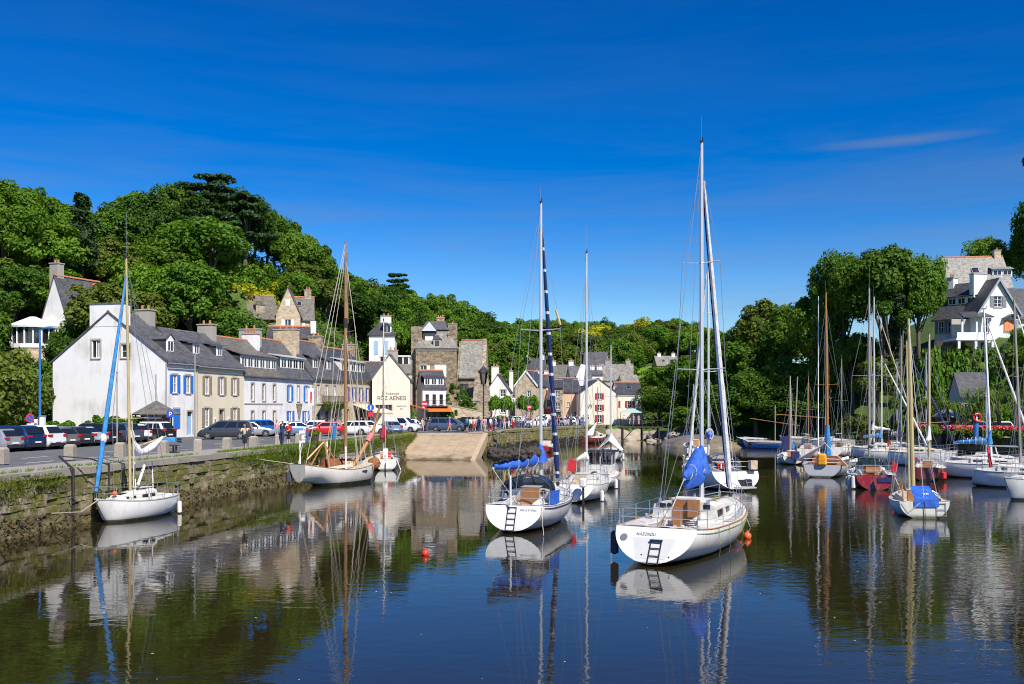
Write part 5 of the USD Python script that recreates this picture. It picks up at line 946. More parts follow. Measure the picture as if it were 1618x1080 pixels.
# yellow tree over the stone villa, and other ones that stand out
for px, py, Y, h, w, k, lb, nm, in ((372, 440, 147, 9, 9, 'model_yellow_tree', 'bright yellow green tree behind the stone villa roof', 'golden_tree'), (392, 414, 151, 9, 8, 'model_oak', 'green tree above the yellow tree behind the stone villa', 'oak_tree'), (374, 424, 149.5, 9, 7, 'model_ash', 'light green tree left of the yellow tree by the stone villa', 'ash_tree'), (410, 420, 157, 9, 9, 'model_beech', 'dark green tree above the yellow crowns behind the villa', 'beech_tree'), (424, 437, 152.5, 10, 9, 'model_yellow_tree', 'smaller yellow green tree right of the brightest one', 'golden_tree'), (330, 335, 136, 12, 12, 'model_ash', 'broad bright green tree below the cedars on the left hill', 'ash_tree'), (300, 400, 122, 12, 10, 'model_ash', 'bright green tree above the chimney of the white gabled house', 'ash_tree'),
                                 (163, 440, 110, 11, 9.5, 'model_olive_tree', 'loose olive green tree half hiding the white hillside villa', 'willow_tree'), (225, 455, 112, 9, 8, 'model_olive_tree', 'olive green tree behind the white gabled house roof', 'willow_tree'), (362, 478, 124, 8, 6, 'model_ash', 'light green tree left of the stone villa', 'ash_tree'),
                                 (800, 520, 205, 15, 12, 'model_ash', 'large light green tree right of the mansion', 'ash_tree'), (730, 500, 192, 13, 12, 'model_oak', 'green tree rising behind the stone wing', 'oak_tree'), (945, 512, 300, 13, 16, 'model_yellow_tree', 'pale yellow green crown on the hill behind the village', 'golden_tree'), (1020, 500, 318, 12, 13, 'model_yellow_tree', 'pale crown beside a dark one on the far ridge', 'golden_tree'), (1232 - 170, 505, 322, 12, 14, 'model_olive_tree', 'olive crown on the far ridge above the meadow house', 'willow_tree')):
    x = wx(px, Y); tree(k, nm, lb, 'tree', x, Y, wz(py, Y) - h, h, w); placed.append((x, Y))
n = 0
for _ in range(14000):
    px = rs.uniform(-140, 1180); t = rs.uniform(0, 1); Y = lerp(98 if px < 250 else 128 if px < 480 else 160 if px < 640 else 180 if px < 800 else 232, float(ridgeY(px)) - 3, t); x = wx(px, Y)
    if n > 420: break
    sp = (4.1 if Y < 200 else 5.4); h = rs.uniform(8, 12.5)
    if any((x - a) ** 2 + (Y - b) ** 2 < sp * sp for a, b in placed): continue
    if flatL.distance(shapely.Point(x, Y)) < 5.0: continue
    if 1000 < px < 1140 and Y < 282 and Y > 215: continue
    if HY - (ground(x, Y) + h - CAMZ) / Y * FP < skyline(px) + 4: continue
    if blocked(x, Y, h * .4, h): continue
    k = keysL[rs.randint(7)] if px < 800 else ['model_oak', 'model_olive_tree', 'model_chestnut', 'model_beech', 'model_ash', 'model_olive_tree'][rs.randint(6)]
    hill_tree(k, x, Y, h, where(px, Y), w=h * rs.uniform(.8, 1.12)); n += 1
# undergrowth that fills the gaps of the wood: one mass
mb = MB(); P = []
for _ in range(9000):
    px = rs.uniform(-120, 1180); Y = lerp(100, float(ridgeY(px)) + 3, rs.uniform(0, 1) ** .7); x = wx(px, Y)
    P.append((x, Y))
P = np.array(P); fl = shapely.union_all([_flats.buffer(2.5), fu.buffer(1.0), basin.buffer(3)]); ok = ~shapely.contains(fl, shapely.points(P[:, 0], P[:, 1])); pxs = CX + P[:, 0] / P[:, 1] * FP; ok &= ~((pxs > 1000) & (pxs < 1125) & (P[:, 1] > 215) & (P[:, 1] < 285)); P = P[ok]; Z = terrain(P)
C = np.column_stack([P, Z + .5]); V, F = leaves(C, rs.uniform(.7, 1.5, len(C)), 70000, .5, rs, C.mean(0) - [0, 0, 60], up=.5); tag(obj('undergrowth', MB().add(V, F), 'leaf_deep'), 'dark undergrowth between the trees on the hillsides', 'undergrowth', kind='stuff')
# right bank
RT = [  # px, top, Y, height, width, key, label
    (1395, 378, 126, 18, 15, 'model_fine_tree', 'tallest broad tree on the right bank with open spreading crown'), (1335, 392, 131, 18, 11.5, 'model_fine_tree', 'tall tree left of the broadest crown on the right bank'), (1290, 448, 134, 15, 9.5, 'model_dark_tree', 'dark tree in front of the tall group on the right bank'), (1452, 400, 124, 14, 8.5, 'model_fine_tree', 'spreading tree just left of the white bank house'),
    (1205, 468, 150, 14, 11, 'model_olive_tree', 'loose olive tree with open top at the left of the right bank group'), (1245, 478, 146, 14, 11, 'model_dark_tree', 'dense tree above the blue rowing boat'), (1180, 520, 150, 12, 11, 'model_oak', 'rounded tree at the left end of the right bank wood'), (1150, 545, 152, 12, 10, 'model_beech', 'dark rounded tree behind the grey mudbank'), (1110, 560, 158, 11, 10, 'model_oak', 'tree right of the cream house beyond the jetty'), (1070, 590, 160, 9, 9, 'model_beech', 'low dark tree beside the cream house'), (1040, 612, 163, 7, 7, 'model_oak', 'small tree leaning over the rocks by the jetty'),
    (1135, 600, 140, 8.5, 9, 'model_beech', 'dark tree overhanging the mudbank'), (1195, 575, 139, 11, 10, 'model_dark_tree', 'dark tree overhanging the moored blue boats'), (1245, 560, 138, 11, 10, 'model_dark_tree', 'broad dark tree overhanging the water behind the small white boats'), (1305, 540, 136, 12, 10, 'model_dark_tree', 'dark tree low on the bank behind the tall masts'), (1345, 520, 130, 11, 9, 'model_fine_tree', 'green tree at the park end of the dark bank'), (1235, 610, 136, 7, 9, 'model_beech', 'low branches reaching the water behind the boats'), (1280, 610, 133, 7, 8, 'model_beech', 'low dark tree at the water beside the park'),
    (1388, 560, 119, 8, 7, 'model_olive_tree', 'small olive tree on the slope above the park'), (1420, 470, 122, 11, 4.5, 'model_fir', 'ivy clad column like tree left of the white bank house'), (1662, 292, 157, 22, 14, 'model_fine_tree', 'tall leafy tree at the right edge beside the white house'), (1652, 228, 166, 26, 11, 'model_pine', 'high pine branch entering at the right edge'), (1556, 368, 164, 14, 10, 'model_fine_tree', 'flat topped tree behind the pale grey roof'), (1625, 352, 161, 16, 8, 'model_fine_tree', 'tree rising above the pale grey roof'), (1700, 330, 160, 20, 12, 'model_dark_tree', 'dark tree at the right edge behind the hill'),
    (1740, 420, 132, 16, 14, 'model_dark_tree', 'outermost dark tree at the right edge'), (1622, 512, 109, 4.5, 5.0, 'model_fine_tree', 'green tree covering the lower right of the white house'), (1085, 640, 150, 5, 8, 'model_oak', 'low tree over the boulders between jetty and mudbank'), (1160, 640, 141, 5, 8, 'model_dark_tree', 'lowest dark tree over the mudbank')]
for px, py, Y, h, w, k, lb in RT:
    x = wx(px, Y); tree(k, {'model_pine': 'pine_tree', 'model_olive_tree': 'willow_tree', 'model_fir': 'ivy_tree'}.get(k, 'bank_tree'), lb, 'tree', x, Y, wz(py, Y) - h, h, w); placed.append((x, Y))
for i, (px, py, Y, h, w) in enumerate(((1410, 505, 121, 8, .0), (1395, 500, 122, 7, 0), (1428, 520, 120, 9, 0))):
    x = wx(px, Y); o = thing('bare_trunk', ['pale leaning trunk under the broad crown on the right bank', 'thin pale trunk leaning left under the broad crown', 'straight pale trunk beside the ivy clad tree'][i], 'tree', (x, Y, wz(py, Y) - 5)); obj('trunk', MB().tube([(0, 0, -4), (-.3, 0, 1), (-1.0 + i * .5, 0, 6)], [.2, .15, .1], 7), 'bark', o); obj('crown', MB().add(*leaves(np.array([[-1.0 + i * .5, 0, 6.2], [-.6 + i * .5, .3, 6.8]]), np.array([.9, .8]), 700, .3, rs, np.array([0, 0, 6.]))), 'leaf_deep', o)
# shrubs of the slope below the white house and of the park
sh = []
for _ in range(900):
    x, y = rs.uniform(46, 72), rs.uniform(96, 122); px = CX + x / y * FP
    if flatR.distance(shapely.Point(x, y)) < .8 or fu.distance(shapely.Point(x, y)) < .9 or not 1380 < px < 1700: continue
    if any((x - a) ** 2 + (y - b) ** 2 < 1.9 for a, b in sh): continue
    if HY - (ground(x, y) + 2.6 - CAMZ) / y * FP < 528: continue
    sh.append((x, y)); k = ['model_bush', 'model_light_bush', 'model_olive_bush'][rs.randint(3)]; h = rs.uniform(1.4, 3.2)
    kn = {'model_bush': 'mid green', 'model_light_bush': 'light green', 'model_olive_bush': 'olive'}[k]; yy = HY - (ground(x, y) - CAMZ) / y * FP; zn = ('at the foot of the slope ' if yy > 625 else 'half way up the slope ' if yy > 590 else 'near the top of the slope ') + ('below the broad bank trees' if px < 1440 else 'behind the stout yellow mast' if px < 1480 else 'left of the park house' if px < 1520 else 'behind the park house' if px < 1565 else 'at the right edge')
    tree(k, 'slope_bush', f'{kn} bush {zn}', 'bush', x, y, ground(x, y) - .2, h, h * rs.uniform(1.0, 1.5), group=f'{kn} bushes {zn}')
for px, py, Y, h, w, k, lb in ((1503, 590, 100, 3.2, 3.4, 'model_topiary', 'large round dark green clipped bush left of the park house'), (1475, 650, 92, 1.4, 2.2, 'model_light_bush', 'yellow green bush in the flower bed'), (1378, 682, 105, 1.7, 4.2, 'model_olive_bush', 'brown green bush at the left end of the park path'), (1352, 680, 110, 2.2, 4.5, 'model_olive_bush', 'low brownish bush on the bank behind the white boats'), (1430, 655, 98, 2.4, 2.6, 'model_bush', 'dark bush at the left end of the flower bed')):
    x = wx(px, Y); z = 2.4; tree(k, 'park_bush', lb, 'bush', x, Y, z - .1, h, w)
for i, (px, h, w) in enumerate(((1494, 3.0, 3.2), (1513, 3.4, 3.6), (1530, 3.0, 3.4), (1547, 3.6, 3.6), (1563, 3.2, 3.4))):
    tree(('model_bush', 'model_olive_bush')[i % 2], 'garden_bush', ['first', 'second', 'third', 'fourth', 'fifth'][i] + ' bush from the left in the row hiding the wall of the park house', 'bush', wx(px, 100.5), 100.5, 2.5, h, w)
for i, (px, w) in enumerate(((1490, 2.6), (1508, 3.0), (1528, 2.8), (1546, 2.6), (1563, 2.4), (1582, 2.8), (1600, 3.0), (1474, 2.8))):
    x = wx(px, 115.6); g_ = ground(x, 115.6); tree(('model_bush', 'model_light_bush', 'model_olive_bush')[i % 3], 'terrace_bush', ['light green', 'dark', 'yellowish', 'full', 'loose', 'small', 'broad', 'outer'][i] + ' bush growing against the terrace of the white bank house, ' + ['left of the loggia', 'under the loggia floor', 'between the loggia piers', 'at the loggia corner', 'under the gable door', 'under the gable window', 'at the right gable corner', 'at the far left wall'][i], 'bush', x, 115.6, g_ - .3, max(13.2 - g_, 1.5) + rs.uniform(-.4, .3), w * 1.7)
def palm(x, y, z, h, label, seed, heads=2, n=70, ln=1.0):
    rs = np.random.RandomState(seed); o = thing('palm_tree', label, 'palm', (x, y, z)); T, L = MB(), MB()
    for k in range(heads):
        top = np.array([rs.uniform(-.8, .8) * (heads > 1), rs.uniform(-.5, .5) * (heads > 1), h * rs.uniform(.72, 1.0)]); T.tube([(0, 0, -.5), (top[0] * .2, top[1] * .2, h * .4), top], [.16, .13, .1], 7)
        d = rs.normal(0, 1, (n, 3)); d[:, 2] = rs.uniform(-.55, 1.0, n); d /= np.linalg.norm(d, axis=1, keepdims=True); l = ln * rs.uniform(.7, 1.1, n)[:, None]
        s = np.cross(d, [0, 0, 1.]); s /= np.linalg.norm(s, axis=1, keepdims=True) + 1e-9; s *= .045
        mid = top + d * l * .55 + [0, 0, .06]; tip = top + d * l - np.array([0, 0, .28]) * l
        V = np.stack([top + s * .5, top - s * .5 + d * 0, mid - s, mid + s, tip], 1).reshape(-1, 3); i = np.arange(n)[:, None] * 5
        L.add(V, np.vstack([i + [0, 1, 2], i + [0, 2, 3], i + [3, 2, 4]]))
    obj('trunk', T, 'bark', o); obj('crown', L, 'leaf_palm', o)
for i, (px, Y, h, lb) in enumerate(((1500, 97, 3.6, 'many headed palm in front of the dark park kiosk'), (1522, 95, 3.4, 'bushy palm left of the park house wall'), (1540, 96, 4.4, 'tall palm in front of the park house'), (1562, 94, 4.6, 'broad palm right of the park house'), (1580, 95, 4.8, 'tallest palm behind the pink flower bed'), (1606, 93, 4.2, 'palm at the right edge of the park'), (1470, 99, 4.0, 'palm behind the left end of the flower bed'), (1424, 104, 4.6, 'slender palm at the foot of the slope'), (1496, 112, 4.2, 'palm on the slope under the white bank house'), (1452, 108, 4.4, 'palm half way up the slope left of the round bush'))):
    x = wx(px, Y); palm(x, Y, max(ground(x, Y), 2.4), h, lb, 60 + i, heads=3, ln=1.25)
def bedflowers(name, label, x0, x1, y0, y1, cols, n, seed):
    rs = np.random.RandomState(seed); o = thing(name, label, 'flower bed', (x0, y0, 2.4)); W, D = x1 - x0, y1 - y0
    c = np.column_stack([rs.uniform(0, W, 60), rs.uniform(0, D, 60), rs.uniform(.25, .75, 60)]); obj('leaves', MB().add(*leaves(c, rs.uniform(.25, .45, 60), 2400, .2, rs, np.array([W / 2, D / 2, -2.]))), 'leaf_mid', o)
    for m in cols:
        mb = MB(); P = np.column_stack([rs.uniform(0, W, n), rs.uniform(0, D, n), rs.uniform(.7, 1.15, n)])
        t = rs.normal(0, 1, (n, 3)); t /= np.linalg.norm(t, axis=1, keepdims=True); b = np.cross(t, rs.normal(0, 1, (n, 3))); b /= np.linalg.norm(b, axis=1, keepdims=True) + 1e-9; s = .11
        V = np.stack([P - t * s, P - b * s, P + t * s, P + b * s], 1).reshape(-1, 3); q = np.arange(4 * n).reshape(-1, 4); o2 = obj('blossoms', MB().add(V, q), m, o); tag(o2, kind='stuff')
bedflowers('flower_bed', 'bed of orange red flowers left of the yellow green bush', wx(1455, 94), wx(1478, 94), 93, 95.5, ['flower_orange', 'flower_red'], 260, 3)
bedflowers('flower_bed', 'long bed of pink red flowers in front of the palms', wx(1497, 91), wx(1536, 91), 90, 92.6, ['flower_red', 'flower_pink'], 420, 4)
bedflowers('flower_bed', 'bed of pink red flowers at the right behind the blue pillar', wx(1549, 90), wx(1588, 90), 89, 91.6, ['flower_red', 'flower_pink'], 420, 5)
bedflowers('flower_bed', 'small bed of red flowers at the right edge of the park', wx(1600, 88), wx(1640, 88), 87.5, 90, ['flower_red'], 300, 6)
# left side: big leaved tree behind the cars, hedges, bank and ivy
for px, py, Y, h, w, k, lb in ((0, 538, 84, 8.6, 9.0, 'model_big_leaf_tree', 'big leaved olive green tree behind the first parked cars'), (62, 552, 96, 8.0, 4.6, 'model_chestnut', 'darker tree between the big leaved tree and the white gable'), (-30, 560, 78, 8, 9, 'model_big_leaf_tree', 'olive green tree cut by the left edge behind the cars'), (105, 525, 106, 6, 5, 'model_beech', 'bush like tree under the hillside villa')):
    x = wx(px, Y); tree(k, 'garden_tree', lb, 'tree', x, Y, 2.3 if Y < 100 else wz(py, Y) - h, h, w)
rs = np.random.RandomState(8)
def hedge(name, label, p0, p1, w, h, n, m='leaf_hedge', z=2.4):
    o = thing(name, label, 'hedge', (p0[0], p0[1], z)); d = np.array([p1[0] - p0[0], p1[1] - p0[1]]); L = np.linalg.norm(d); u = d / L; v = np.array([-u[1], u[0]]); k = int(L * 16)
    a, b = rs.uniform(0, L, k), rs.uniform(-w / 2, w / 2, k); c = np.column_stack([u[0] * a + v[0] * b, u[1] * a + v[1] * b, rs.uniform(.15, h, k)])
    obj('leaves', MB().add(*leaves(c, rs.uniform(.18, .36, k), n, .2, rs, np.array([*(u * L / 2), -2.]))), m, o); obj('stems', MB().tube([(0, 0, .1), (u[0] * L, u[1] * L, .1)], w * .3, 6), 'bark', o)
hedge('hedge', 'green grassy hedge between the parked cars and the white gable', (wx(72, 84), 84), (wx(150, 84), 84), 1.6, 1.5, 9000)
hedge('hedge', 'taller green hedge left of the brick kiosk', (wx(152, 84.5), 84.5), (wx(222, 85.5), 85.5), 1.5, 1.9, 9000)
hedge('hedge', 'low yellow green bank of grass left of the blue lamp post', (wx(-20, 82), 82), (wx(70, 83), 83), 1.6, .9, 6000, 'leaf_light')
hedge('ivy', 'green ivy and yellow shrub on the slope before the mansion', (wx(700, 156), 156), (wx(738, 156), 156), 1.6, 5.2, 9000, 'leaf_light', 4.0)
hedge('ivy', 'dark ivy hanging over the terrace wall left of the stone pier', (wx(728, 158), 158), (wx(752, 158), 158), 1.2, 4.2, 6000, 'leaf_mid', 2.6)
hedge('hedge', 'bright green shrubs behind the dark grey people carrier', (wx(695, 148), 148), (wx(726, 148), 148), 1.6, 2.4, 7000, 'leaf_light')
hedge('hedge', 'clipped green hedge in front of the white village house', (wx(766, 160), 160), (wx(812, 161), 161), 1.3, 1.4, 6000, 'leaf_hedge')
for px, lb in ((782, 'left clipped round tree in front of the white village house'), (800, 'second clipped round tree in front of the white village house'), (826, 'third clipped round tree in front of the stone village house'), (842, 'right clipped round tree before the stone village house')):
    tree('model_topiary', 'clipped_tree', lb, 'tree', wx(px, 156), 156, 2.4, wz(624, 156) - 2.4, 2.7)
for i, (px, Y, h, w, lb) in enumerate(((1003, 214, 5, 8, 'bush at the left of the meadow'), (1090, 235, 6, 9, 'bush at the right of the meadow house'), (1120, 225, 8, 9, 'tree at the right end of the meadow'), (1045, 205, 8, 10, 'tree below the meadow house'), (1085, 200, 9, 10, 'broad tree below the right end of the meadow'), (1022, 190, 6, 7, 'round tree between village and meadow'), (1140, 215, 10, 10, 'dark tree right of the meadow'), (1110, 190, 9, 9, 'tree above the cream house on the right'))):
    x = wx(px, Y); tree(['model_oak', 'model_olive_tree', 'model_beech', 'model_ash'][i % 4], 'meadow_tree', lb, 'tree', x, Y, ground(x, Y) - .3, h, w)
# ---------------------------------------------------------------- boats
class Boat:
    "a boat in its own frame: x towards the bow from the foot of the stern, y to port, z up from the water"
    def __init__(s, name, label, cat, stern, bow, L, B, fb, hull='hull_white', deck='deck_white', rake=0.45, stem=0.7, tb=0.06, plan=((0, .72), (.2, .92), (.45, 1), (.72, .78), (.9, .36), (1, .015)), depth=.42, roll=0.0, pitch=0.0, group=None, full=1.0, counter=0.0):
        d = np.array(bow, float) - np.array(stern, float); s.yaw = math.atan2(d[1], d[0]); s.t = thing(name, label, cat, (stern[0], stern[1], 0), s.yaw, group, tilt=(roll, pitch, 0) if roll or pitch else None)
        s.L, s.B = L, B; s.hb = PchipInterpolator(*np.array(plan).T); s.sh = PchipInterpolator([0, .45, 1], fb); s.rake, s.stem, s.tb, s.depth, s.full, s.counter = rake, stem, tb, depth, full, counter; s.deckm = deck
        S = np.concatenate([np.linspace(0, .9, 22), np.linspace(.92, 1, 8)]); u = np.linspace(0, 1, 11); s.rings = []
        for q in S:
            b = float(s.hb(q)) * B / 2; zt = float(s.sh(q)); zk = s.zk(q); w = b * (1 - (1 - u) ** (2.3 * full)) ** .62; z = zk + (zt - zk) * u
            x = s.x(q, u); s.rings.append((x, w, z))
        R = [np.vstack([np.column_stack([x, w, z])[::-1], np.column_stack([x, -w, z])[1:]]) for x, w, z in s.rings]
        m = MB().loft(np.array(R), cap=False, closed=False).mesh(); m.merge_vertices(); s.hullm = hull
        s.hull = obj('hull', m, hull, s.t, smooth=50)
        x, w, z = s.rings[0]; c = MB(); P = np.vstack([np.column_stack([x, w, z])[::-1], np.column_stack([x, -w, z])[1:]]); n = len(P)
        c.add(P - [0.004, 0, 0], [(0, i + 1, i) for i in range(1, n - 1)]); obj('transom', c, hull, s.t)
    def zk(s, q): return float(np.interp(q, [0, .12, .3, .55, .85, .97, 1], [s.tb, lerp(s.tb, -s.depth, .35 if not s.counter else .1), -s.depth * .9, -s.depth, -s.depth * .8, -s.depth * .4, -s.depth * .15]))
    def x(s, q, u):
        f = max(0, (q - .7) / .3) ** 1.6; g = max(0, 1 - q / .18)
        return q * s.L + s.stem * (u - 1) * f * 1.0 + s.rake * u * g - s.counter * (1 - u) * -1.0 * g
    def z(s, q): return float(s.sh(q))
    def w(s, q): return float(s.hb(q)) * s.B / 2
    def dx(s, q): return float(s.x(q, np.array(1.0)))
    def deck(s, c0=None, c1=None, cw=.5, well=.5, camber=.05, seats=True, floor='deck_grey', m=None):
        "the deck from the sheer inwards, with a cockpit well between c0 and c1 (fractions of the length)"
        S = sorted(set(list(np.linspace(0, 1, 26)) + ([c0, c0 - 1e-4, c1, c1 + 1e-4] if c0 is not None else []))); S = [q for q in S if 0 <= q <= 1]; d = MB()
        for q0, q1 in zip(S[:-1], S[1:]):
            inn = cw if c0 is not None and q0 >= c0 - 2e-4 and q1 <= c1 + 2e-4 and (q0 + q1) / 2 > c0 and (q0 + q1) / 2 < c1 else 0.0
            for sg in (1, -1):
                r = []
                for q in (q0, q1):
                    b = s.w(q); X = s.dx(q); Z = s.z(q); i = min(inn, b * .9); r.append([(X, sg * b, Z), (X, sg * lerp(i, b, .5), Z + camber * .75 * (1 - .5 * i / max(b, .01))), (X, sg * i, Z + camber * (1 - i / max(b, .01)))])
                for k in range(2):
                    f = [r[0][k], r[1][k], r[1][k + 1], r[0][k + 1]]; d.add(f, [(0, 1, 2, 3)] if sg < 0 else [(3, 2, 1, 0)])
        obj('deck', d, m or s.deckm, s.t)
        rail = MB()
        for sg in (1, -1): rail.tube([(s.dx(q), sg * s.w(q), s.z(q) + .01) for q in np.linspace(0, 1, 22)], .028, 5)
        s.railobj = obj('toe_rail', rail, s.toe if hasattr(s, 'toe') else 'deck_grey', s.t)
        if c0 is not None:
            x0, x1 = s.dx(c0), s.dx(c1); za = (s.z(c0) + s.z(c1)) / 2 + .02; cwm = min(cw, s.w(c0) * .88); b = MB(); zf = za - well
            b.add([(x0, -cwm, zf), (x1, -cwm, zf), (x1, cwm, zf), (x0, cwm, zf), (x0, -cwm, za), (x1, -cwm, za), (x1, cwm, za), (x0, cwm, za)], [(0, 1, 2, 3), (0, 4, 5, 1), (1, 5, 6, 2), (2, 6, 7, 3), (3, 7, 4, 0)]); ck = obj('cockpit', b, floor, s.t)
            if seats:
                for sg in (1, -1): obj('seat', MB().bb(x0 + .05, min(sg * .26, sg * cwm), zf + .01, x1 - .05, max(sg * .26, sg * cwm), zf + well * .55), 'deck_cream' if floor == 'deck_grey' else floor, ck)
            for sg in (1, -1): obj('coaming', MB().loft([[(x0 + .05, sg * (cwm + .02), za - .02), (x0 + .05, sg * (cwm + .16), za - .02), (x0 + .05, sg * (cwm + .10), za + .10), (x0 + .05, sg * (cwm + .04), za + .10)], [(x1, sg * (cwm + .02), za - .02), (x1, sg * (cwm + .2), za - .02), (x1, sg * (cwm + .13), za + .26), (x1, sg * (cwm + .04), za + .26)]]), s.deckm, s.t)
    def cabin(s, a, f, h=.45, wa=.62, wf=.35, hf=.12, windows=((.1, .4), (.5, .72)), hatch='teak', m=None, door=True, crown=.1, hatchw=.32, sidez=(.35, .75)):
        "a coach roof from a to f, wide wa*half beam aft, tapering forward"
        m = m or s.deckm; N = 9; rings = []
        for k in range(N):
            t = k / (N - 1); q = lerp(a, f, t); hw = min(lerp(wa, wf, t ** 1.4) * s.B / 2, s.w(q) * .86); z0 = s.z(q) + .0; H = lerp(h, hf, t ** 1.8) * (1 if t < .92 else .6); X = s.dx(q)
            rings.append([(X, hw, z0), (X, hw * .93, z0 + H * .82), (X, hw * .7, z0 + H * .97), (X, 0, z0 + H * (1 + crown)), (X, -hw * .7, z0 + H * .97), (X, -hw * .93, z0 + H * .82), (X, -hw, z0)])
        R = np.array(rings); s.cab = R; b = MB().loft(R, cap=True).mesh(); b.fix_normals(); c = obj('cabin', b, m, s.t)
        def side(t, v, sg, off=.012):
            k = t * (N - 1); i = min(int(k), N - 2); fr = k - i; r = lerp(R[i], R[i + 1], fr); lo, hi = (r[0], r[1]) if sg > 0 else (r[6], r[5]); p = lerp(lo, hi, v); return p + np.array([0, sg * off, .002])
        for t0, t1 in windows:
            for sg in (1, -1):
                g = MB(); ts = np.linspace(t0, t1, 4); v0, v1 = sidez
                for tA, tB in zip(ts[:-1], ts[1:]): g.add([side(tA, v0, sg), side(tB, v0, sg), side(tB, v1, sg), side(tA, v1, sg)], [(0, 1, 2, 3)] if sg < 0 else [(3, 2, 1, 0)])
                obj('cabin_window', g, 'window_dark', c)
        x0 = R[0, 0, 0]; zt = R[0, 3, 2]; z0 = R[0, 0, 2]
        if door: obj('companionway', MB().bb(x0 - .03, -hatchw, z0 - .28, x0 - .004, hatchw, zt - .03), hatch, c); obj('sliding_hatch', MB().bb(x0 - .02, -hatchw - .04, zt + .0, x0 + .75, hatchw + .04, zt + .05), m, c)
        obj('deck_hatch', MB().bb(R[6, 0, 0] - .22, -.22, R[6, 3, 2] - .02, R[6, 0, 0] + .22, .22, R[6, 3, 2] + .03), 'window_dark', c)
        s.ctop = lambda X: float(np.interp(X, R[:, 0, 0], R[:, 3, 2])); return c
    def mast(s, x, top, r=.07, m='spar_alu', foot=None, spreaders=((.55, .75),), stay=True, back=True, shroud=.93, wire='wire', genoa=None, gr=.085, frac=.97, lean=0.0, antenna=.9, xb=None, rt=.7, shrouds=True, wr=.011):
        foot = s.z(.5) + .1 if foot is None else foot; s.mx, s.mtop = x, top; xt = x + lean; mm = obj('mast', MB().tube([(x, 0, foot - .1), (lerp(x, xt, .6), 0, lerp(foot, top, .6)), (xt, 0, top)], [r, r, r * rt], 8), m, s.t); s.mfoot = foot
        at = lambda f: np.array([lerp(x, xt, f), 0, lerp(foot, top, f)])
        ends = []
        for f, w in spreaders:
            p = at(f); o = MB()
            for sg in (1, -1): o.tube([p, p + [-.08, sg * w, .05]], [.028, .018], 5); ends.append((f, sg, p + [-.08, sg * w, .05]))
            obj('spreader', o, m, mm)
        q0 = x / s.L
        if shrouds:
            for sg in (1, -1):
                ch = np.array([x - .05, sg * s.w(q0) * .95, s.z(q0)]); mids = [e for f, g, e in ends if g == sg]
                obj('shroud', MB().tube([ch] + mids + [at(shroud)], wr, 4), wire, s.t); obj('lower_shroud', MB().tube([ch + [-.25, 0, 0], at(spreaders[0][0] * .97 if spreaders else .6)], wr, 4), wire, s.t)
        bow = np.array([s.dx(1) - .08, 0, s.z(1) + .05]); s.bow = bow
        if stay: obj('forestay', MB().tube([bow, at(frac)], wr, 4), wire, s.t)
        if back: obj('backstay', MB().tube([np.array([s.dx(0) + .1, 0, s.z(0)]), at(.995)], wr, 4), wire, s.t)
        if genoa:
            a, b = bow + [0, 0, .12], at(frac); ts = np.linspace(0.02, .93, 14); pr = np.interp(ts, [0, .05, .35, .8, .95], [.55, 1, 1.0, .6, .35]) * gr; mb = MB(); rs_ = np.random.RandomState(int(x * 100) % 1000)
            mb.tube([lerp(a, b, t) for t in ts], pr * rs_.uniform(.9, 1.1, 14), 7); obj('furled_sail', mb, genoa, s.t); obj('furling_drum', MB().tube([bow + [0, 0, .0], bow + [0, 0, .22] - unit(bow - b) * .0], .09, 8), 'iron', s.t)
        if antenna: obj('antenna', MB().tube([at(1) + [-.05, 0, 0], at(1) + [-.05, 0, antenna]], .008, 4), 'wire', mm); obj('masthead', MB().box(at(1) + [0, 0, .03], (.3, .08, .07)).box(at(1) + [.16, 0, .16], (.04, .04, .2)), 'iron', mm)
        s.at = at; return mm
    def boom(s, z, L, cover=None, r=.05, m=None, rise=.0, thick=.2, up=.9, lumpy=.15, yaw=0.0, sag=0.0):
        x0 = s.mx; end = np.array([x0 - L * math.cos(yaw), L * math.sin(yaw), z + rise]); b = obj('boom', MB().tube([(x0 - .1, 0, z), end], r, 7), m or 'spar_alu', s.t)
        if cover:
            rs_ = np.random.RandomState(int(abs(x0 * 77 + z * 13)) % 999); n = 12; ts = np.linspace(0, 1, n); a = np.array([x0 - .16, 0, z]); rr = np.interp(ts, [0, .06, .2, .6, 1], [thick * .75, thick * 1.15, thick, thick * .75, thick * .35]) * rs_.uniform(1 - lumpy, 1 + lumpy, n)
            P = [lerp(a, end, t * .97) + [0, 0, rr[i] * .55 - sag * math.sin(t * 3.14)] for i, t in enumerate(ts)]; mb = MB().tube(P, rr * .62, 9, flat=1.35)
            if up: mb.tube([(x0 - .1, 0, z - .05), (x0 - .12, 0, z + up * .5), (x0 - .03, 0, z + up)], [thick * .85, thick * .6, .07], 9)
            c_ = obj('sail_cover', mb, cover, s.t, smooth=60)
            for i in (2, 4, 6, 8): obj('sail_tie', MB().tube([P[i] + [.03, 0, 0], P[i] - [.03, 0, 0]], rr[i] * .66 + .012, 9, flat=1.35), 'rope', c_)
        obj('topping_lift', MB().tube([end, s.at(.99)], .008, 4), 'wire', s.t); return end
    def rails(s, push=True, pul=True, stan=(.25, .42, .6, .78), h=.6, r=.016, m='steel'):
        def tubes(P): 
            mb = MB()
            for p in P: mb.tube(p, r, 5)
            return mb
        S = lambda q, sg, dz=0: np.array([s.dx(q), sg * s.w(q) * .94, s.z(q) + dz])
        if push:
            top = [S(.13, 1, h), S(.03, 1, h), S(.03, -1, h), S(.13, -1, h)]; mid = [p - [0, 0, h * .48] for p in top]
            obj('pushpit', tubes([top, mid] + [[S(q, sg, 0), S(q, sg, h)] for q in (.13, .03) for sg in (1, -1)]), m, s.t)
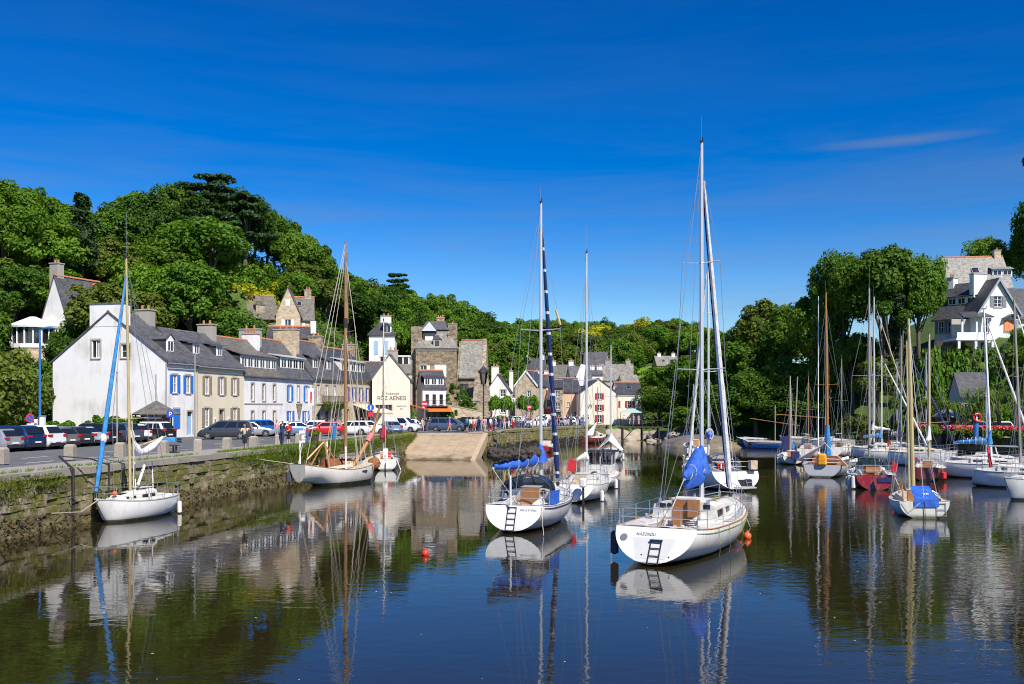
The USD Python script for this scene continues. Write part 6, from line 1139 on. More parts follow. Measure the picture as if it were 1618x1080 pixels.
        if pul:
            nose = np.array([s.dx(1) + .1, 0, s.z(1) + h]); obj('pulpit', tubes([[S(.87, 1, h), S(.95, 1, h + .02), nose, S(.95, -1, h + .02), S(.87, -1, h)], [S(.87, 1, h * .5), S(.96, 1, h * .5), S(.96, -1, h * .5), S(.87, -1, h * .5)]] + [[S(q, sg, 0), S(q, sg, h)] for q in (.87, .95) for sg in (1, -1)]), m, s.t)
        for q in stan:
            for sg in (1, -1): obj('stanchion', MB().tube([S(q, sg), S(q, sg, h)], r * .85, 5), m, s.t)
        for sg in (1, -1):
            mb = MB()
            for k in (1, .5): mb.tube([S(.13, sg, h * k)] + [S(q, sg, h * k) for q in stan] + [S(.87, sg, h * k)], .006, 4)
            obj('lifeline', mb, 'wire', s.t)
    def dodger(s, x0, x1, w, z, h, m='canvas_dark', win='vinyl', top=True):
        "spray hood: hoops, a cloth top and clear panels"
        def arc(x, w, h, n=11): return [(x, w * math.cos(a), z + h * max(math.sin(a), 0) ** .55) for a in np.linspace(0, math.pi, n)]
        A, Bq, C_ = arc(x0, w, h), arc(lerp(x0, x1, .45), w * .98, h * 1.03), arc(x1, w * .85, h * .12)
        root = obj('spray_hood', MB().tube(A, .03, 5).tube(Bq, .02, 5).tube(C_, .02, 5), m, s.t)
        if top: obj('hood_cloth', MB().loft([np.array(A)[2:-2], np.array(Bq)[2:-2]], cap=False, closed=False), m, root)
        else: obj('hood_side', MB().loft([np.array(A), np.array(Bq)], cap=False, closed=False), win, root)
        obj('hood_window', MB().loft([np.array(Bq), np.array(C_)], cap=False, closed=False), win, root)
        mb = MB()
        for i in (2, 5, 8): mb.tube([Bq[i], C_[i]], .022, 4)
        obj('hood_seam', mb, m, root)
    def ladder(s, y=-.1, w=.34, n=4, z0=.05, z1=None, m='iron', off=.05):
        z1 = s.z(0) - .05 if z1 is None else z1; X = lambda z: s.rake * (z - s.tb) / (s.z(0) - s.tb) - off; mb = MB()
        for sg in (-.5, .5): mb.tube([(X(z0), y + sg * w, z0), (X(z1), y + sg * w, z1)], .017, 5)
        for k in range(n): z = lerp(z0 + .03, z1, k / (n - 1)); mb.tube([(X(z), y - w / 2, z), (X(z), y + w / 2, z)], .019, 5)
        obj('ladder', mb, m, s.t)
    def tpt(s, y, z, off=.012): return np.array([s.rake * (z - s.tb) / (s.z(0) - s.tb) - off, y, z])
    def rudder(s, m='hull_white', tiller=True):
        obj('rudder', MB().bb(-.28, -.025, -.6, -.03, .025, s.z(0) * .8), m, s.t)
        if tiller: obj('tiller', MB().tube([(-.1, 0, s.z(0) + .12), (1.1, .05, s.z(0) + .35)], .025, 5), 'teak', s.t)
    def fender(s, q, sg, z=.35, m='fender_white', r=.11, h=.5):
        y = sg * (s.w(q) + r * .9); X = s.dx(q); f = obj('fender', MB().tube([(X, y, z - h / 2 - .06), (X, y, z - h / 2), (X, y, z + h / 2), (X, y, z + h / 2 + .06)], [.03, r, r, .03], 8), m, s.t); obj('fender_rope', MB().tube([(X, y, z + h / 2), (X, sg * s.w(q) * .95, s.z(q) + .25)], .01, 4), 'rope', f)
    def outboard(s, y=-.4, cover='iron', leg=True):
        z = s.z(0) - .05; o = obj('outboard', MB().man(Manifold.batch_hull([Manifold.sphere(.09, 8).translate([a, b + y, c]) for a in (-.42, -.1) for b in (-.09, .09) for c in (z + .05, z + .38)])), cover, s.t)
        obj('outboard_leg', MB().bb(-.3, y - .05, -.35, -.16, y + .05, z + .05), 'iron', o)
    def winches(s, pts):
        for x, y, z in pts: obj('winch', MB().tube([(x, y, z), (x, y, z + .1), (x, y, z + .16)], [.075, .055, .07], 9), 'steel', s.t)
    def horseshoe(s, p, m='sign_red', r=.2):
        obj('lifebuoy', MB().tube([p + np.array([0, r * math.cos(a), r * math.sin(a)]) for a in np.linspace(-1.0, 4.1, 12)], .055, 6), m, s.t)
    def rope(s, P, m='rope', r=.012, name='rope'): obj(name, MB().tube(P, r, 4), m, s.t)
    def mainsheet(s, end, q=.1): obj('mainsheet', MB().tube([end, (s.dx(q), 0, s.z(q))], .012, 4).tube([end + [.04, 0, 0], (s.dx(q) + .05, .05, s.z(q))], .012, 4), 'rope', s.t)
BG = None
def W2(px, Y): return (wx(px, Y), Y)
# 1 large white sloop in front
b = Boat('sailboat', 'large white sloop in front with blue bundled sail and orange bow buoy', 'sailboat', (4.5, 31.2), (9.6, 41.4), 11.2, 3.5, (1.2, 1.06, 1.34), hull='hull_white', rake=.75, tb=.05, plan=((0, .80), (.2, .95), (.45, 1), (.72, .80), (.9, .40), (1, .015)))
b.toe = 'teak'; b.deck(.10, .37, .62, .5); c = b.cabin(.36, .80, .72, .70, .40, .26, windows=((.06, .26), (.42, .62)), hatch='varnish', hatchw=.42, sidez=(.32, .74))
x0 = b.cab[0, 0, 0]; zt = b.cab[0, 3, 2]; obj('washboard', MB().bb(x0 - .16, -.62, zt - .62, x0 - .05, -.18, zt + .02), 'teak', b.t); obj('instrument', MB().tube([(x0 - .02, .55, zt - .22), (x0 + .01, .55, zt - .22)], .09, 10), 'window_dark', b.t); obj('aft_window', MB().bb(x0 - .012, .68, zt - .32, x0 - .003, .95, zt - .16), 'window_dark', b.t); obj('aft_window', MB().bb(x0 - .012, -.98, zt - .32, x0 - .003, -.72, zt - .16), 'window_dark', b.t)
b.mast(6.45, 15.55, .085, 'spar_alu', foot=b.ctop(6.45), spreaders=((.36, .95), (.66, .75)), genoa='canvas_white', gr=.12, frac=.965, wr=.012, antenna=1.0)
obj('sail_strip', MB().tube([lerp(b.bow + [0, .1, .16], b.at(.965) + [0, .06, 0], t) for t in np.linspace(.02, .9, 8)], [.06, .075, .075, .07, .06, .055, .05, .04], 5), 'canvas_navy', b.t)
end = b.boom(2.75, 1.35, 'canvas_blue', thick=.42, up=1.0, lumpy=.2, rise=-.25, yaw=.25)
obj('bundled_sail', MB().man(Manifold.batch_hull([Manifold.sphere(r, 10).translate(list(p)) for r, p in ((.3, (6.2, .1, 2.5)), (.36, (5.9, .22, 2.75)), (.22, (6.15, .05, 3.45)), (.2, (5.75, .35, 2.3)))])), 'canvas_blue', b.t, smooth=50)
b.rails(stan=(.3, .45, .6, .76), h=.62); b.ladder(-.12, .36, 4, .08, .80, off=.06); obj('ladder_step', MB().box(b.tpt(-.12, .82, .09), (.1, .42, .05)), 'iron', b.t)
R_ = np.column_stack([(0, -1, 0), unit(b.tpt(0, 1, 0) - b.tpt(0, 0, 0)), np.cross((0, -1, 0), unit(b.tpt(0, 1, 0) - b.tpt(0, 0, 0)))])
q = [b.tpt(.72, .88), b.tpt(-.78, .88), b.tpt(-.5, .24), b.tpt(.5, .24)]; obj('transom_recess', MB().add(q, [(0, 1, 2, 3)]), 'panel_grey', b.t); obj('badge', MB().add([b.tpt(1.05, .86, .03) + .13 * (R_[:, 0] * math.cos(a) + R_[:, 1] * math.sin(a)) for a in np.linspace(0, 6.283, 17)[:-1]], [(0, k, k + 1) for k in range(1, 15)]), 'badge_grey', b.t)
lettering(b.t, 'NAZCROU', .1, b.tpt(.62, .95, .02), 'lettering_grey', False, R_, 'name_letters')
for y, z in ((.32, .35), (-.62, .33)): obj('drain', MB().tube([b.tpt(y, z, .0), b.tpt(y, z, .03)], .025, 7), 'iron', b.t)
b.winches([(2.6, .95, 1.3), (2.6, -.95, 1.3), (4.0, .9, 1.72), (4.0, -.9, 1.72)]); b.mainsheet(end, .14)
b.fender(.06, 1, .55, 'fender_grey', .15, .7); b.fender(.97, -1, .6, 'buoy_orange', .17, .25)
for q in (.22, .33, .5): b.rope([(b.dx(q), -b.w(q) - .02, b.z(q)), (b.dx(q) + .12, -b.w(q) - .05, .5), (b.dx(q) + .35, -b.w(q) * .97, .05)], 'rope_green', .014)
obj('crutch', MB().tube([(1.3, -.7, 1.2), (1.3, -.7, 1.85), (1.3, -.1, 1.85), (1.3, -.1, 1.2)], .02, 5).tube([(1.3, -.7, 1.5), (1.3, -.1, 1.5)], .015, 5), 'steel', b.t); obj('rope_coil', MB().tube([(5.6 + .16 * math.cos(a), -.75 + .16 * math.sin(a), 1.72 + .012 * a) for a in np.linspace(0, 18, 50)], .02, 4), 'rope_green', b.t)
obj('rope_coil', MB().tube([(1.7 + .2 * math.cos(a), -.95 + .2 * math.sin(a), 1.2 + .01 * a) for a in np.linspace(0, 18, 50)], .02, 4), 'fender_grey', b.t); obj('rope_coil', MB().tube([(9.6 + .17 * math.cos(a), .1, 1.6 + .2 * math.sin(a)) for a in np.linspace(0, 18, 50)], .02, 4), 'steel', b.t)
b.rope([(b.dx(1), -.2, 1.3), (b.dx(1) + .4, -.5, .6), (b.dx(1) + .6, -.7, 0.02)], 'rope'); obj('rub_strake', MB().tube([(b.dx(q), -b.w(q) - .012, b.z(q) - .13) for q in np.linspace(0, 1, 20)], .02, 4).tube([(b.dx(q), b.w(q) + .012, b.z(q) - .13) for q in np.linspace(0, 1, 20)], .02, 4), 'rope_green', b.t)
def dress(b, c1, roof_rail=True):
    "grip panels on the side decks, grab rails, vents, coiled lines and cushions"
    for sg in (1, -1):
        for q0, q1 in ((.40, .52), (.535, .65), (.665, .78)):
            g = MB(); qs = np.linspace(q0, q1, 5)
            for qa, qb in zip(qs[:-1], qs[1:]): g.add([(b.dx(qa), sg * b.w(qa) * .93, b.z(qa) + .022), (b.dx(qb), sg * b.w(qb) * .93, b.z(qb) + .022), (b.dx(qb), sg * b.w(qb) * .76, b.z(qb) + .038), (b.dx(qa), sg * b.w(qa) * .76, b.z(qa) + .038)], [(0, 1, 2, 3)] if sg < 0 else [(3, 2, 1, 0)])
            obj('grip_panel', g, 'deck_grey', b.t)
        R = b.cab; obj('grab_rail', MB().tube([R[k][2 if sg > 0 else 4] + [0, -sg * .06, .07] for k in (1, 2, 3, 4)], .02, 5), 'teak', b.t)
        obj('cushion', MB().bb(b.dx(.15), min(sg * .3, sg * .56), b.z(.2) - .2, b.dx(.33), max(sg * .3, sg * .56), b.z(.2) - .13), 'canvas_navy' if sg > 0 else 'canvas_tan', b.t)
        obj('cleat', MB().bb(b.dx(.05), sg * b.w(.05) * .86 - .03, b.z(.05) + .03, b.dx(.05) + .22, sg * b.w(.05) * .86 + .03, b.z(.05) + .09), 'steel', b.t)
        rr = np.random.RandomState(5); obj('line_tail', MB().tube([(b.dx(.24) + .45 * t + .06 * math.sin(t * 9), sg * (.72 + .05 * math.cos(t * 7)), b.z(.25) + .1) for t in np.linspace(0, 2, 14)], .014, 4), 'rope' if sg > 0 else 'canvas_bright', b.t)
    obj('vent', MB().tube([(b.cab[4, 3, 0], .3, b.cab[4, 3, 2]), (b.cab[4, 3, 0], .3, b.cab[4, 3, 2] + .14), (b.cab[4, 3, 0] - .1, .3, b.cab[4, 3, 2] + .18)], .06, 7), 'steel', b.t); obj('tiller', MB().tube([(1.0, 0, b.z(0) + .06), (2.1, .1, b.z(0) + .25)], .028, 5), 'teak', b.t)
    obj('bow_hatch', MB().bb(b.dx(.86), -.22, b.z(.86) + .04, b.dx(.90), .22, b.z(.88) + .08), 'deck_grey', b.t)
dress(b, .37)
# 2 white sloop in the middle with the blue side cloths
b = Boat('sailboat', 'white sloop with orange cabin door, blue side cloths and navy and white furled sail', 'sailboat', (-.05, 39.4), (2.35, 48.2), 9.1, 3.1, (1.12, 1.0, 1.25), hull='hull_white_blue', rake=.55, plan=((0, .80), (.2, .95), (.45, 1), (.72, .80), (.9, .40), (1, .015)))
b.deck(.08, .36, .6, .5); b.cabin(.36, .80, .60, .68, .36, .2, windows=((.08, .3), (.42, .6)), hatch='orange_board', hatchw=.42); x0 = b.cab[0, 0, 0]; zt = b.cab[0, 3, 2]
b.dodger(x0 - .75, x0 + 1.3, 1.15, zt - .42, .98, top=False); obj('instrument', MB().tube([(x0 - .04, -.62, zt - .2), (x0 - .01, -.62, zt - .2)], .12, 10), 'window_dark', b.t)
b.mast(5.35, 14.85, .08, 'spar_alu', foot=b.ctop(5.35), spreaders=((.55, .95),), genoa='genoa_navy', gr=.13, frac=.97, antenna=.75)
end = b.boom(2.75, 2.9, 'canvas_blue', thick=.42, up=.75, lumpy=.22, rise=-.25, yaw=.62, sag=.12); b.rails(h=.62); b.ladder(.06, .36, 5, .1, 1.05); b.mainsheet(end, .1)
for sg, q0, q1 in ((-1, .13, .30), (1, .0, .03)):
    obj('side_cloth', MB().add([(b.dx(q0), sg * b.w(q0) * .965, b.z(q0) + .05), (b.dx(q1), sg * b.w(q1) * .965, b.z(q1) + .05), (b.dx(q1), sg * b.w(q1) * .965, b.z(q1) + .62), (b.dx(q0), sg * b.w(q0) * .965, b.z(q0) + .62)], [(0, 1, 2, 3)]), 'canvas_blue', b.t)
obj('dan_buoy', MB().tube([(.35, .1, 1.1), (.3, .1, 2.4)], .04, 6), 'spar_white', b.t); obj('side_stripe', MB().tube([(b.dx(q), -b.w(q) - .004, b.z(q) - .1) for q in np.linspace(.02, .98, 20)], .03, 4), 'canvas_navy', b.t); lettering(b.t, 'BELLE ETOILE', .075, b.tpt(-.3, .92, .02), 'lettering_grey', False, np.column_stack([(0, -1, 0), (.35, 0, .93), (-.93, 0, .35)]), 'name_letters')
b.winches([(2.4, .9, 1.3), (2.4, -.9, 1.3)]); b.rope([(.5, -1.2, 1.1), (.0, -1.35, .5), (-.4, -1.5, .02)], 'rope')
obj('radar_reflector', MB().tube([b.at(.56) + [-.1, -.95, .1], b.at(.60) + [-.1, -.75, .25]], .06, 7), 'spar_yellow', b.t)
q = MB()
for k in range(7):
    m_ = trimesh.creation.icosphere(subdivisions=2, radius=1.0); V = m_.vertices * (1 + 1.1 * (meshkit.fbm(m_.vertices * 2.2 + k * 5, 3, k) - .5)[:, None]); q.add(V * [.34, .3, .27] + [4.9 - k * .4 * math.cos(.62), .2 + k * .4 * math.sin(.62), 3.12 + .05 * math.sin(k * 2.3)], m_.faces)
obj('dark_bundle', q, 'dark_wood', b.t)
dress(b, .36)
# 3 white sloop behind it
b = Boat('sailboat', 'white sloop with tan door and tall pale mast just behind the blue clothed sloop', 'sailboat', W2(903, 52.0), (wx(903, 52) + 2.0, 59.2), 7.6, 2.8, (1.0, .92, 1.15), rake=.45, plan=((0, .80), (.2, .95), (.45, 1), (.72, .80), (.9, .40), (1, .015)))
b.deck(.08, .36, .55, .45); b.cabin(.36, .80, .45, .66, .34, .12, windows=((.1, .4),), hatch='canvas_tan'); b.mast(4.3, 14.4, .075, 'spar_alu', foot=1.4, spreaders=((.42, .8),), antenna=1.6); e = b.boom(2.3, 2.8, 'canvas_white', thick=.2, up=.4); b.rails(h=.58); b.rudder(); b.mainsheet(e); b.outboard(-.7, 'fender_white'); obj('flag', MB().add([(.05, .3, 1.8), (.02, .1, 2.5), (.05, -.3, 2.3), (.06, -.2, 1.7)], [(0, 1, 2, 3)]), 'flag_red', b.t); b.fender(.2, -1, .3)
# 4 white motor boat with wheelhouse
b = Boat('motor_boat', 'white motor boat with grey windowed wheelhouse behind the second sloop', 'motor boat', W2(940, 61.0), (wx(940, 61) + 1.3, 66.4), 5.6, 2.4, (.75, .8, 1.1), rake=.1, plan=((0, .88), (.3, 1), (.6, .95), (.85, .6), (1, .03)))
b.deck(.06, .42, .8, .4, seats=False); wh = obj('wheelhouse', MB().bb(2.4, -.8, .75, 3.9, .8, 1.45), 'deck_white', b.t); obj('wheelhouse_roof', MB().bb(2.2, -.92, 2.3, 4.1, .92, 2.38), 'canvas_dark', wh)
for y in (-.78, 0, .78): obj('post', MB().bb(2.4, y - .04, 1.453, 2.46, y + .04, 2.3).bb(3.84, y - .04, 1.453, 3.9, y + .04, 2.3), 'deck_grey', wh)
obj('windscreen', MB().bb(2.42, -.76, 1.5, 2.44, .76, 2.25).bb(3.86, -.76, 1.5, 3.88, .76, 2.25), 'vinyl', wh); obj('side_window', MB().bb(2.5, -.79, 1.5, 3.8, -.77, 2.25).bb(2.5, .77, 1.5, 3.8, .79, 2.25), 'vinyl', wh); b.outboard(0, 'iron'); b.rails(push=False, stan=(.7,), h=.5); b.fender(.15, -1, .3); b.fender(.3, -1, .25, 'fender_grey'); b.rudder(tiller=False)
# 5 grey boat under a tent
b = Boat('sailboat', 'grey boat under a white tent cover in the middle of the far water', 'sailboat', W2(962, 94), (wx(962, 94) + 1.0, 100.5), 6.6, 2.6, (.9, .8, 1.1), hull='hull_grey', rake=.15, tb=-.2); b.deck(.1, .5, .7, .4, floor='teak'); b.mast(4.2, 11.8, .07, 'spar_alu', foot=1.0, spreaders=((.5, .6),), antenna=.6); e = b.boom(2.6, 3.9, None)
obj('tent', MB().add([(4.2, 0, 2.7), (.2, 0, 2.0), (.2, 1.25, 1.0), (4.2, 1.3, .95), (.2, -1.25, 1.0), (4.2, -1.3, .95)], [(0, 1, 2), (0, 2, 3), (1, 0, 5), (1, 5, 4)]), 'canvas_white', b.t); b.rudder('hull_grey'); b.fender(.3, -1)
# 6 small boats by the far quay
b = Boat('rowing_boat', 'small white and red boat tied to the quay right of the slipway', 'rowing boat', W2(860, 112), (wx(860, 112) + .6, 116), 4.0, 1.7, (.7, .55, .9), hull='hull_red', rake=.05, tb=-.1); b.deck(.12, .8, .6, .45, floor='deck_white'); obj('cuddy', MB().bb(2.2, -.5, .5, 3.2, .5, 1.3), 'deck_white', b.t); obj('crate', MB().bb(.7, -.3, .3, 1.3, .3, .9), 'flower_orange', b.t)
b = Boat('sailboat', 'dark red and white boat moored at the quay below the cream house', 'sailboat', W2(925, 141), (wx(925, 141) + 3.2, 145.5), 6.0, 2.2, (.9, .8, 1.2), hull='hull_dark_red', rake=.1, tb=-.1); b.deck(.1, .4, .6, .4); b.cabin(.42, .75, .8, .7, .5, .5, windows=((.2, .7),)); b.mast(3.6, 8.5, .06, 'spar_wood', foot=1.4, spreaders=(), antenna=0); obj('folded_cover', MB().add([(3.4, 0, 3.2), (1.0, .7, 1.2), (1.0, -.7, 1.2)], [(0, 1, 2)]), 'canvas_white', b.t)
# 7 grey white sloop by the left quay
b = Boat('sailboat', 'weathered white sloop against the left quay with long bright blue furled sail', 'sailboat', (-17.15, 47.5), (-18.55, 42.9), 5.2, 2.1, (.92, .86, 1.12), hull='hull_white', rake=-.1, stem=.75, tb=.02, plan=((0, .55), (.2, .85), (.45, 1), (.72, .80), (.9, .40), (1, .015)), roll=1.2)
b.deck(.08, .34, .45, .4); b.cabin(.34, .80, .5, .66, .3, .16, windows=((.06, .2), (.24, .4), (.55, .62), (.72, .78)), hatch='deck_white'); b.mast(2.85, 12.3, .065, 'spar_yellow', foot=1.45, spreaders=((.3, 1.0),), frac=.97, genoa=None, antenna=2.2); a0, a1 = b.bow + [0, 0, .3], b.at(.93)
obj('furled_sail', MB().tube([lerp(a0, a1, t) for t in np.linspace(.0, 1, 12)], [.08, .10, .11, .105, .10, .095, .09, .08, .07, .06, .05, .03], 8), 'canvas_bright', b.t); obj('sail_tie', MB().sphere(lerp(a0, a1, .235), .15, (1, 1, 1.7)), 'canvas_white', b.t)
e = b.boom(3.3, 2.7, None, m='spar_yellow', rise=.5); b.rails(h=.6, stan=(.3, .5, .7)); b.rudder('spar_white'); b.fender(.06, 1, .3)
P = [(2.75, 0, 4.3), (2.7, .05, 3.9), (2.55, .1, 3.4), (2.3, .05, 3.1), (1.85, 0, 3.1), (1.3, 0, 3.3), (.7, 0, 3.62), (.4, 0, 3.8)]; obj('loose_sail', MB().tube(P, [.06, .14, .18, .2, .16, .2, .12, .05], 8), 'canvas_white', b.t, smooth=60)
obj('mast_ropes', MB().tube([(2.77, .12, 1.5), (2.75, .15, 3.0), (2.8, .1, 5)], .03, 5).tube([(2.7, -.12, 1.5), (2.7, -.1, 3.6)], .03, 5), 'rope', b.t); obj('orange_fender', MB().sphere((4.1, .15, 1.3), .12), 'buoy_orange', b.t); obj('hatch_prop', MB().tube([(2.8, .4, 1.6), (2.3, .4, 2.5)], .07, 5), 'spar_white', b.t)
for x in (.3, 1.6): obj('pole', MB().tube([(x, -.7, .9), (x, -.72, 2.6)], .03, 5), 'spar_white', b.t)
b.rope([(5.1, .1, 1.1), (6.4, .3, .7), (8.4, .6, .85)], 'rope', .02, 'mooring_rope')
o = thing('mooring_post', 'black iron mooring posts and bent davit at the bow of the weathered sloop', 'mooring post', (-19.5, 42.2, -.5)); obj('post', MB().tube([(0, 0, -1), (0, 0, 3.0), (-.5, -.3, 3.6)], .06, 6), 'iron', o); obj('post', MB().tube([(.95, 1.5, -1), (.95, 1.5, 3.2)], .05, 6), 'iron', o); obj('arm', MB().tube([(-.5, -.3, 3.6), (.5, .5, 3.45), (.95, 1.5, 3.1)], .035, 6), 'iron', o); obj('ring', MB().tube([(.12 * math.cos(a), -.1, 1.6 + .12 * math.sin(a)) for a in np.linspace(0, 6.28, 13)], .025, 5), 'iron', o)
# 8 old wooden fishing cutter
b = Boat('fishing_cutter', 'old white wooden fishing cutter with tall brown mast, nets and orange spars', 'fishing boat', (-13.7, 62.3), (-10.2, 69.0), 7.7, 3.0, (1.55, 1.05, 1.7), hull='hull_wood_white', deck='deck_cream', rake=-.6, stem=.15, tb=.35, counter=-.4, plan=((0, .42), (.15, .72), (.45, 1), (.75, .86), (.92, .42), (1, .02)), depth=.6)
b.toe = 'teak'; b.deck(.2, .55, .7, .5, floor='teak', seats=False); b.mast(4.5, 16.9, .12, 'spar_wood', foot=1.0, spreaders=((.60, .9),), wire='rope', antenna=0, wr=.02, rt=.55, frac=.93); obj('topmast_band', MB().tube([b.at(.62), b.at(.66)], .15, 8), 'iron', b.t); obj('topmast', MB().tube([b.at(.64) + [.2, 0, 0], b.at(.95) + [.2, 0, 0]], [.08, .04], 6), 'spar_wood', b.t)
for dx_, f in ((-.6, .62), (.5, .55)):
    for sg in (1, -1): b.rope([(4.5 + dx_, sg * b.w(.52), b.z(.52)), b.at(f)], 'rope', .02, 'rigging')
b.rope([(.3, 0, 1.6), b.at(.97)], 'rope', .018, 'backstay'); b.rope([(7.6, 0, 1.8), b.at(.6)], 'rope', .018, 'inner_forestay')
obj('gaff', MB().tube([(4.9, -.35, 1.2), (6.3, -1.0, 3.4), (6.8, -1.2, 5.2)], [.16, .15, .1], 7), 'spar_orange', b.t); obj('lashing', MB().tube([(5.9, -.86, 2.9), (6.25, -.98, 3.4)], .2, 7), 'flower_pink', b.t)
for P in ([(1.5, .7, 1.2), (2.2, .1, 2.9), (3.2, -.5, 1.2)], [(2.0, -.6, 1.1), (2.3, .1, 3.0)], [(2.2, .1, 2.9), (1.0, .5, 1.8)]): obj('sheer_leg', MB().tube(P, .07, 6), 'spar_orange', b.t)
for x, y, zt in ((.4, .6, 3.0), (3.6, .9, 2.9), (3.3, -.95, 2.6)): obj('stake', MB().tube([(x, y, .8), (x + .1, y + .1, zt)], .06, 6), 'spar_white', b.t)
obj('hatch_box', MB().man(Manifold.cylinder(1.0, .75, .65, 14).translate([2.9, .1, .75])), 'rust', b.t); obj('lumber', MB().box((5.0, .2, 1.95), (2.4, .3, .16), rz=.3).box((4.6, -.3, 1.8), (2.0, .25, .14), rz=-.2), 'spar_grey_wood', b.t)
rr = np.random.RandomState(12)
for k in range(9):
    p = np.array([rr.uniform(4.0, 7.0), rr.uniform(-.9, .9), 1.25]); R2 = trimesh.creation.icosphere(subdivisions=2, radius=1.0); V = R2.vertices * (1 + .7 * (meshkit.fbm(R2.vertices * 2 + k * 9, 3, k) - .5)[:, None]); obj('net_heap', MB().add(V * [.5, .42, .45] + p, R2.faces), ['net', 'canvas_tan', 'net', 'rust'][k % 4], b.t)
obj('name_plate', MB().box((b.dx(.62), -b.w(.62) - .01, b.z(.62) - .25), (.6, .03, .12)), 'iron', b.t); b.rope([(b.dx(.75), -b.w(.75) - .02, b.z(.75)), (b.dx(.82), -b.w(.82) - .1, .1)], 'iron', .02); b.fender(.02, 1, .7, 'fender_grey', .2, .6)
b.rope([(0, .3, 1.5), (-2.0, 1.8, 1.9), (-2.8, 3.2, 2.3)], 'rope', .02, 'mooring_rope')
# 9 boat behind it
b = Boat('sailboat', 'small white boat with maroon sail tie and grey wooden mast beyond the fishing cutter', 'sailboat', W2(610, 79.5), (wx(602, 86), 86.5), 6.6, 2.6, (.95, .82, 1.05), hull='hull_white_old', rake=.1, tb=-.15); b.deck(.1, .4, .6, .4); b.cabin(.42, .76, .42, .62, .36, .12, hatch='teak'); b.mast(4.0, 13.0, .08, 'spar_grey_wood', foot=1.2, spreaders=(), antenna=.4); obj('sail_bundle', MB().man(Manifold.batch_hull([Manifold.sphere(r, 8).translate(p) for r, p in ((.16, [3.9, 0, 3.6]), (.36, [3.7, 0, 2.9]), (.2, [3.2, .2, 2.7]))])), 'canvas_maroon', b.t, smooth=50); b.rails(h=.6, stan=(.4, .65)); b.rudder()
obj('crate', MB().bb(1.5, -.5, 1.0, 2.1, .1, 1.5), 'sign_red', b.t); obj('board', MB().bb(1.0, -.2, .9, 1.05, .2, 1.8), 'white_paint', b.t); b.rope([(0, -.9, .9), (-.3, -1.2, .03)], 'canvas_white', .04)
# 10 white yacht right of the middle
b = Boat('sailboat', 'white yacht with dark spray hood and red horseshoe lifebuoy behind the large sloop', 'sailboat', (14.3, 59.3), (12.7, 68.0), 9.0, 3.5, (1.2, 1.05, 1.3), rake=.9, tb=.05, plan=((0, .88), (.2, .98), (.45, 1), (.72, .80), (.9, .40), (1, .015)))
b.deck(.12, .38, .6, .5); b.cabin(.38, .8, .5, .64, .34, .12, hatch='window_dark', windows=((.1, .6),)); x0 = b.cab[0, 0, 0]; zt = b.cab[0, 3, 2]; b.dodger(x0 - .8, x0 + 1.2, 1.2, zt - .45, 1.05, top=False); b.mast(5.3, 16.0, .085, 'spar_alu', foot=1.7, spreaders=((.42, .9), (.7, .7)), antenna=.9, genoa='canvas_white', gr=.1); e = b.boom(3.2, 3.4, 'canvas_blue', thick=.4, up=.7, lumpy=.2, rise=.1, yaw=.35); b.rails(h=.65)
b.horseshoe(np.array([.9, .95, 1.55])); obj('lifebuoy_strap', MB().box((.86, .95, 1.55), (.1, .08, .3)), 'canvas_white', b.t); obj('swim_step', MB().bb(-.32, -.9, .22, -.02, .5, .3), 'deck_grey', b.t); q = [b.tpt(.0, .72), b.tpt(-.95, .72), b.tpt(-.85, .3), b.tpt(-.1, .3)]; obj('transom_recess', MB().add(q, [(0, 1, 2, 3)]), 'window_dark', b.t); b.ladder(-.7, .4, 3, .25, .8, m='steel', off=.12); obj('instrument', MB().sphere((x0 - .02, -.65, zt - .2), .11), 'window_dark', b.t); b.winches([(2.8, .9, 1.4), (2.8, -.9, 1.4)])
obj('stern_seat', MB().bb(.5, -1.35, 1.35, .9, -.9, 1.9), 'canvas_tan', b.t)
# 11 small white boat further back
b = Boat('cabin_boat', 'small white cabin boat with round fenders by the grey mudbank', 'cabin boat', W2(1112, 106), (wx(1112, 106) - 1.2, 110.5), 4.8, 2.2, (.9, .85, 1.2), rake=.1); b.deck(.08, .4, .7, .4); b.cabin(.4, .8, .7, .7, .4, .2); b.fender(.1, 1, .4, r=.2); b.fender(.3, 1, .4, r=.2); b.mast(2.6, 8.0, .05, foot=1.5, spreaders=(), antenna=0)
# 12 blue open boats
b = Boat('rowing_boat', 'long bright blue open wooden boat moored under the dark trees', 'rowing boat', W2(1252, 121), W2(1172, 126), 7.2, 2.2, (.85, .62, 1.15), hull='hull_blue', deck='deck_white', rake=-.1, stem=.6, tb=-.2); b.deck(.08, .82, .85, .5, floor='teak'); 
for q in (.3, .5, .7): obj('thwart', MB().bb(b.dx(q) - .12, -b.w(q) * .9, .45, b.dx(q) + .12, b.w(q) * .9, .5), 'teak', b.t)
obj('yard', MB().tube([(-1, 0, 3.0), (6.0, 0, 3.9)], .06, 6), 'spar_orange', b.t); obj('mast', MB().tube([(2.4, 0, .3), (2.4, 0, 5.6)], .07, 6), 'spar_grey_wood', b.t)
b = Boat('rowing_boat', 'dark navy open boat half hidden in the shade behind the bright blue one', 'rowing boat', W2(1215, 131), W2(1172, 133), 4.6, 1.8, (1.0, .8, 1.2), hull='hull_navy', rake=.0, tb=-.2); b.deck(.1, .82, .7, .4, floor='dark_wood')
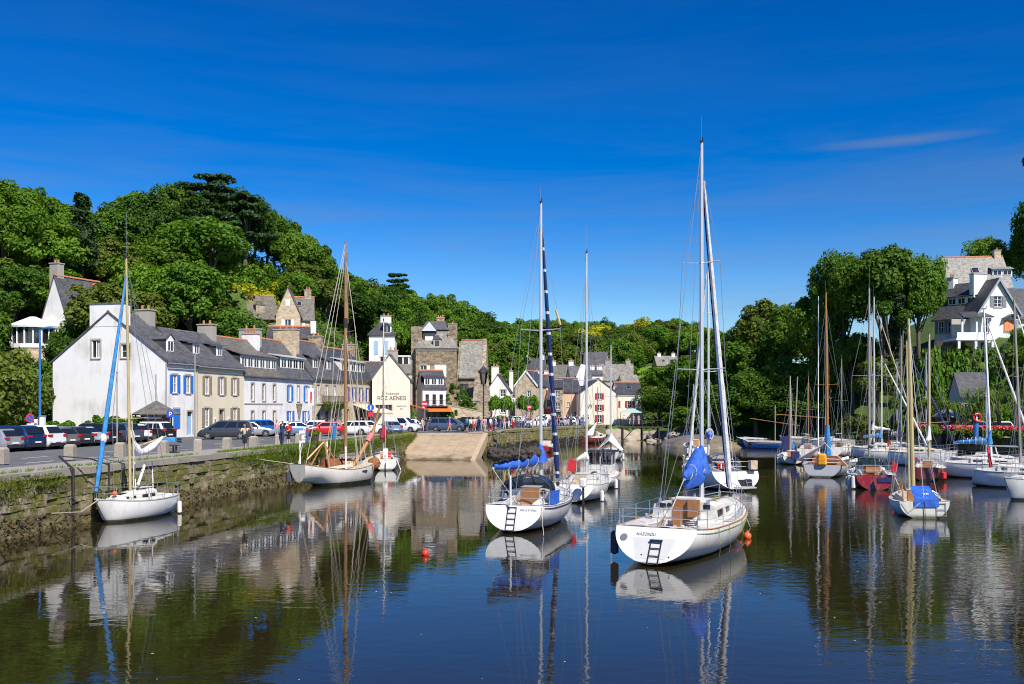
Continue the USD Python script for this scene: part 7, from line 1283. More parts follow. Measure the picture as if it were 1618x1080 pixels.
b = Boat('sailboat', 'white boat with pink tinted hull and silver mast behind the awninged wooden boat', 'sailboat', W2(1352, 118), W2(1300, 120), 6.6, 2.4, (1.3, 1.15, 1.4), hull='hull_pink', rake=.3); b.deck(.1, .4, .6, .4); b.cabin(.4, .8, .45, .6, .3, .15); b.mast(3.6, 14.5, .09, 'spar_white', foot=1.6, spreaders=((.4, .4),), antenna=0); b.rails(h=.6)
b = Boat('rowing_boat', 'pale wooden boat lying ashore under the trees behind the small white boats', 'rowing boat', W2(1292, 127), W2(1232, 129), 5.0, 1.9, (1.3, 1.0, 1.5), hull='hull_pink', rake=.1, tb=.1); b.deck(.1, .8, .7, .4, floor='deck_cream'); obj('yard', MB().tube([(-1.5, 0, 3.9), (5.5, 0, 4.4)], .06, 6), 'spar_orange', b.t); obj('mast', MB().tube([(3.0, 0, .5), (2.6, 0, 9.5)], [.14, .08], 7), 'spar_grey_wood', b.t)
# 13 small white boat with covered outboard
b = Boat('cabin_boat', 'small white boat with navy covered outboard and grey wooden mast right of the blue boat', 'cabin boat', W2(1254, 87.5), W2(1244, 93), 5.4, 2.6, (.75, .7, .95), hull='hull_white_old', rake=.05); b.deck(.08, .4, .7, .4); b.cabin(.38, .8, .45, .72, .4, .15); b.outboard(-.1, 'canvas_navy'); obj('outboard_cover', MB().bb(-.7, -.45, .6, -.1, .25, 1.25), 'canvas_navy', b.t); b.mast(2.9, 8.3, .11, 'spar_grey_wood', foot=1.0, spreaders=((.55, .35),), antenna=0, rt=.5); obj('blue_board', MB().bb(1.9, .2, 1.3, 2.0, .9, 2.6), 'canvas_navy', b.t); b.fender(.2, 1); b.rails(push=False, h=.6)
# 14 wooden boat with awnings
b = Boat('wooden_sailboat', 'dark grey wooden boat with varnished cockpit, pale awning and orange brown mast', 'sailboat', W2(1298, 71.5), W2(1318, 78), 6.6, 3.1, (.95, .82, 1.1), hull='hull_grey', deck='varnish', rake=.08, tb=-.15, plan=((0, .84), (.2, .96), (.45, 1), (.72, .82), (.9, .42), (1, .02))); b.toe = 'varnish'; b.deck(.06, .45, .9, .45, floor='varnish'); b.cabin(.46, .78, .4, .6, .35, .12, hatch='varnish', m='varnish')
b.mast(3.4, 14.2, .11, 'spar_orange', foot=1.2, spreaders=((.45, .9),), antenna=.9, rt=.5, lean=-1.0); obj('mast_cover', MB().tube([(3.4, 0, 1.5), (3.25, 0, 3.9)], [.3, .16], 8), 'canvas_bright', b.t)
for sg, mm in ((1, 'canvas_white'), (-1, 'canvas_tan')): obj('awning', MB().add([(3.2, sg * .05, 2.6), (.1, sg * .15, 2.3), (.0, sg * (1.9 if sg > 0 else 1.75), 1.25 if sg > 0 else 1.0), (2.8, sg * 1.6, 1.0)] if sg > 0 else [(1.6, 0, 2.6), (1.3, 0, 2.6), (-.1, -1.9, .9), (.3, -1.9, .9)], [(0, 1, 2, 3)]), mm, b.t)
for zz in (1.15, 1.4): obj('rail', MB().tube([(.05, 1.3, zz), (.05, -1.3, zz)], .025, 5), 'spar_white', b.t)
obj('inner_panel', MB().bb(2.85, -1.1, .9, 2.92, 1.1, 1.5), 'rust', b.t); b.fender(.02, 1, .5, 'spar_yellow', .14, .3)
lj = obj('life_jacket', MB().man(Manifold.batch_hull([Manifold.sphere(.16, 10).translate(p) for p in ([-.02, -.25, 1.05], [-.02, .15, 1.05], [-.02, -.2, 1.65], [-.02, .12, 1.65])])), 'life_orange', b.t, smooth=50); obj('jacket_strap', MB().box((-.16, -.05, 1.35), (.06, .5, .07)), 'life_orange', lj)
m = MB().tube([(3.0, .65, 1.0), (3.0, .65, 14.0)], [.055, .03], 6); obj('white_pole', m, 'spar_white', b.t); b.mainsheet(np.array([1.0, -.2, 2.4]), .06)
# 15 red boat
b = Boat('sailboat', 'dark red hulled boat with green spray hood and white fenders', 'sailboat', W2(1384, 60.5), W2(1364, 68), 7.0, 2.9, (.95, .85, 1.15), hull='hull_red', deck='deck_white', rake=.15, tb=-.1, plan=((0, .8), (.2, .95), (.45, 1), (.72, .82), (.9, .42), (1, .02))); b.toe = 'spar_white'; b.deck(.08, .42, .7, .5); b.cabin(.42, .8, .5, .66, .36, .14, hatch='varnish', hatchw=.45); x0 = b.cab[0, 0, 0]; zt = b.cab[0, 3, 2]; b.dodger(x0 - .7, x0 + .9, 1.0, zt - .5, 1.05, m='canvas_darkgreen')
b.mast(3.9, 13.4, .08, 'spar_grey_wood', foot=1.4, spreaders=((.5, 1.1),), antenna=1.5); e = b.boom(2.6, 2.4, 'canvas_dark', thick=.16, up=0); b.rails(h=.6); b.fender(.03, 1, .45, r=.14, h=.7); b.fender(.16, 1, .45, r=.14, h=.7); b.fender(.3, 1, .4, r=.14); obj('name_board', MB().box((.03, -.55, .65), (.05, .9, .3)), 'canvas_navy', b.t); b.rudder('hull_red'); obj('helmsman_seat', MB().bb(1.9, -.5, 1.0, 2.2, .4, 1.35), 'teak', b.t); b.rope([(0, -1.1, .9), (-.4, -1.3, .3), (-.5, -1.4, 0)], 'spar_yellow', .03); obj('ensign', MB().add([(-.1, -.9, 1.2), (-.15, -.95, 1.9), (-.2, -1.3, 1.7), (-.15, -1.25, 1.1)], [(0, 1, 2, 3)]), 'flag_red', b.t)
# 16 small grey dinghy cruiser with blue cover
b = Boat('dinghy_cruiser', 'small grey white open cruiser with bright blue cover and stout yellow mast', 'sailboat', (19.5, 44.8), (20.6, 49.7), 5.0, 2.4, (.8, .72, .95), hull='hull_white_old', deck='deck_cream', rake=.05, tb=-.12, plan=((0, .92), (.25, 1), (.5, .98), (.75, .74), (.9, .4), (1, .03)), roll=-1.5); b.deck(.04, .5, .75, .4, floor='deck_cream'); b.cabin(.5, .84, .38, .66, .35, .12, hatch='teak'); b.mast(2.75, 9.7, .10, 'spar_yellow', foot=.9, spreaders=(), antenna=0, wr=.014, rt=.6); obj('second_spar', MB().tube([(2.6, .22, .9), (2.75, .12, 8.6)], [.06, .04], 6), 'spar_yellow', b.t)
obj('cover', MB().add([(.0, .46, .9), (.0, -.62, .9), (1.6, -.5, 1.42), (1.6, .36, 1.42), (-.03, .46, .55), (-.03, -.62, .55)], [(0, 3, 2, 1), (4, 0, 1, 5)]), 'canvas_blue', b.t); lettering(b.t, '28', .16, (.45, .0, 1.09), 'white_paint', True, np.column_stack([(0, -1, 0), unit((1.6, 0, .52)), np.cross((0, -1, 0), unit((1.6, 0, .52)))]), 'cover_number')
b.ladder(-.72, .4, 3, .1, .72, m='steel'); b.rope([(-.02, .02, .8), (-.06, .0, .1)], 'iron', .02); b.rope([(-.02, 1.0, .8), (-.06, .7, .35), (-.02, .2, .75)], 'rope', .015); obj('a_frame', MB().tube([(4.6, .5, .8), (4.2, 0, 2.4), (4.6, -.5, .8)], .04, 6), 'spar_orange', b.t); obj('oar', MB().tube([(.3, .9, .8), (3.2, .45, 1.4)], .035, 6), 'teak', b.t); obj('hoop', MB().tube([(1.2, .95 * math.cos(a), .8 + .5 * math.sin(a)) for a in np.linspace(1.9, 3.1, 6)], .03, 5), 'steel', b.t)
# 17 the white boats at the right
b = Boat('sailboat', 'white sloop with bright blue sail cover on its boom near the right park wall', 'sailboat', W2(1486, 72.5), W2(1566, 70.5), 6.6, 2.6, (1.2, 1.1, 1.4), hull='hull_white_blue', rake=.3); b.deck(.08, .36, .55, .45); b.cabin(.34, .82, .5, .66, .36, .16, windows=((.05, .25), (.35, .42), (.5, .75))); b.mast(3.5, 12.6, .085, 'spar_white', foot=1.75, spreaders=((.4, .9),), genoa='canvas_white', gr=.09, antenna=.5, lean=-.5); b.boom(2.6, 2.6, 'canvas_bright', thick=.26, up=1.0); b.rails(h=.6); obj('boarding_arch', MB().tube([(.2, 1.0, 1.2), (.2, 1.0, 2.0), (.2, -1.0, 2.0), (.2, -1.0, 1.2)], .03, 5), 'steel', b.t)
b = Boat('sailboat', 'white sloop with furled white sail and red danbuoy at the right', 'sailboat', W2(1537, 64), W2(1612, 62.2), 5.6, 2.4, (1.15, 1.05, 1.35), hull='hull_white_blue', rake=.3); b.deck(.08, .3, .5, .45); b.cabin(.3, .82, .48, .66, .36, .14, windows=((.08, .2), (.45, .7))); b.mast(2.9, 12.4, .085, 'spar_grey_wood', foot=1.7, spreaders=((.52, .9),), genoa='canvas_white', gr=.09, antenna=0, lean=-.4); b.boom(2.7, 1.9, None); b.rails(h=.6, stan=(.5,)); obj('dan_buoy', MB().tube([(1.0, .6, 1.2), (.8, .6, 2.6)], [.12, .07], 6), 'flag_red', b.t); obj('pole', MB().tube([(1.6, .4, 1.4), (1.3, .4, 2.6)], .04, 5), 'spar_white', b.t)
b = Boat('sailboat', 'white boat cut by the right edge of the picture', 'sailboat', W2(1690, 56), W2(1603, 54), 5.6, 2.4, (1.2, 1.1, 1.3), hull='hull_white_blue', rake=.3); b.deck(.08, .36, .55, .45); b.cabin(.36, .82, .45, .66, .36, .14); b.mast(3.0, 12, .08, 'spar_alu', foot=1.6, antenna=0); b.rails(h=.6)
b = Boat('sailboat', 'pale blue grey sloop with navy sail cover beside the stout yellow mast', 'sailboat', W2(1402, 88), W2(1452, 86.5), 6.0, 2.5, (1.3, 1.2, 1.45), hull='hull_white_blue', rake=.3); b.deck(.08, .36, .55, .45); b.cabin(.36, .82, .5, .66, .36, .16, m='deck_cream'); b.mast(1.2, 11.9, .07, 'spar_grey_wood', foot=1.8, spreaders=((.5, .5),), genoa='canvas_navy', gr=.1, antenna=.7); b.boom(2.7, 1.1, 'canvas_navy', thick=.3, up=.9); b.rails(h=.6); obj('ensign', MB().add([(.0, .1, 1.6), (-.1, .1, 2.6), (.35, .1, 2.0)], [(0, 1, 2)]), 'flag_red', b.t)
b = Boat('sailboat', 'white sloop with blue boom cover and twin dark masts seen over the red boat', 'sailboat', W2(1345, 100), W2(1402, 98), 7.0, 2.6, (1.25, 1.1, 1.4), hull='hull_white_blue', rake=.3); b.deck(.08, .36, .55, .45); b.cabin(.36, .82, .5, .66, .36, .16); b.mast(2.3, 16.8, .10, 'spar_alu', foot=1.8, spreaders=((.46, 1.0),), antenna=1.2, genoa='canvas_tan', gr=.07); b.boom(3.0, 1.6, 'canvas_white', thick=.25, up=.8, yaw=3.0); b.rails(h=.6); b.rope([(1.9, 0, 1.6), (2.3, 0, 3.0)], 'canvas_white', .1, 'bundled_sail')
b = Boat('sailboat', 'white sloop with short blue sail cover left of the pale blue grey one', 'sailboat', W2(1362, 93), W2(1412, 92), 6.0, 2.4, (1.15, 1.05, 1.3), hull='hull_white', rake=.3); b.deck(.08, .36, .55, .45); b.cabin(.36, .82, .45, .66, .36, .16, m='deck_cream'); b.mast(1.8, 10.4, .06, 'spar_white', foot=1.6, spreaders=((.32, .8),), genoa='canvas_white', gr=.09, antenna=.4); b.boom(2.4, 1.7, 'canvas_bright', thick=.26, up=.8); b.rails(h=.6)
b = Boat('sailboat', 'dark red boat with orange flag half hidden behind the blue covered cruiser', 'sailboat', W2(1462, 68), W2(1474, 74), 6.0, 2.4, (.95, .85, 1.1), hull='hull_dark_red', rake=.1, tb=-.1); b.deck(.08, .36, .6, .45); b.cabin(.36, .8, .45, .66, .36, .14); b.mast(3.3, 10.8, .1, 'spar_yellow', foot=1.3, spreaders=((.3, 1.3),), antenna=.4); b.boom(2.9, 2.5, 'canvas_white', thick=.22, up=1.0, sag=.1); b.rails(h=.6); b.fender(.1, -1, .4, 'flag_red', .18, .4); b.horseshoe(np.array([.2, .6, 1.4]), 'sign_red')
for nm, lb, st, bw, L, hm, top, mx, sp, cov in (('sailboat', 'small white sloop moored between the awninged boat and the pink tinted one', W2(1318, 101), W2(1340, 105), 5.6, 'hull_white', 10.6, 2.6, 'spar_grey_wood', None), ('sailboat', 'white sloop behind the red hulled boat with thin silver mast', W2(1425, 103), W2(1466, 101), 5.8, 'hull_white_blue', 11.2, 2.6, 'spar_alu', 'canvas_white'),
                                ('sailboat', 'grey white sloop in the back row below the brownish bush', W2(1378, 109), W2(1420, 107), 5.8, 'hull_white_old', 10.5, 2.8, 'spar_alu', 'canvas_navy'), ('sailboat', 'old white sloop with wooden mast beside the small covered outboard boat', W2(1272, 96), W2(1284, 101), 5.2, 'hull_white_old', 8.6, 2.4, 'spar_wood', None), ('sailboat', 'white sloop between the blue covered one and the park wall', W2(1500, 81), W2(1566, 79), 6.0, 'hull_white', 11.4, 2.9, 'spar_alu', 'canvas_navy')):
    b = Boat(nm, lb, 'sailboat', st, bw, L, 2.3, (1.1, 1.0, 1.3), hull=hm, rake=.3); b.deck(.08, .36, .55, .45); b.cabin(.36, .82, .45, .66, .36, .14); b.mast(mx, top, .065, sp, foot=1.5, spreaders=((.5, .7),), antenna=.5); b.boom(2.5, 2.0, cov, thick=.22, up=.6 if cov else 0); b.rails(h=.55); b.fender(.3, -1, .4); b.fender(.5, 1, .4, 'fender_grey')
for lb, px, Y, hm in (('small grey rubber dinghy tied behind the wooden awninged boat', 1350, 84, 'hull_grey'), ('tiny blue rowing dinghy near the red boat', 1318, 88, 'hull_blue')):
    b = Boat('dinghy', lb, 'dinghy', W2(px, Y), (wx(px, Y) + 1.6, Y + 2), 2.6, 1.2, (.42, .38, .55), hull=hm, rake=.0, tb=-.1); b.deck(.1, .85, .5, .3, floor='deck_cream'); obj('thwart', MB().bb(1.0, -.5, .28, 1.25, .5, .32), 'teak', b.t)
rr = np.random.RandomState(91); fl = MB()
for _ in range(46):
    Y = rr.uniform(18, 44); px = rr.uniform(150, 1600); a = rr.uniform(0, 6.28); l = rr.uniform(.02, .06); c, q = np.array([wx(px, Y), Y, .006]), np.array([math.cos(a), math.sin(a), 0]) * l
    if px < 420 and Y > 33 or abs(px - 1070) < 160 and 28 < Y: continue
    n_ = np.array([-q[1], q[0], 0]) * .5; fl.add([c - q, c - n_ + [0, 0, .012], c + q, c + n_ + [0, 0, .01]], [(0, 1, 2, 3)])
tag(obj('floating_leaves', fl, 'canvas_tan'), 'small pale leaves and specks floating on the near water', 'leaves', kind='stuff')
# buoys
def buoy(label, px, Y, r, m):
    o = thing('buoy', label, 'buoy', (*W2(px, Y), 0)); obj('ball', MB().sphere((0, 0, r * .55), r, (1, 1, 1.05), 2), m, o, smooth=True); obj('ring', MB().tube([(0, 0, r * 1.5), (0, 0, r * 1.95)], [r * .35, r * .22], 8), m, o); obj('eye', MB().tube([(r * .2 * math.cos(a), 0, r * 2.1 + r * .2 * math.sin(a)) for a in np.linspace(0, 6.28, 9)], r * .06, 5), 'iron', o)
buoy('small red mooring buoy floating alone left of the middle', 672, 33.6, .13, 'buoy_red')
buoy('orange mooring buoy beside the bow of the large sloop', 1181, 38.0, .16, 'buoy_orange')
buoy('tiny yellow buoy on the far water near the jetty', 1080, 102, .14, 'spar_yellow')
# ---------------------------------------------------------------- cars
def paint(name, c, metal=0.0): return mat(name, {'p': ('principled_bsdf', {'base_color': c, 'roughness': 0.3, 'metallic': metal, 'coat_weight': 0.8, 'coat_roughness': 0.04})}, [])
for n_, c_, m_ in (('car_silver', (.46, .47, .50), .5), ('car_navy', (.012, .035, .12), .2), ('car_white', (.76, .76, .76), 0), ('car_grey', (.22, .22, .23), .4), ('car_black', (.018, .018, .022), .1), ('car_pale', (.55, .60, .70), .3), ('car_red', (.48, .012, .012), 0), ('car_blue', (.01, .12, .45), .2),
                   ('car_steel', (.07, .11, .17), .3), ('car_light_blue', (.20, .33, .52), .4), ('car_dark_grey', (.05, .055, .065), .3), ('car_brown', (.30, .12, .05), .2)): paint(n_, c_, m_)
mat('car_glass', {'p': ('principled_bsdf', {'base_color': (.012, .016, .02), 'roughness': .04, 'specular_ior_level': .8})}, [])
mat('lamp_red', {'p': ('principled_bsdf', {'base_color': (.42, .012, .015), 'roughness': .15, 'coat_weight': .5})}, [])
mat('lamp_clear', {'p': ('principled_bsdf', {'base_color': (.75, .75, .75), 'roughness': .1, 'coat_weight': .5})}, [])
plain('trim_black', (.02, .02, .022), .6); plain('alloy', (.5, .5, .52), .3, .7); plain('plate_white', (.75, .75, .72), .5)
KIND = {  # length, width, height, lower-body line (x, z) front to back, roof box: base rear/front, roof rear/front, belt z, wheel x, wheel r
    'hatch': (4.1, 1.74, 1.48, [(-2.05, .55), (-2.02, .98), (-1.5, 1.0), (1.0, .98), (1.75, .82), (2.03, .66), (2.05, .5)], (-1.92, 1.05, -1.45, .35), .96, (-1.28, 1.28), .31),
    'suv': (4.45, 1.84, 1.66, [(-2.22, .6), (-2.2, 1.08), (-1.6, 1.1), (1.1, 1.08), (1.95, .98), (2.2, .8), (2.22, .55)], (-2.1, 1.15, -1.65, .45), 1.07, (-1.35, 1.4), .36),
    'mpv': (4.7, 1.86, 1.72, [(-2.35, .55), (-2.33, 1.05), (-1.6, 1.06), (1.3, 1.05), (2.05, .88), (2.33, .68), (2.35, .5)], (-2.28, 1.6, -2.02, .55), 1.04, (-1.42, 1.45), .34),
    'wagon': (4.6, 1.8, 1.5, [(-2.3, .55), (-2.28, .98), (-1.6, .98), (1.0, .97), (1.95, .82), (2.28, .66), (2.3, .5)], (-2.2, 1.1, -1.8, .35), .95, (-1.36, 1.42), .32),
    'saloon': (4.4, 1.76, 1.42, [(-2.2, .55), (-2.18, .98), (-1.9, 1.02), (1.0, .95), (1.9, .8), (2.18, .66), (2.2, .5)], (-1.75, 1.1, -.95, .25), .95, (-1.32, 1.35), .31),
    'van': (4.3, 1.8, 1.82, [(-2.15, .5), (-2.13, 1.02), (-1.6, 1.04), (1.2, 1.04), (1.85, .92), (2.13, .7), (2.15, .5)], (-2.12, 1.4, -2.05, .65), 1.02, (-1.3, 1.4), .32)}
def car(label, kind, body, x, y, yaw, z=2.408, lower=None, roof=None, noside=False, name='parked_car', cat='car'):
    L, W, H, line, (rb, rf, tr, tf), zb, wxs, wr = KIND[kind]; o = thing(name, label, cat, (x, y, z), yaw); ln = np.array(line); w = W / 2
    xs = np.unique(np.concatenate([np.linspace(-L / 2, L / 2, 17), ln[:, 0]])); rings = []
    for q in xs:
        zt = np.interp(q, ln[:, 0], ln[:, 1]); e = abs(q) / (L / 2); k = 1 - .13 * max(0, (e - .78) / .22) ** 2; zs = .2 + .1 * max(0, (e - .85) / .15)
        half = [(0, zs), (w * k * .86, zs), (w * k * .95, zs + .1), (w * k, zs + .3), (w * k * .99, lerp(zs, zt, .72)), (w * k * .95, zt - .05), (w * k * .86, zt), (0, zt + .02)]
        rings.append([(q, a, b) for a, b in half] + [(q, -a, b) for a, b in half[-2:0:-1]])
    m = MB().loft(np.array(rings)).mesh(); m.fix_normals(); b = obj('body', m, body, o, smooth=38)
    wb_, wt = w * .90, w * .70; P = lambda t, fx, sg: np.array([lerp(lerp(rb, tr, t), lerp(rf, tf, t), fx), sg * lerp(wb_, wt, t ** 1.2), lerp(zb, H - .06, t)])
    R = []
    for t in (-.05, .25, .5, .75, 1.0):
        c = []
        for fx, sg in ((0, 1), (.03, 1), (.5, 1), (.97, 1), (1, 1), (1, -1), (.97, -1), (.5, -1), (.03, -1), (0, -1)):
            p = P(max(t, 0), fx, sg); p[2] = lerp(zb, H - .06, t); p[1] *= .9 if fx in (0, 1) else 1; c.append(p)
        R.append(c)
    top = np.array(R[-1]).copy(); top[:, 1] *= .8; top[:, 0] = lerp(top[:, 0], top[:, 0].mean(), .08); top[:, 2] = H; R.append(top); m = MB().loft(np.array(R)).mesh(); m.fix_normals(); obj('roof', m, roof or body, o, smooth=35)
    def glass(pts, n): q = MB(); q.add(pts, [(0, 1, 2, 3)]); mm = q.mesh(); return obj(n, mm, 'car_glass', o)
    for sg in (1, -1):
        for f0, f1 in (((.06, .30), (.33, .60), (.63, .93)) if kind in ('mpv', 'wagon', 'suv') else ((.12, .46), (.5, .92)) if not noside else ((.62, .92),)):
            q = [P(.08, f0, sg), P(.08, f1, sg), P(.88, min(f1, .93), sg), P(.88, max(f0, .06), sg)]; q = [p + [0, sg * .018, 0] for p in q]; glass(q if sg < 0 else q[::-1], 'side_window')
    for fx, d, n in ((1, .02, 'windscreen'), (0, -.02, 'rear_window')):
        if n == 'rear_window' and noside: continue
        q = [P(.1, fx, 1), P(.1, fx, -1), P(.9, fx, -1), P(.9, fx, 1)]; q = [p * [1, .84, 1] + [d + (.012 if d > 0 else -.012), 0, .01] for p in q]; glass(q if fx else q[::-1], n)
    for xx in wxs:
        for sg in (1, -1):
            y0 = sg * (w + .012); t = obj('wheel', MB().tube([(xx, y0 - sg * .2, wr), (xx, y0 - sg * .02, wr), (xx, y0, wr)], [wr, wr, wr * .92], 16), 'rubber', o); q = MB().tube([(xx, y0 - .01, wr), (xx, y0 + sg * .006, wr)], wr * .2, 8)
            for a in np.arange(5) * 1.2566: q.box((xx + wr * .38 * math.cos(a), y0 + sg * .006, wr + wr * .38 * math.sin(a)), (wr * .52, .02, wr * .2), R=np.array([[math.cos(a), 0, -math.sin(a)], [0, 1, 0], [math.sin(a), 0, math.cos(a)]]))
            q.tube([(xx, y0 - .012, wr), (xx, y0 + sg * .004, wr)], wr * .68, 16, cap=False); obj('rim', q, 'alloy', t)
            ar = obj('wheel_arch', MB().tube([(xx, sg * (w - .12), wr + .02), (xx, sg * (w + .006), wr + .02)], wr * 1.14, 18), 'trim_black', o)
    zl = np.interp(-L / 2 + .05, ln[:, 0], ln[:, 1])
    for sg in (1, -1):
        obj('tail_lamp', MB().bb(-L / 2 - .025, min(sg * w * .55, sg * w * .87), zl - .2, -L / 2 + .22, max(sg * w * .55, sg * w * .895), zl - .04), 'lamp_red', o)
        zf = np.interp(L / 2 - .12, ln[:, 0], ln[:, 1]); obj('headlamp', MB().bb(L / 2 - .28, min(sg * w * .5, sg * w * .86), zf - .14, L / 2 - .03, max(sg * w * .5, sg * w * .86), zf - .02), 'lamp_clear', o)
        obj('mirror', MB().box((rf - .45, sg * (w + .07), zb + .1), (.14, .2, .13)), body, o)
    for d in (-1, 1): obj('bumper', MB().bb(d * L / 2 - (.02 if d < 0 else .10), -w * .82, .26, d * L / 2 + (.10 if d < 0 else .02), w * .82, .46), lower or 'trim_black', o)
    for d in (-1, 1): obj('number_plate', MB().bb(d * L / 2 - (.04 if d < 0 else -.015), -.26, .52, d * L / 2 + (-.015 if d < 0 else .04), .26, .63), 'plate_white', o)
    return o
A = math.pi
for label, k, c, px, Y, a in (('silver hatchback, first of the parked row at the left edge', 'hatch', 'car_silver', 12, 61.5, A - .25), ('navy blue off-roader beside the silver hatchback', 'suv', 'car_navy', 44, 63.2, A - .25), ('white off-roader third in the parked row', 'suv', 'car_white', 76, 65.2, A - .25), ('grey hatchback right of the white off-roader', 'hatch', 'car_grey', 104, 67.4, A - .3),
                            ('dark grey hatchback seen between grey and pale saloon', 'hatch', 'car_dark_grey', 127, 69.8, A - .3), ('pale silver saloon with dark windows in the parked row', 'saloon', 'car_pale', 148, 71.6, A - .3), ('black off-roader behind the blue furled sail', 'suv', 'car_black', 168, 74.0, A - .3), ('grey car hidden behind the pale mast', 'hatch', 'car_grey', 186, 76.0, A - .3),
                            ('steel blue hatchback right of the pale mast', 'suv', 'car_steel', 205, 76.4, A - .35), ('white hatchback behind the steel blue one', 'hatch', 'car_white', 222, 79.5, A - .35), ('copper brown small car near the brick kiosk', 'hatch', 'car_brown', 237, 82.0, A - .3), ('black off-roader with white roof at the right end of the parked row', 'suv', 'car_black', 258, 81.5, A - .35)):
    w_ = 'white' if 'white roof' in label else None
    car(label, k, c, wx(px, Y) - 1.2, Y, a, roof='car_white' if w_ else None)
for label, k, c, px, Y, a, kw in (('long dark grey people carrier in front of the cream house', 'mpv', 'car_dark_grey', 357, 86, math.radians(187), {}), ('silver estate car behind the dark people carrier', 'wagon', 'car_silver', 395, 94, math.radians(20), {}), ('bright blue off-roader in front of the white terrace house', 'suv', 'car_blue', 417, 96, math.radians(55), {}),
                                ('grey hatchback behind the couple in dark and red', 'hatch', 'car_silver', 449, 98, math.radians(200), {}), ('pale blue saloon left of the red car', 'saloon', 'car_light_blue', 471, 97.5, math.radians(25), {}), ('dark blue car parked behind the red one', 'hatch', 'car_navy', 492, 106, math.radians(200), {}), ('red small car facing the water by the blue pillar', 'hatch', 'car_red', 511, 97, math.radians(205), {}),
                                ('white estate car behind the mast of the fishing cutter', 'wagon', 'car_white', 551, 100, math.radians(185), {}), ('white car beside the orange spar of the cutter', 'hatch', 'car_white', 583, 103, math.radians(12), {}), ('light blue grey saloon beside the slipway', 'saloon', 'car_light_blue', 616, 103, math.radians(115), {}), ('small white van beside the light blue saloon', 'van', 'car_white', 634, 111, math.radians(-12), {'noside': True}),
                                ('grey car behind the white van bonnet', 'hatch', 'car_grey', 653, 119, math.radians(10), {}), ('blue grey people carrier crossing above the slipway', 'mpv', 'car_steel', 709, 114.5, math.radians(-6), {}), ('black car behind the blue grey people carrier', 'suv', 'car_black', 735, 126, math.radians(175), {}),
                                ('dark blue car behind the crowd on the quay', 'hatch', 'car_navy', 786, 134, math.radians(-15), {}), ('black car in the middle of the far crowd', 'hatch', 'car_black', 806, 140, math.radians(0), {}), ('mid blue car left of the tall furled sail', 'suv', 'car_steel', 824, 146, math.radians(15), {}), ('white delivery van parked before the red shop', 'van', 'car_white', 858, 152, math.radians(190), {'noside': True}),
                                ('silver car right of the white delivery van', 'hatch', 'car_silver', 876, 146, math.radians(170), {}), ('white hatchback in the far car park', 'hatch', 'car_white', 892, 150, math.radians(195), {}), ('blue car at the right end of the far car park', 'hatch', 'car_light_blue', 906, 154, math.radians(180), {}), ('white car beside the dark blue furled sail', 'saloon', 'car_white', 848, 141, math.radians(185), {})):
    car(label, k, c, wx(px, Y), Y, a, **kw)
for label, k, c, px, Y in (('white car behind the pink flower bed', 'hatch', 'car_white', 1580, 98), ('dark car at the right edge behind the flowers', 'hatch', 'car_black', 1612, 97), ('silver car between the palms behind the blue pillar', 'hatch', 'car_silver', 1540, 100), ('dark car in front of the park kiosk', 'hatch', 'car_black', 1492, 101)): car(label, k, c, wx(px, Y), Y, math.radians(80), z=2.404)

# ---------------------------------------------------------------- people
def limb(pts, rs_):
    return [Manifold.batch_hull([Manifold.sphere(float(r0), 9).translate(list(map(float, a))), Manifold.sphere(float(r1), 9).translate(list(map(float, b)))]) for (a, r0), (b, r1) in zip(list(zip(pts, rs_))[:-1], list(zip(pts, rs_))[1:])]
for n_, c_ in (('skin', (.55, .33, .23)), ('skin_tan', (.40, .23, .15)), ('hair_dark', (.04, .025, .018)), ('hair_brown', (.14, .08, .045)), ('hair_grey', (.4, .39, .37)), ('hair_fair', (.42, .3, .15)), ('cloth_black', (.02, .02, .025)), ('cloth_navy', (.02, .035, .11)), ('cloth_white', (.72, .72, .71)), ('cloth_red', (.5, .02, .03)), ('cloth_purple', (.22, .10, .45)), ('cloth_orange', (.65, .22, .10)),
               ('cloth_grey', (.3, .3, .31)), ('cloth_beige', (.55, .45, .32)), ('cloth_denim', (.06, .11, .22)), ('cloth_pink', (.68, .35, .36)), ('cloth_blue', (.08, .22, .5)), ('cloth_teal', (.03, .25, .28)), ('shoe_dark', (.03, .03, .03)), ('shoe_white', (.65, .65, .65))): plain(n_, c_, .85, vary=.08)
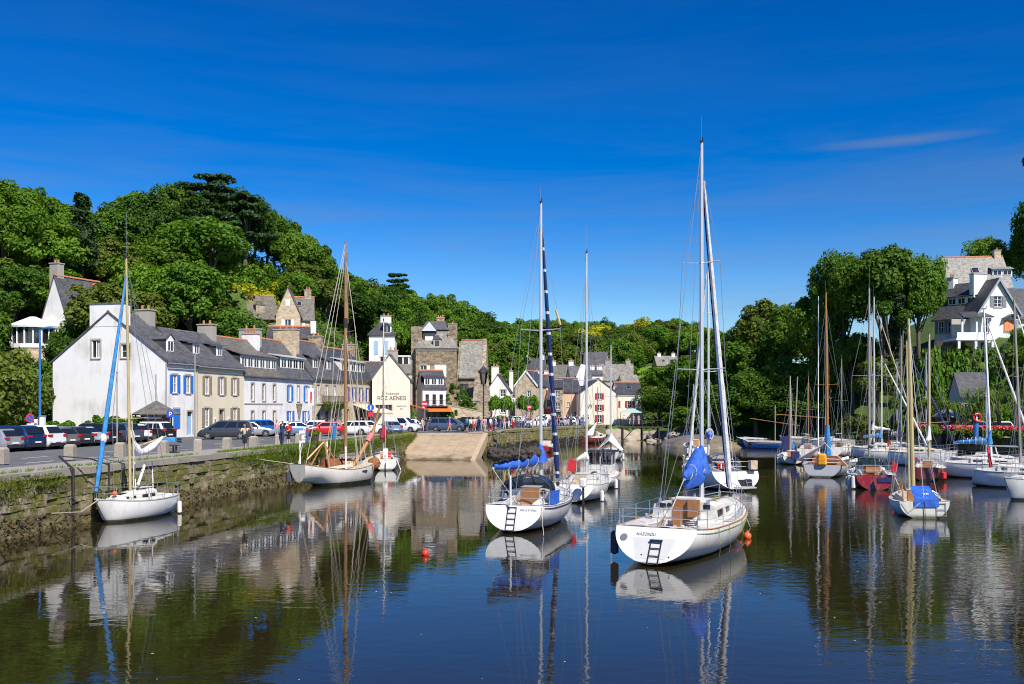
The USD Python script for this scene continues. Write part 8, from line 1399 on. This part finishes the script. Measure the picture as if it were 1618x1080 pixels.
def person(label, x, y, z, yaw, h=1.72, top='cloth_white', legs='cloth_denim', hair='hair_dark', skin='skin', stride=.0, arms=(.15, .15), bend=(.25, .25), short=False, skirt=False, sleeves=False, hat=None, carry=None, lean=0.0, cat='person'):
    "facing +x in its own frame; arms swing forward by the given angles"
    k = h / 1.75; o = thing('person', label, cat, (x, y, z), yaw); V = lambda *p: np.array(p, float)
    hip, ch, nk = V(0, 0, .95), V(.02 + lean * .25, 0, 1.30), V(.02 + lean * .42, 0, 1.47); hd = V(.05 + lean * .55, 0, 1.63); B, T, G, S = [], [], [], []
    B += limb([ch, nk, hd - [.01, 0, .06]], [.10, .056, .058]); B += [Manifold.sphere(.098, 14).scale([1.06, .84, 1.18]).translate(list(hd + [0, 0, .01]))]; B += limb([hd + [.09, 0, .0], hd + [.115, 0, -.02]], [.018, .016])
    for sg in (1, -1): B.append(Manifold.sphere(.024, 7).translate(list(hd + [-.01, sg * .085, 0])))
    tor = limb([hip + [0, 0, .03], V(.01 + lean * .1, 0, 1.1), ch], [.125, .118, .135]); sh = limb([ch + [0, .15, .08], ch + [0, -.15, .08]], [.07, .07]); T += tor + sh; B += limb([hip, ch], [.11, .12])
    for i, sg in enumerate((1, -1)):
        a = arms[i]; s0 = ch + [0, sg * .185, .1]; e = s0 + V(math.sin(a), sg * .10, -math.cos(a)) * .28; a2 = a + bend[i]; wr_ = e + V(math.sin(a2), sg * .02, -math.cos(a2)) * .25; d = unit(wr_ - e)
        B += limb([s0, e, wr_], [.05, .038, .028]); palm = wr_ + d * .07; B += limb([wr_, palm], [.026, .03]); side = unit(np.cross(d, [0, sg, 0]))
        for f, (off, ln_) in enumerate(((-.03, .065), (-.01, .078), (.011, .074), (.03, .058))): p0 = palm + side * off; p1 = p0 + d * ln_ * .55; p2 = p1 + unit(d + V(0, -sg * .5, 0)) * ln_ * .45; B += limb([p0, p1, p2], [.0095, .009, .008])
        th = wr_ + d * .03 + side * .03; B += limb([th, th + unit(d + side) * .05], [.011, .009]); T += limb([s0, lerp(s0, e, 1 if sleeves else .62)] + ([lerp(e, wr_, .9)] if sleeves else []), [.068, .052] + ([.042] if sleeves else []))
        st = stride * (1 if i == 0 else -1); hp = hip + [0, sg * .09, -.03]; kn = hp + V(math.sin(st + .06) * .42, 0, -math.cos(st) * .43); bk = st - (.5 * abs(stride) if st < 0 else .08 * abs(stride)) ; an_ = kn + V(math.sin(bk) * .41, 0, -math.cos(bk) * .41); an_[2] = max(an_[2], .075); B += limb([hp, kn, an_], [.088, .056, .038]); toe = an_ + V(.15, sg * .02, -.04); heel = an_ + V(-.05, 0, -.045)
        if not skirt: G += limb([hp + [0, 0, .03], kn] if short else [hp + [0, 0, .03], kn, lerp(kn, an_, .95)], [.108, .078] if short else [.108, .074, .056])
        S += [Manifold.batch_hull([Manifold.sphere(r, 8).translate(list(p)) for p, r in ((an_ + [0, 0, -.02], .045), (toe, .034), (heel, .036), (toe + [-.06, 0, .02], .042))])]; B += limb([an_, toe], [.03, .02])
    if skirt: G += [Manifold.batch_hull([Manifold.cylinder(.05, .15, .15, 12).translate([0, 0, .98]), Manifold.cylinder(.05, .24, .24, 12).translate([.02, 0, .55])])]
    else: G += limb([hip + [0, .07, 0], hip + [0, -.07, 0]], [.118, .118])
    U_ = lambda l: Manifold.batch_boolean(l, manifold3d.OpType.Add).scale([k, k, k])
    obj('body', MB().man(U_(B)), skin, o, smooth=60); obj('top', MB().man(U_(T)), top, o, smooth=60); obj('skirt' if skirt else 'shorts' if short else 'trousers', MB().man(U_(G)), legs, o, smooth=60)
    for s_ in S: obj('shoe', MB().man(s_.scale([k, k, k])), 'shoe_dark', o, smooth=60)
    hm = Manifold.sphere(.108, 12).scale([1.06, .9, 1.12]).translate(list(hd + [-.016, 0, .03])) - Manifold.cube([.3, .4, .22], True).translate(list(hd + [.165, 0, -.05])) - Manifold.cube([.4, .4, .2], True).translate(list(hd + [0, 0, -.19])); obj('hair', MB().man(hm.scale([k, k, k])), hair, o, smooth=60)
    for sg in (1, -1): obj('eye', MB().sphere((hd + [.092, sg * .034, .018]) * k, .011), 'hair_dark', o)
    obj('mouth', MB().box((hd + [.097, 0, -.055]) * k, (.01, .04, .008)), 'cloth_red', o)
    if hat: obj('hat', MB().tube([(hd + [-.01, 0, .085]) * k, (hd + [-.01, 0, .09]) * k, (hd + [-.01, 0, .091]) * k, (hd + [-.01, 0, .17]) * k], [.17, .17, .105, .09], 12), hat, o)
    if carry: obj('bag', MB().man(Manifold.batch_hull([Manifold.sphere(.05, 8).translate([a, b, c]) for a in (-.22, -.12) for b in (-.1, .1) for c in (1.02, 1.34)]).scale([k, k, k])), carry, o, smooth=50)
    return o
RD = math.radians
PE = [(387, 61.5, 2.5, RD(-95), 1.72, 'cloth_beige', 'cloth_black', dict(short=True, skin='skin_tan', arms=(.9, .8), bend=(1.4, 1.4), stride=.12), 'person in black shorts walking on the quay, arms folded before the chest'),
      (446, 69.5, 2.5, RD(60), 1.76, 'cloth_navy', 'cloth_navy', dict(sleeves=True, arms=(.2, .3), stride=.1), 'person in dark navy clothes standing beside one in red'),
      (456, 70.5, 2.5, RD(-120), 1.7, 'cloth_red', 'cloth_black', dict(short=True, arms=(.4, .2), bend=(.9, .3), hair='hair_fair', carry='cloth_red'), 'person in red top and dark shorts with a red bag'),
      (710, 107.8, 2.5, RD(20), 1.74, 'cloth_purple', 'cloth_orange', dict(short=True, stride=.3, arms=(.3, -.3)), 'person in purple top and orange shorts walking above the slipway'),
      (744, 110, 2.5, RD(-70), 1.7, 'cloth_white', 'cloth_black', dict(stride=.15), 'person in white top walking at the left of the crowd'), (749, 109, 2.5, RD(-60), 1.72, 'cloth_beige', 'cloth_red', dict(short=True, stride=.3), 'person in beige top and red shorts at the left of the crowd'),
      (757, 112, 2.5, RD(100), 1.76, 'cloth_grey', 'cloth_denim', dict(carry='cloth_navy'), 'person with a navy rucksack under the black lantern'), (766, 110.5, 2.5, RD(-100), 1.74, 'cloth_pink', 'cloth_beige', dict(short=True, arms=(.5, .4), hat='cloth_beige'), 'person in pink top and beige hat in the crowd'), (775, 112, 2.5, RD(-40), 1.7, 'cloth_white', 'cloth_red', dict(stride=.25), 'person in white top and long red trousers'),
      (780, 112.5, 2.5, RD(30), 1.75, 'cloth_navy', 'cloth_navy', dict(stride=.1), 'person in navy right of the red trousers'), (761, 114, 2.5, RD(180), 1.68, 'cloth_blue', 'cloth_grey', dict(), 'person in blue top behind the lantern'), (819, 128, 2.5, RD(90), 1.7, 'cloth_grey', 'cloth_denim', dict(), 'person in grey behind the dark furled bag'), (826, 130, 2.5, RD(-90), 1.74, 'cloth_white', 'cloth_navy', dict(stride=.2), 'person in white and navy near the quay edge behind the sloop'),
      (836, 131, 2.5, RD(0), 1.7, 'cloth_red', 'cloth_white', dict(skirt=True), 'person in red top and white skirt near the tall mast'), (842, 130, 2.5, RD(170), 1.72, 'cloth_beige', 'cloth_grey', dict(), 'person in beige beside the tall silver mast'), (897, 147, 2.5, RD(-80), 1.72, 'cloth_navy', 'cloth_beige', dict(short=True), 'person in navy top at the far quay'), (916, 150, 2.5, RD(40), 1.74, 'cloth_white', 'cloth_denim', dict(), 'person in white top before the cream gable'), (922, 151, 2.5, RD(-140), 1.68, 'cloth_grey', 'cloth_grey', dict(), 'person in grey before the cream gable'), (903, 149, 2.5, RD(120), 1.72, 'cloth_teal', 'cloth_navy', dict(), 'person in teal near the far blue car'),
      (657, 113, 2.41, RD(150), 1.74, 'cloth_white', 'cloth_navy', dict(stride=.3), 'person in white crossing beside the white van'), (667, 113.5, 2.41, RD(-30), 1.7, 'cloth_pink', 'cloth_beige', dict(short=True, stride=.2), 'person in pink by the cafe awning'), (674, 118, 2.41, RD(80), 1.72, 'cloth_black', 'cloth_denim', dict(), 'person in black under the red awning'), (679, 119, 2.41, RD(-80), 1.7, 'cloth_teal', 'cloth_navy', dict(), 'person in teal under the red awning'),
      (571, 108, 2.41, RD(-60), 1.74, 'cloth_red', 'cloth_navy', dict(), 'person in red near the orange spar'), (577, 109, 2.41, RD(-20), 1.7, 'cloth_pink', 'cloth_denim', dict(), 'person in pink near the orange spar'), (437, 90, 2.41, RD(-70), 1.7, 'cloth_pink', 'cloth_grey', dict(), 'person in pink behind the blue car'),
      (986, 161.2, 2.45, RD(-90), 1.7, 'cloth_white', 'cloth_navy', dict(), 'person in white at the left under the green canopy'), (1001, 161.0, 2.45, RD(200), 1.72, 'cloth_white', 'cloth_beige', dict(), 'person in white in the middle of the canopied terrace'), (1009, 161.2, 2.45, RD(-60), 1.68, 'cloth_grey', 'cloth_pink', dict(), 'person in grey at the right of the canopied terrace')]
for k_, (px, Y, lb, tp, lg) in enumerate(((783, 119, 'person in white at the left of the dark blue car', 'cloth_white', 'cloth_denim'), (790, 121, 'person in black at the quay edge beside the dark blue car', 'cloth_black', 'cloth_denim'), (797, 122, 'person in orange top at the quay edge behind the sloop', 'cloth_orange', 'cloth_beige'), (804, 124, 'person in pale blue behind the dark sail bundle', 'cloth_blue', 'cloth_white'), (811, 126, 'person in beige and red behind the dark sail bundle', 'cloth_beige', 'cloth_red'), (830, 133, 'person in purple left of the tall silver mast', 'cloth_purple', 'cloth_denim'), (848, 136, 'person in white top by the white car', 'cloth_white', 'cloth_grey'),
        (862, 139, 'person in navy between the two tall sails', 'cloth_navy', 'cloth_white'), (870, 140, 'person in pink right of the dark blue furled sail', 'cloth_pink', 'cloth_denim'), (883, 143, 'person in red before the white hatchback', 'cloth_red', 'cloth_navy'), (911, 148, 'person in black before the salmon house', 'cloth_black', 'cloth_grey'), (929, 152, 'person in purple before the cream gable', 'cloth_purple', 'cloth_beige'), (738, 113, 'person in teal behind the people carrier bonnet', 'cloth_teal', 'cloth_black'), (752, 115, 'person in grey at the back of the crowd by the lantern', 'cloth_grey', 'cloth_navy'), (995, 161.4, 'person in dark blue under the middle of the canopy', 'cloth_navy', 'cloth_beige'))): PE.append((px, Y, 2.5 if Y < 155 else 2.45, RD(k_ * 67 % 360), 1.66 + .012 * (k_ % 9), tp, lg, dict(stride=.05 + .04 * (k_ % 6), arms=(.1 + .07 * (k_ % 5), .3), short=k_ % 3 == 0), lb))
for i, (px, Y, z, yw, hh, tp, lg, kw, lb) in enumerate(PE): person(lb, wx(px, Y), Y, z, yw, hh, tp, lg, **{'hair': ('hair_dark', 'hair_brown', 'hair_grey', 'hair_fair')[i % 4], **kw})

# ---------------------------------------------------------------- street furniture
BOL = [(3, 47.0), (111, 51.0), (190, 54.0), (258, 57.2), (313, 60.2), (359, 63.2), (401, 66.4), (440, 70.0), (472, 73.4), (503, 77.0)]
BL = ['nearest square granite bollard at the left edge', 'granite bollard in front of the grey hatchback', 'granite bollard behind the pale mast', 'granite bollard beside the black bench', 'granite bollard at the foot of the tall grey post', 'granite bollard left of the person in black shorts', 'granite bollard right of the person in black shorts', 'granite bollard behind the couple', 'granite bollard beside the sandwich board', 'brownish bollard below the red car']
rs = np.random.RandomState(33)
for (px, Y), lb in zip(BOL, BL):
    o = thing('granite_bollard', lb, 'bollard', (wx(px, Y), Y, 2.5), rs.uniform(-.15, .3)); s = .255
    obj('shaft', MB().loft([[(a * k, b * k, z) for a, b in ((-s, -s), (s, -s), (s, s), (-s, s))] for z, k in ((-.05, 1.0), (.66, .94), (.72, .84))]), 'granite', o); obj('cap', MB().loft([[(a * k, b * k, z) for a, b in ((-s, -s), (s, -s), (s, s), (-s, s))] for z, k in ((.723, .82), (.77, .6))]), 'granite_lintel', o)
def post(name, label, cat, px, Y, h, r, m, z=2.41): 
    o = thing(name, label, cat, (wx(px, Y), Y, z)); obj('post', MB().tube([(0, 0, 0), (0, 0, h)], [r, r * .75], 8), m, o); return o
o = post('street_lamp', 'tall blue lamp post with blue head before the big leaved tree', 'street lamp', 63, 80, wz(521, 80) - 2.41, .11, 'post_blue'); hh = wz(521, 80) - 2.41; obj('arm', MB().tube([(0, 0, hh), (.7, 0, hh + .18)], .04, 6), 'post_blue', o); obj('lamp_head', MB().man(Manifold.batch_hull([Manifold.sphere(.09, 8).translate([.45, 0, hh + .16]), Manifold.sphere(.13, 8).translate([1.0, 0, hh + .2])])), 'post_blue', o)
o = post('street_lamp', 'grey street lamp rising from the trees behind the cream house roof', 'street lamp', 316, 124, wz(482, 124) - 8, .10, 'post_grey', 8.0); hh = wz(482, 124) - 8; obj('arm', MB().tube([(0, 0, hh), (-.3, 0, hh + .35), (-.8, 0, hh + .4)], .05, 6), 'post_grey', o); obj('lamp_head', MB().box((-.9, 0, hh + .38), (.5, .2, .12)), 'white_paint', o)
o = post('lamp_post', 'slim grey post with blue wall lamp arm between white and cream house', 'street lamp', 308, 63.5, wz(560, 63.5) - 2.5, .06, 'post_grey', 2.5); hh = wz(560, 63.5) - 2.5; obj('arm', MB().tube([(0, 0, hh), (.4, 0, hh + .12)], .03, 6), 'post_grey', o)
o = post('lamp_post', 'slim grey post behind the blue furled sail', 'post', 185, 55, wz(588, 55) - 2.5, .045, 'post_grey', 2.5); obj('cap', MB().sphere((0, 0, wz(588, 55) - 2.5), .06), 'post_grey', o)
o = post('lantern_post', 'old fashioned black lantern on a tall post among the crowd', 'street lamp', 764, 111, 5.6, .10, 'iron', 2.5)
obj('lantern_glass', MB().loft([[(r * math.cos(a), r * math.sin(a), z) for a in np.arange(6) * math.pi / 3] for r, z in ((.28, 5.6), (.5, 6.9))]), 'vinyl', o); obj('lantern_roof', MB().loft([[(r * math.cos(a), r * math.sin(a), z) for a in np.arange(6) * math.pi / 3] for r, z in ((.66, 6.9), (.62, 7.05), (.22, 7.45), (.05, 7.75))]), 'iron', o); obj('lantern_frame', MB().tube([(0, 0, 5.5), (0, 0, 5.62)], .33, 6), 'iron', o)
for a in np.arange(6) * math.pi / 3: obj('frame_bar', MB().tube([(.28 * math.cos(a), .28 * math.sin(a), 5.6), (.5 * math.cos(a), .5 * math.sin(a), 6.9)], .025, 4), 'iron', o)
for px, Y, lb in ((528, 80.5, 'blue service pillar on the quay right of the red car'),): 
    o = thing('service_pillar', lb, 'pillar', (wx(px, Y), Y, 2.5)); obj('column', MB().tube([(0, 0, 0), (0, 0, 1.35), (0, 0, 1.42)], [.2, .2, .17], 12), 'post_blue', o); obj('cap', MB().tube([(0, 0, 1.423), (0, 0, 1.5)], [.21, .12], 12), 'sign_blue', o)
o = thing('service_pillar', 'blue service pillar with red lifebuoy on the park path', 'pillar', (wx(1542, 88), 88, 2.41)); obj('column', MB().tube([(0, 0, 0), (0, 0, 1.5)], .23, 12), 'post_blue', o); obj('lifebuoy', MB().tube([(.34 * math.cos(a), -.28, 1.95 + .34 * math.sin(a)) for a in np.linspace(0, 6.28, 14)], .1, 6), 'sign_red', o); obj('holder', MB().bb(-.05, -.2, 1.5, .05, -.1, 2.3), 'white_paint', o)
o = thing('sandwich_board', 'white sandwich board with dark print on the quay beside the couple', 'sign', (wx(480, 73.5), 73.5, 2.5), .3); R1 = lambda a: np.array([[1, 0, 0], [0, math.cos(a), -math.sin(a)], [0, math.sin(a), math.cos(a)]])
obj('front_board', MB().box((0, -.18, .5), (.7, .03, 1.0), R=R1(-.2)), 'white_paint', o); obj('back_board', MB().box((0, .18, .5), (.7, .03, 1.0), R=R1(.2)), 'white_paint', o)
for dx_, dz, w_, h_ in ((-.08, .72, .3, .14), (.12, .5, .25, .12), (-.05, .28, .35, .1)): obj('print', MB().box(np.array([dx_, -.198 - .2 * (.5 - dz) * 1.0 - .004, dz]), (w_, .004, h_), R=R1(-.2)), 'shutter_grey', o)
o = thing('parking_sign', 'blue square parking sign on a post beside the brick kiosk', 'sign', (wx(269, 84), 84, 2.41)); obj('post', bar((0, 0, 0), (0, 0, 2.6), .035), 'post_grey', o); obj('plate', MB().bb(-.3, -.07, 2.0, .3, -.04, 2.6), 'sign_blue', o); lettering(o, 'P', .36, (-.12, -.085, 2.12), 'white_paint', name='letter')
o = thing('no_stopping_sign', 'round red and blue no parking sign on a post at the left', 'sign', (wx(48, 78), 78, 2.41)); obj('post', bar((0, 0, 0), (0, 0, 2.3), .035), 'post_grey', o); obj('rim', MB().tube([(0, -.05, 2.0), (0, -.09, 2.0)], .36, 20), 'sign_red', o); obj('disc', MB().tube([(0, -.07, 2.0), (0, -.1, 2.0)], .28, 20), 'sign_blue', o); obj('bar', MB().box((0, -.105, 2.0), (.56, .01, .08), R=np.array([[.7, 0, .7], [0, 1, 0], [-.7, 0, .7]])), 'sign_red', o); obj('sub_plate', MB().bb(-.25, -.08, 1.2, .25, -.05, 1.55), 'white_paint', o)
o = thing('notice_pillar', 'white notice pillar beside the blue lamp post', 'sign', (wx(67.5, 80), 80, 2.41)); obj('pillar', MB().bb(-.2, -.15, 0, .2, .15, 2.1), 'white_paint', o); obj('cap', MB().bb(-.23, -.18, 2.103, .23, .18, 2.2), 'zinc', o)
o = thing('bicycle_poster', 'black and white poster board left of the blue lamp post', 'sign', (wx(55, 80), 80, 2.41)); obj('board', MB().bb(-.3, -.04, .8, .25, 0, 1.9), 'white_paint', o); obj('leg', bar((-.25, -.02, 0), (-.25, -.02, .8), .03), 'post_grey', o); obj('leg', bar((.2, -.02, 0), (.2, -.02, .8), .03), 'post_grey', o)
for i, (a, b_) in enumerate(((-.2, 1.6), (.05, 1.4), (-.15, 1.15), (.1, .95))): obj('print', MB().bb(a - .1, -.046, b_, a + .15, -.0405, b_ + .14), 'cloth_black', o)
o = thing('flag_banner', 'tall white banner flag on a pole by the blue shuttered house', 'banner', (wx(497, 92), 92, 2.41)); hb = wz(612, 92) - 2.41; obj('pole', bar((0, 0, 0), (0, 0, hb), .03), 'post_grey', o); obj('banner', MB().bb(-.62, -.01, hb - 1.75, -.04, .01, hb - .05), 'cloth_white', o); obj('print', MB().bb(-.42, -.016, hb - 1.5, -.25, -.0105, hb - .4), 'sign_red', o)
o = thing('bench', 'black slatted bench beside a granite bollard on the quay', 'bench', (wx(276, 57.8), 57.8, 2.5), .5)
for y in (-.5, .5): obj('leg', MB().bb(-.22, y - .04, 0, .22, y + .04, .06).bb(-.05, y - .04, .06, .05, y + .04, .43), 'iron', o)
for k in range(4): obj('slat', MB().bb(-.24 + k * .12, -.75, .433, -.14 + k * .12, .75, .47), 'iron', o)
for k in range(2): obj('back_slat', MB().bb(.25, -.75, .62 + k * .15, .29, .75, .74 + k * .15), 'iron', o)
o = thing('blue_table', 'small table under a drooping blue cloth behind the granite bollard', 'table', (wx(265, 59.5), 59.5, 2.5), .2); obj('cloth', MB().loft([[(a * k, b * k * .7, z) for a, b in ((-.5, -.5), (.5, -.5), (.5, .5), (-.5, .5))] for k, z in ((1.0, .62), (.98, .82), (.8, .9))]), 'canvas_bright', o); obj('leg', bar((0, 0, 0), (0, 0, .62), .04), 'iron', o)
o = thing('round_sign', 'round blue direction sign on a post right of the orange spar', 'sign', (wx(586, 104), 104, 2.41)); obj('post', bar((0, 0, 0), (0, 0, 3.2), .04), 'post_grey', o); obj('disc', MB().tube([(0, -.05, 2.9), (0, -.09, 2.9)], .38, 18), 'sign_blue', o); obj('arrow', MB().bb(-.05, -.1, 2.65, .05, -.091, 3.1), 'white_paint', o); obj('sub_plate', MB().bb(-.3, -.08, 1.9, .3, -.05, 2.4), 'sign_red', o)
o = thing('flower_tub', 'brown flower tub by the quay under the red car', 'planter', (wx(497, 75.5), 75.5, 2.5)); obj('tub', MB().tube([(0, 0, 0), (0, 0, .5)], [.3, .36], 12), 'dark_wood', o); obj('plants', MB().add(*leaves(np.array([[0, 0, .7], [.15, .1, .75], [-.1, -.1, .65]]), np.array([.3, .25, .25]), 500, .12, rs, np.array([0, 0, 0.]))), 'leaf_olive', o)
o = thing('stop_sign', 'round red and white no entry sign by the cafe terrace', 'sign', (wx(671, 125), 125, 2.41)); obj('post', bar((0, 0, 0), (0, 0, 3.6), .04), 'post_grey', o); obj('disc', MB().tube([(0, -.05, 3.4), (0, -.09, 3.4)], .42, 18), 'sign_red', o); obj('bar', MB().bb(-.3, -.1, 3.32, .3, -.091, 3.48), 'white_paint', o)
o = thing('no_entry_sign', 'round red no entry sign beside the white delivery van', 'sign', (wx(836, 150), 150, 2.41)); obj('post', bar((0, 0, 0), (0, 0, 3.0), .04), 'post_grey', o); obj('disc', MB().tube([(0, -.05, 3.0), (0, -.09, 3.0)], .38, 18), 'sign_red', o); obj('bar', MB().bb(-.28, -.1, 2.93, .28, -.091, 3.07), 'white_paint', o)
o = thing('cafe_parasol', 'cream parasol in front of the cafe gable', 'parasol', (wx(606, 133), 133, 2.41)); obj('pole', bar((0, 0, 0), (0, 0, 2.7), .04), 'dark_wood', o); obj('canopy', MB().loft([[(r * math.cos(a), r * math.sin(a), z) for a in np.arange(8) * math.pi / 4] for r, z in ((1.7, 2.2), (1.68, 2.26), (.05, 2.85))]), 'awning_cream', o)
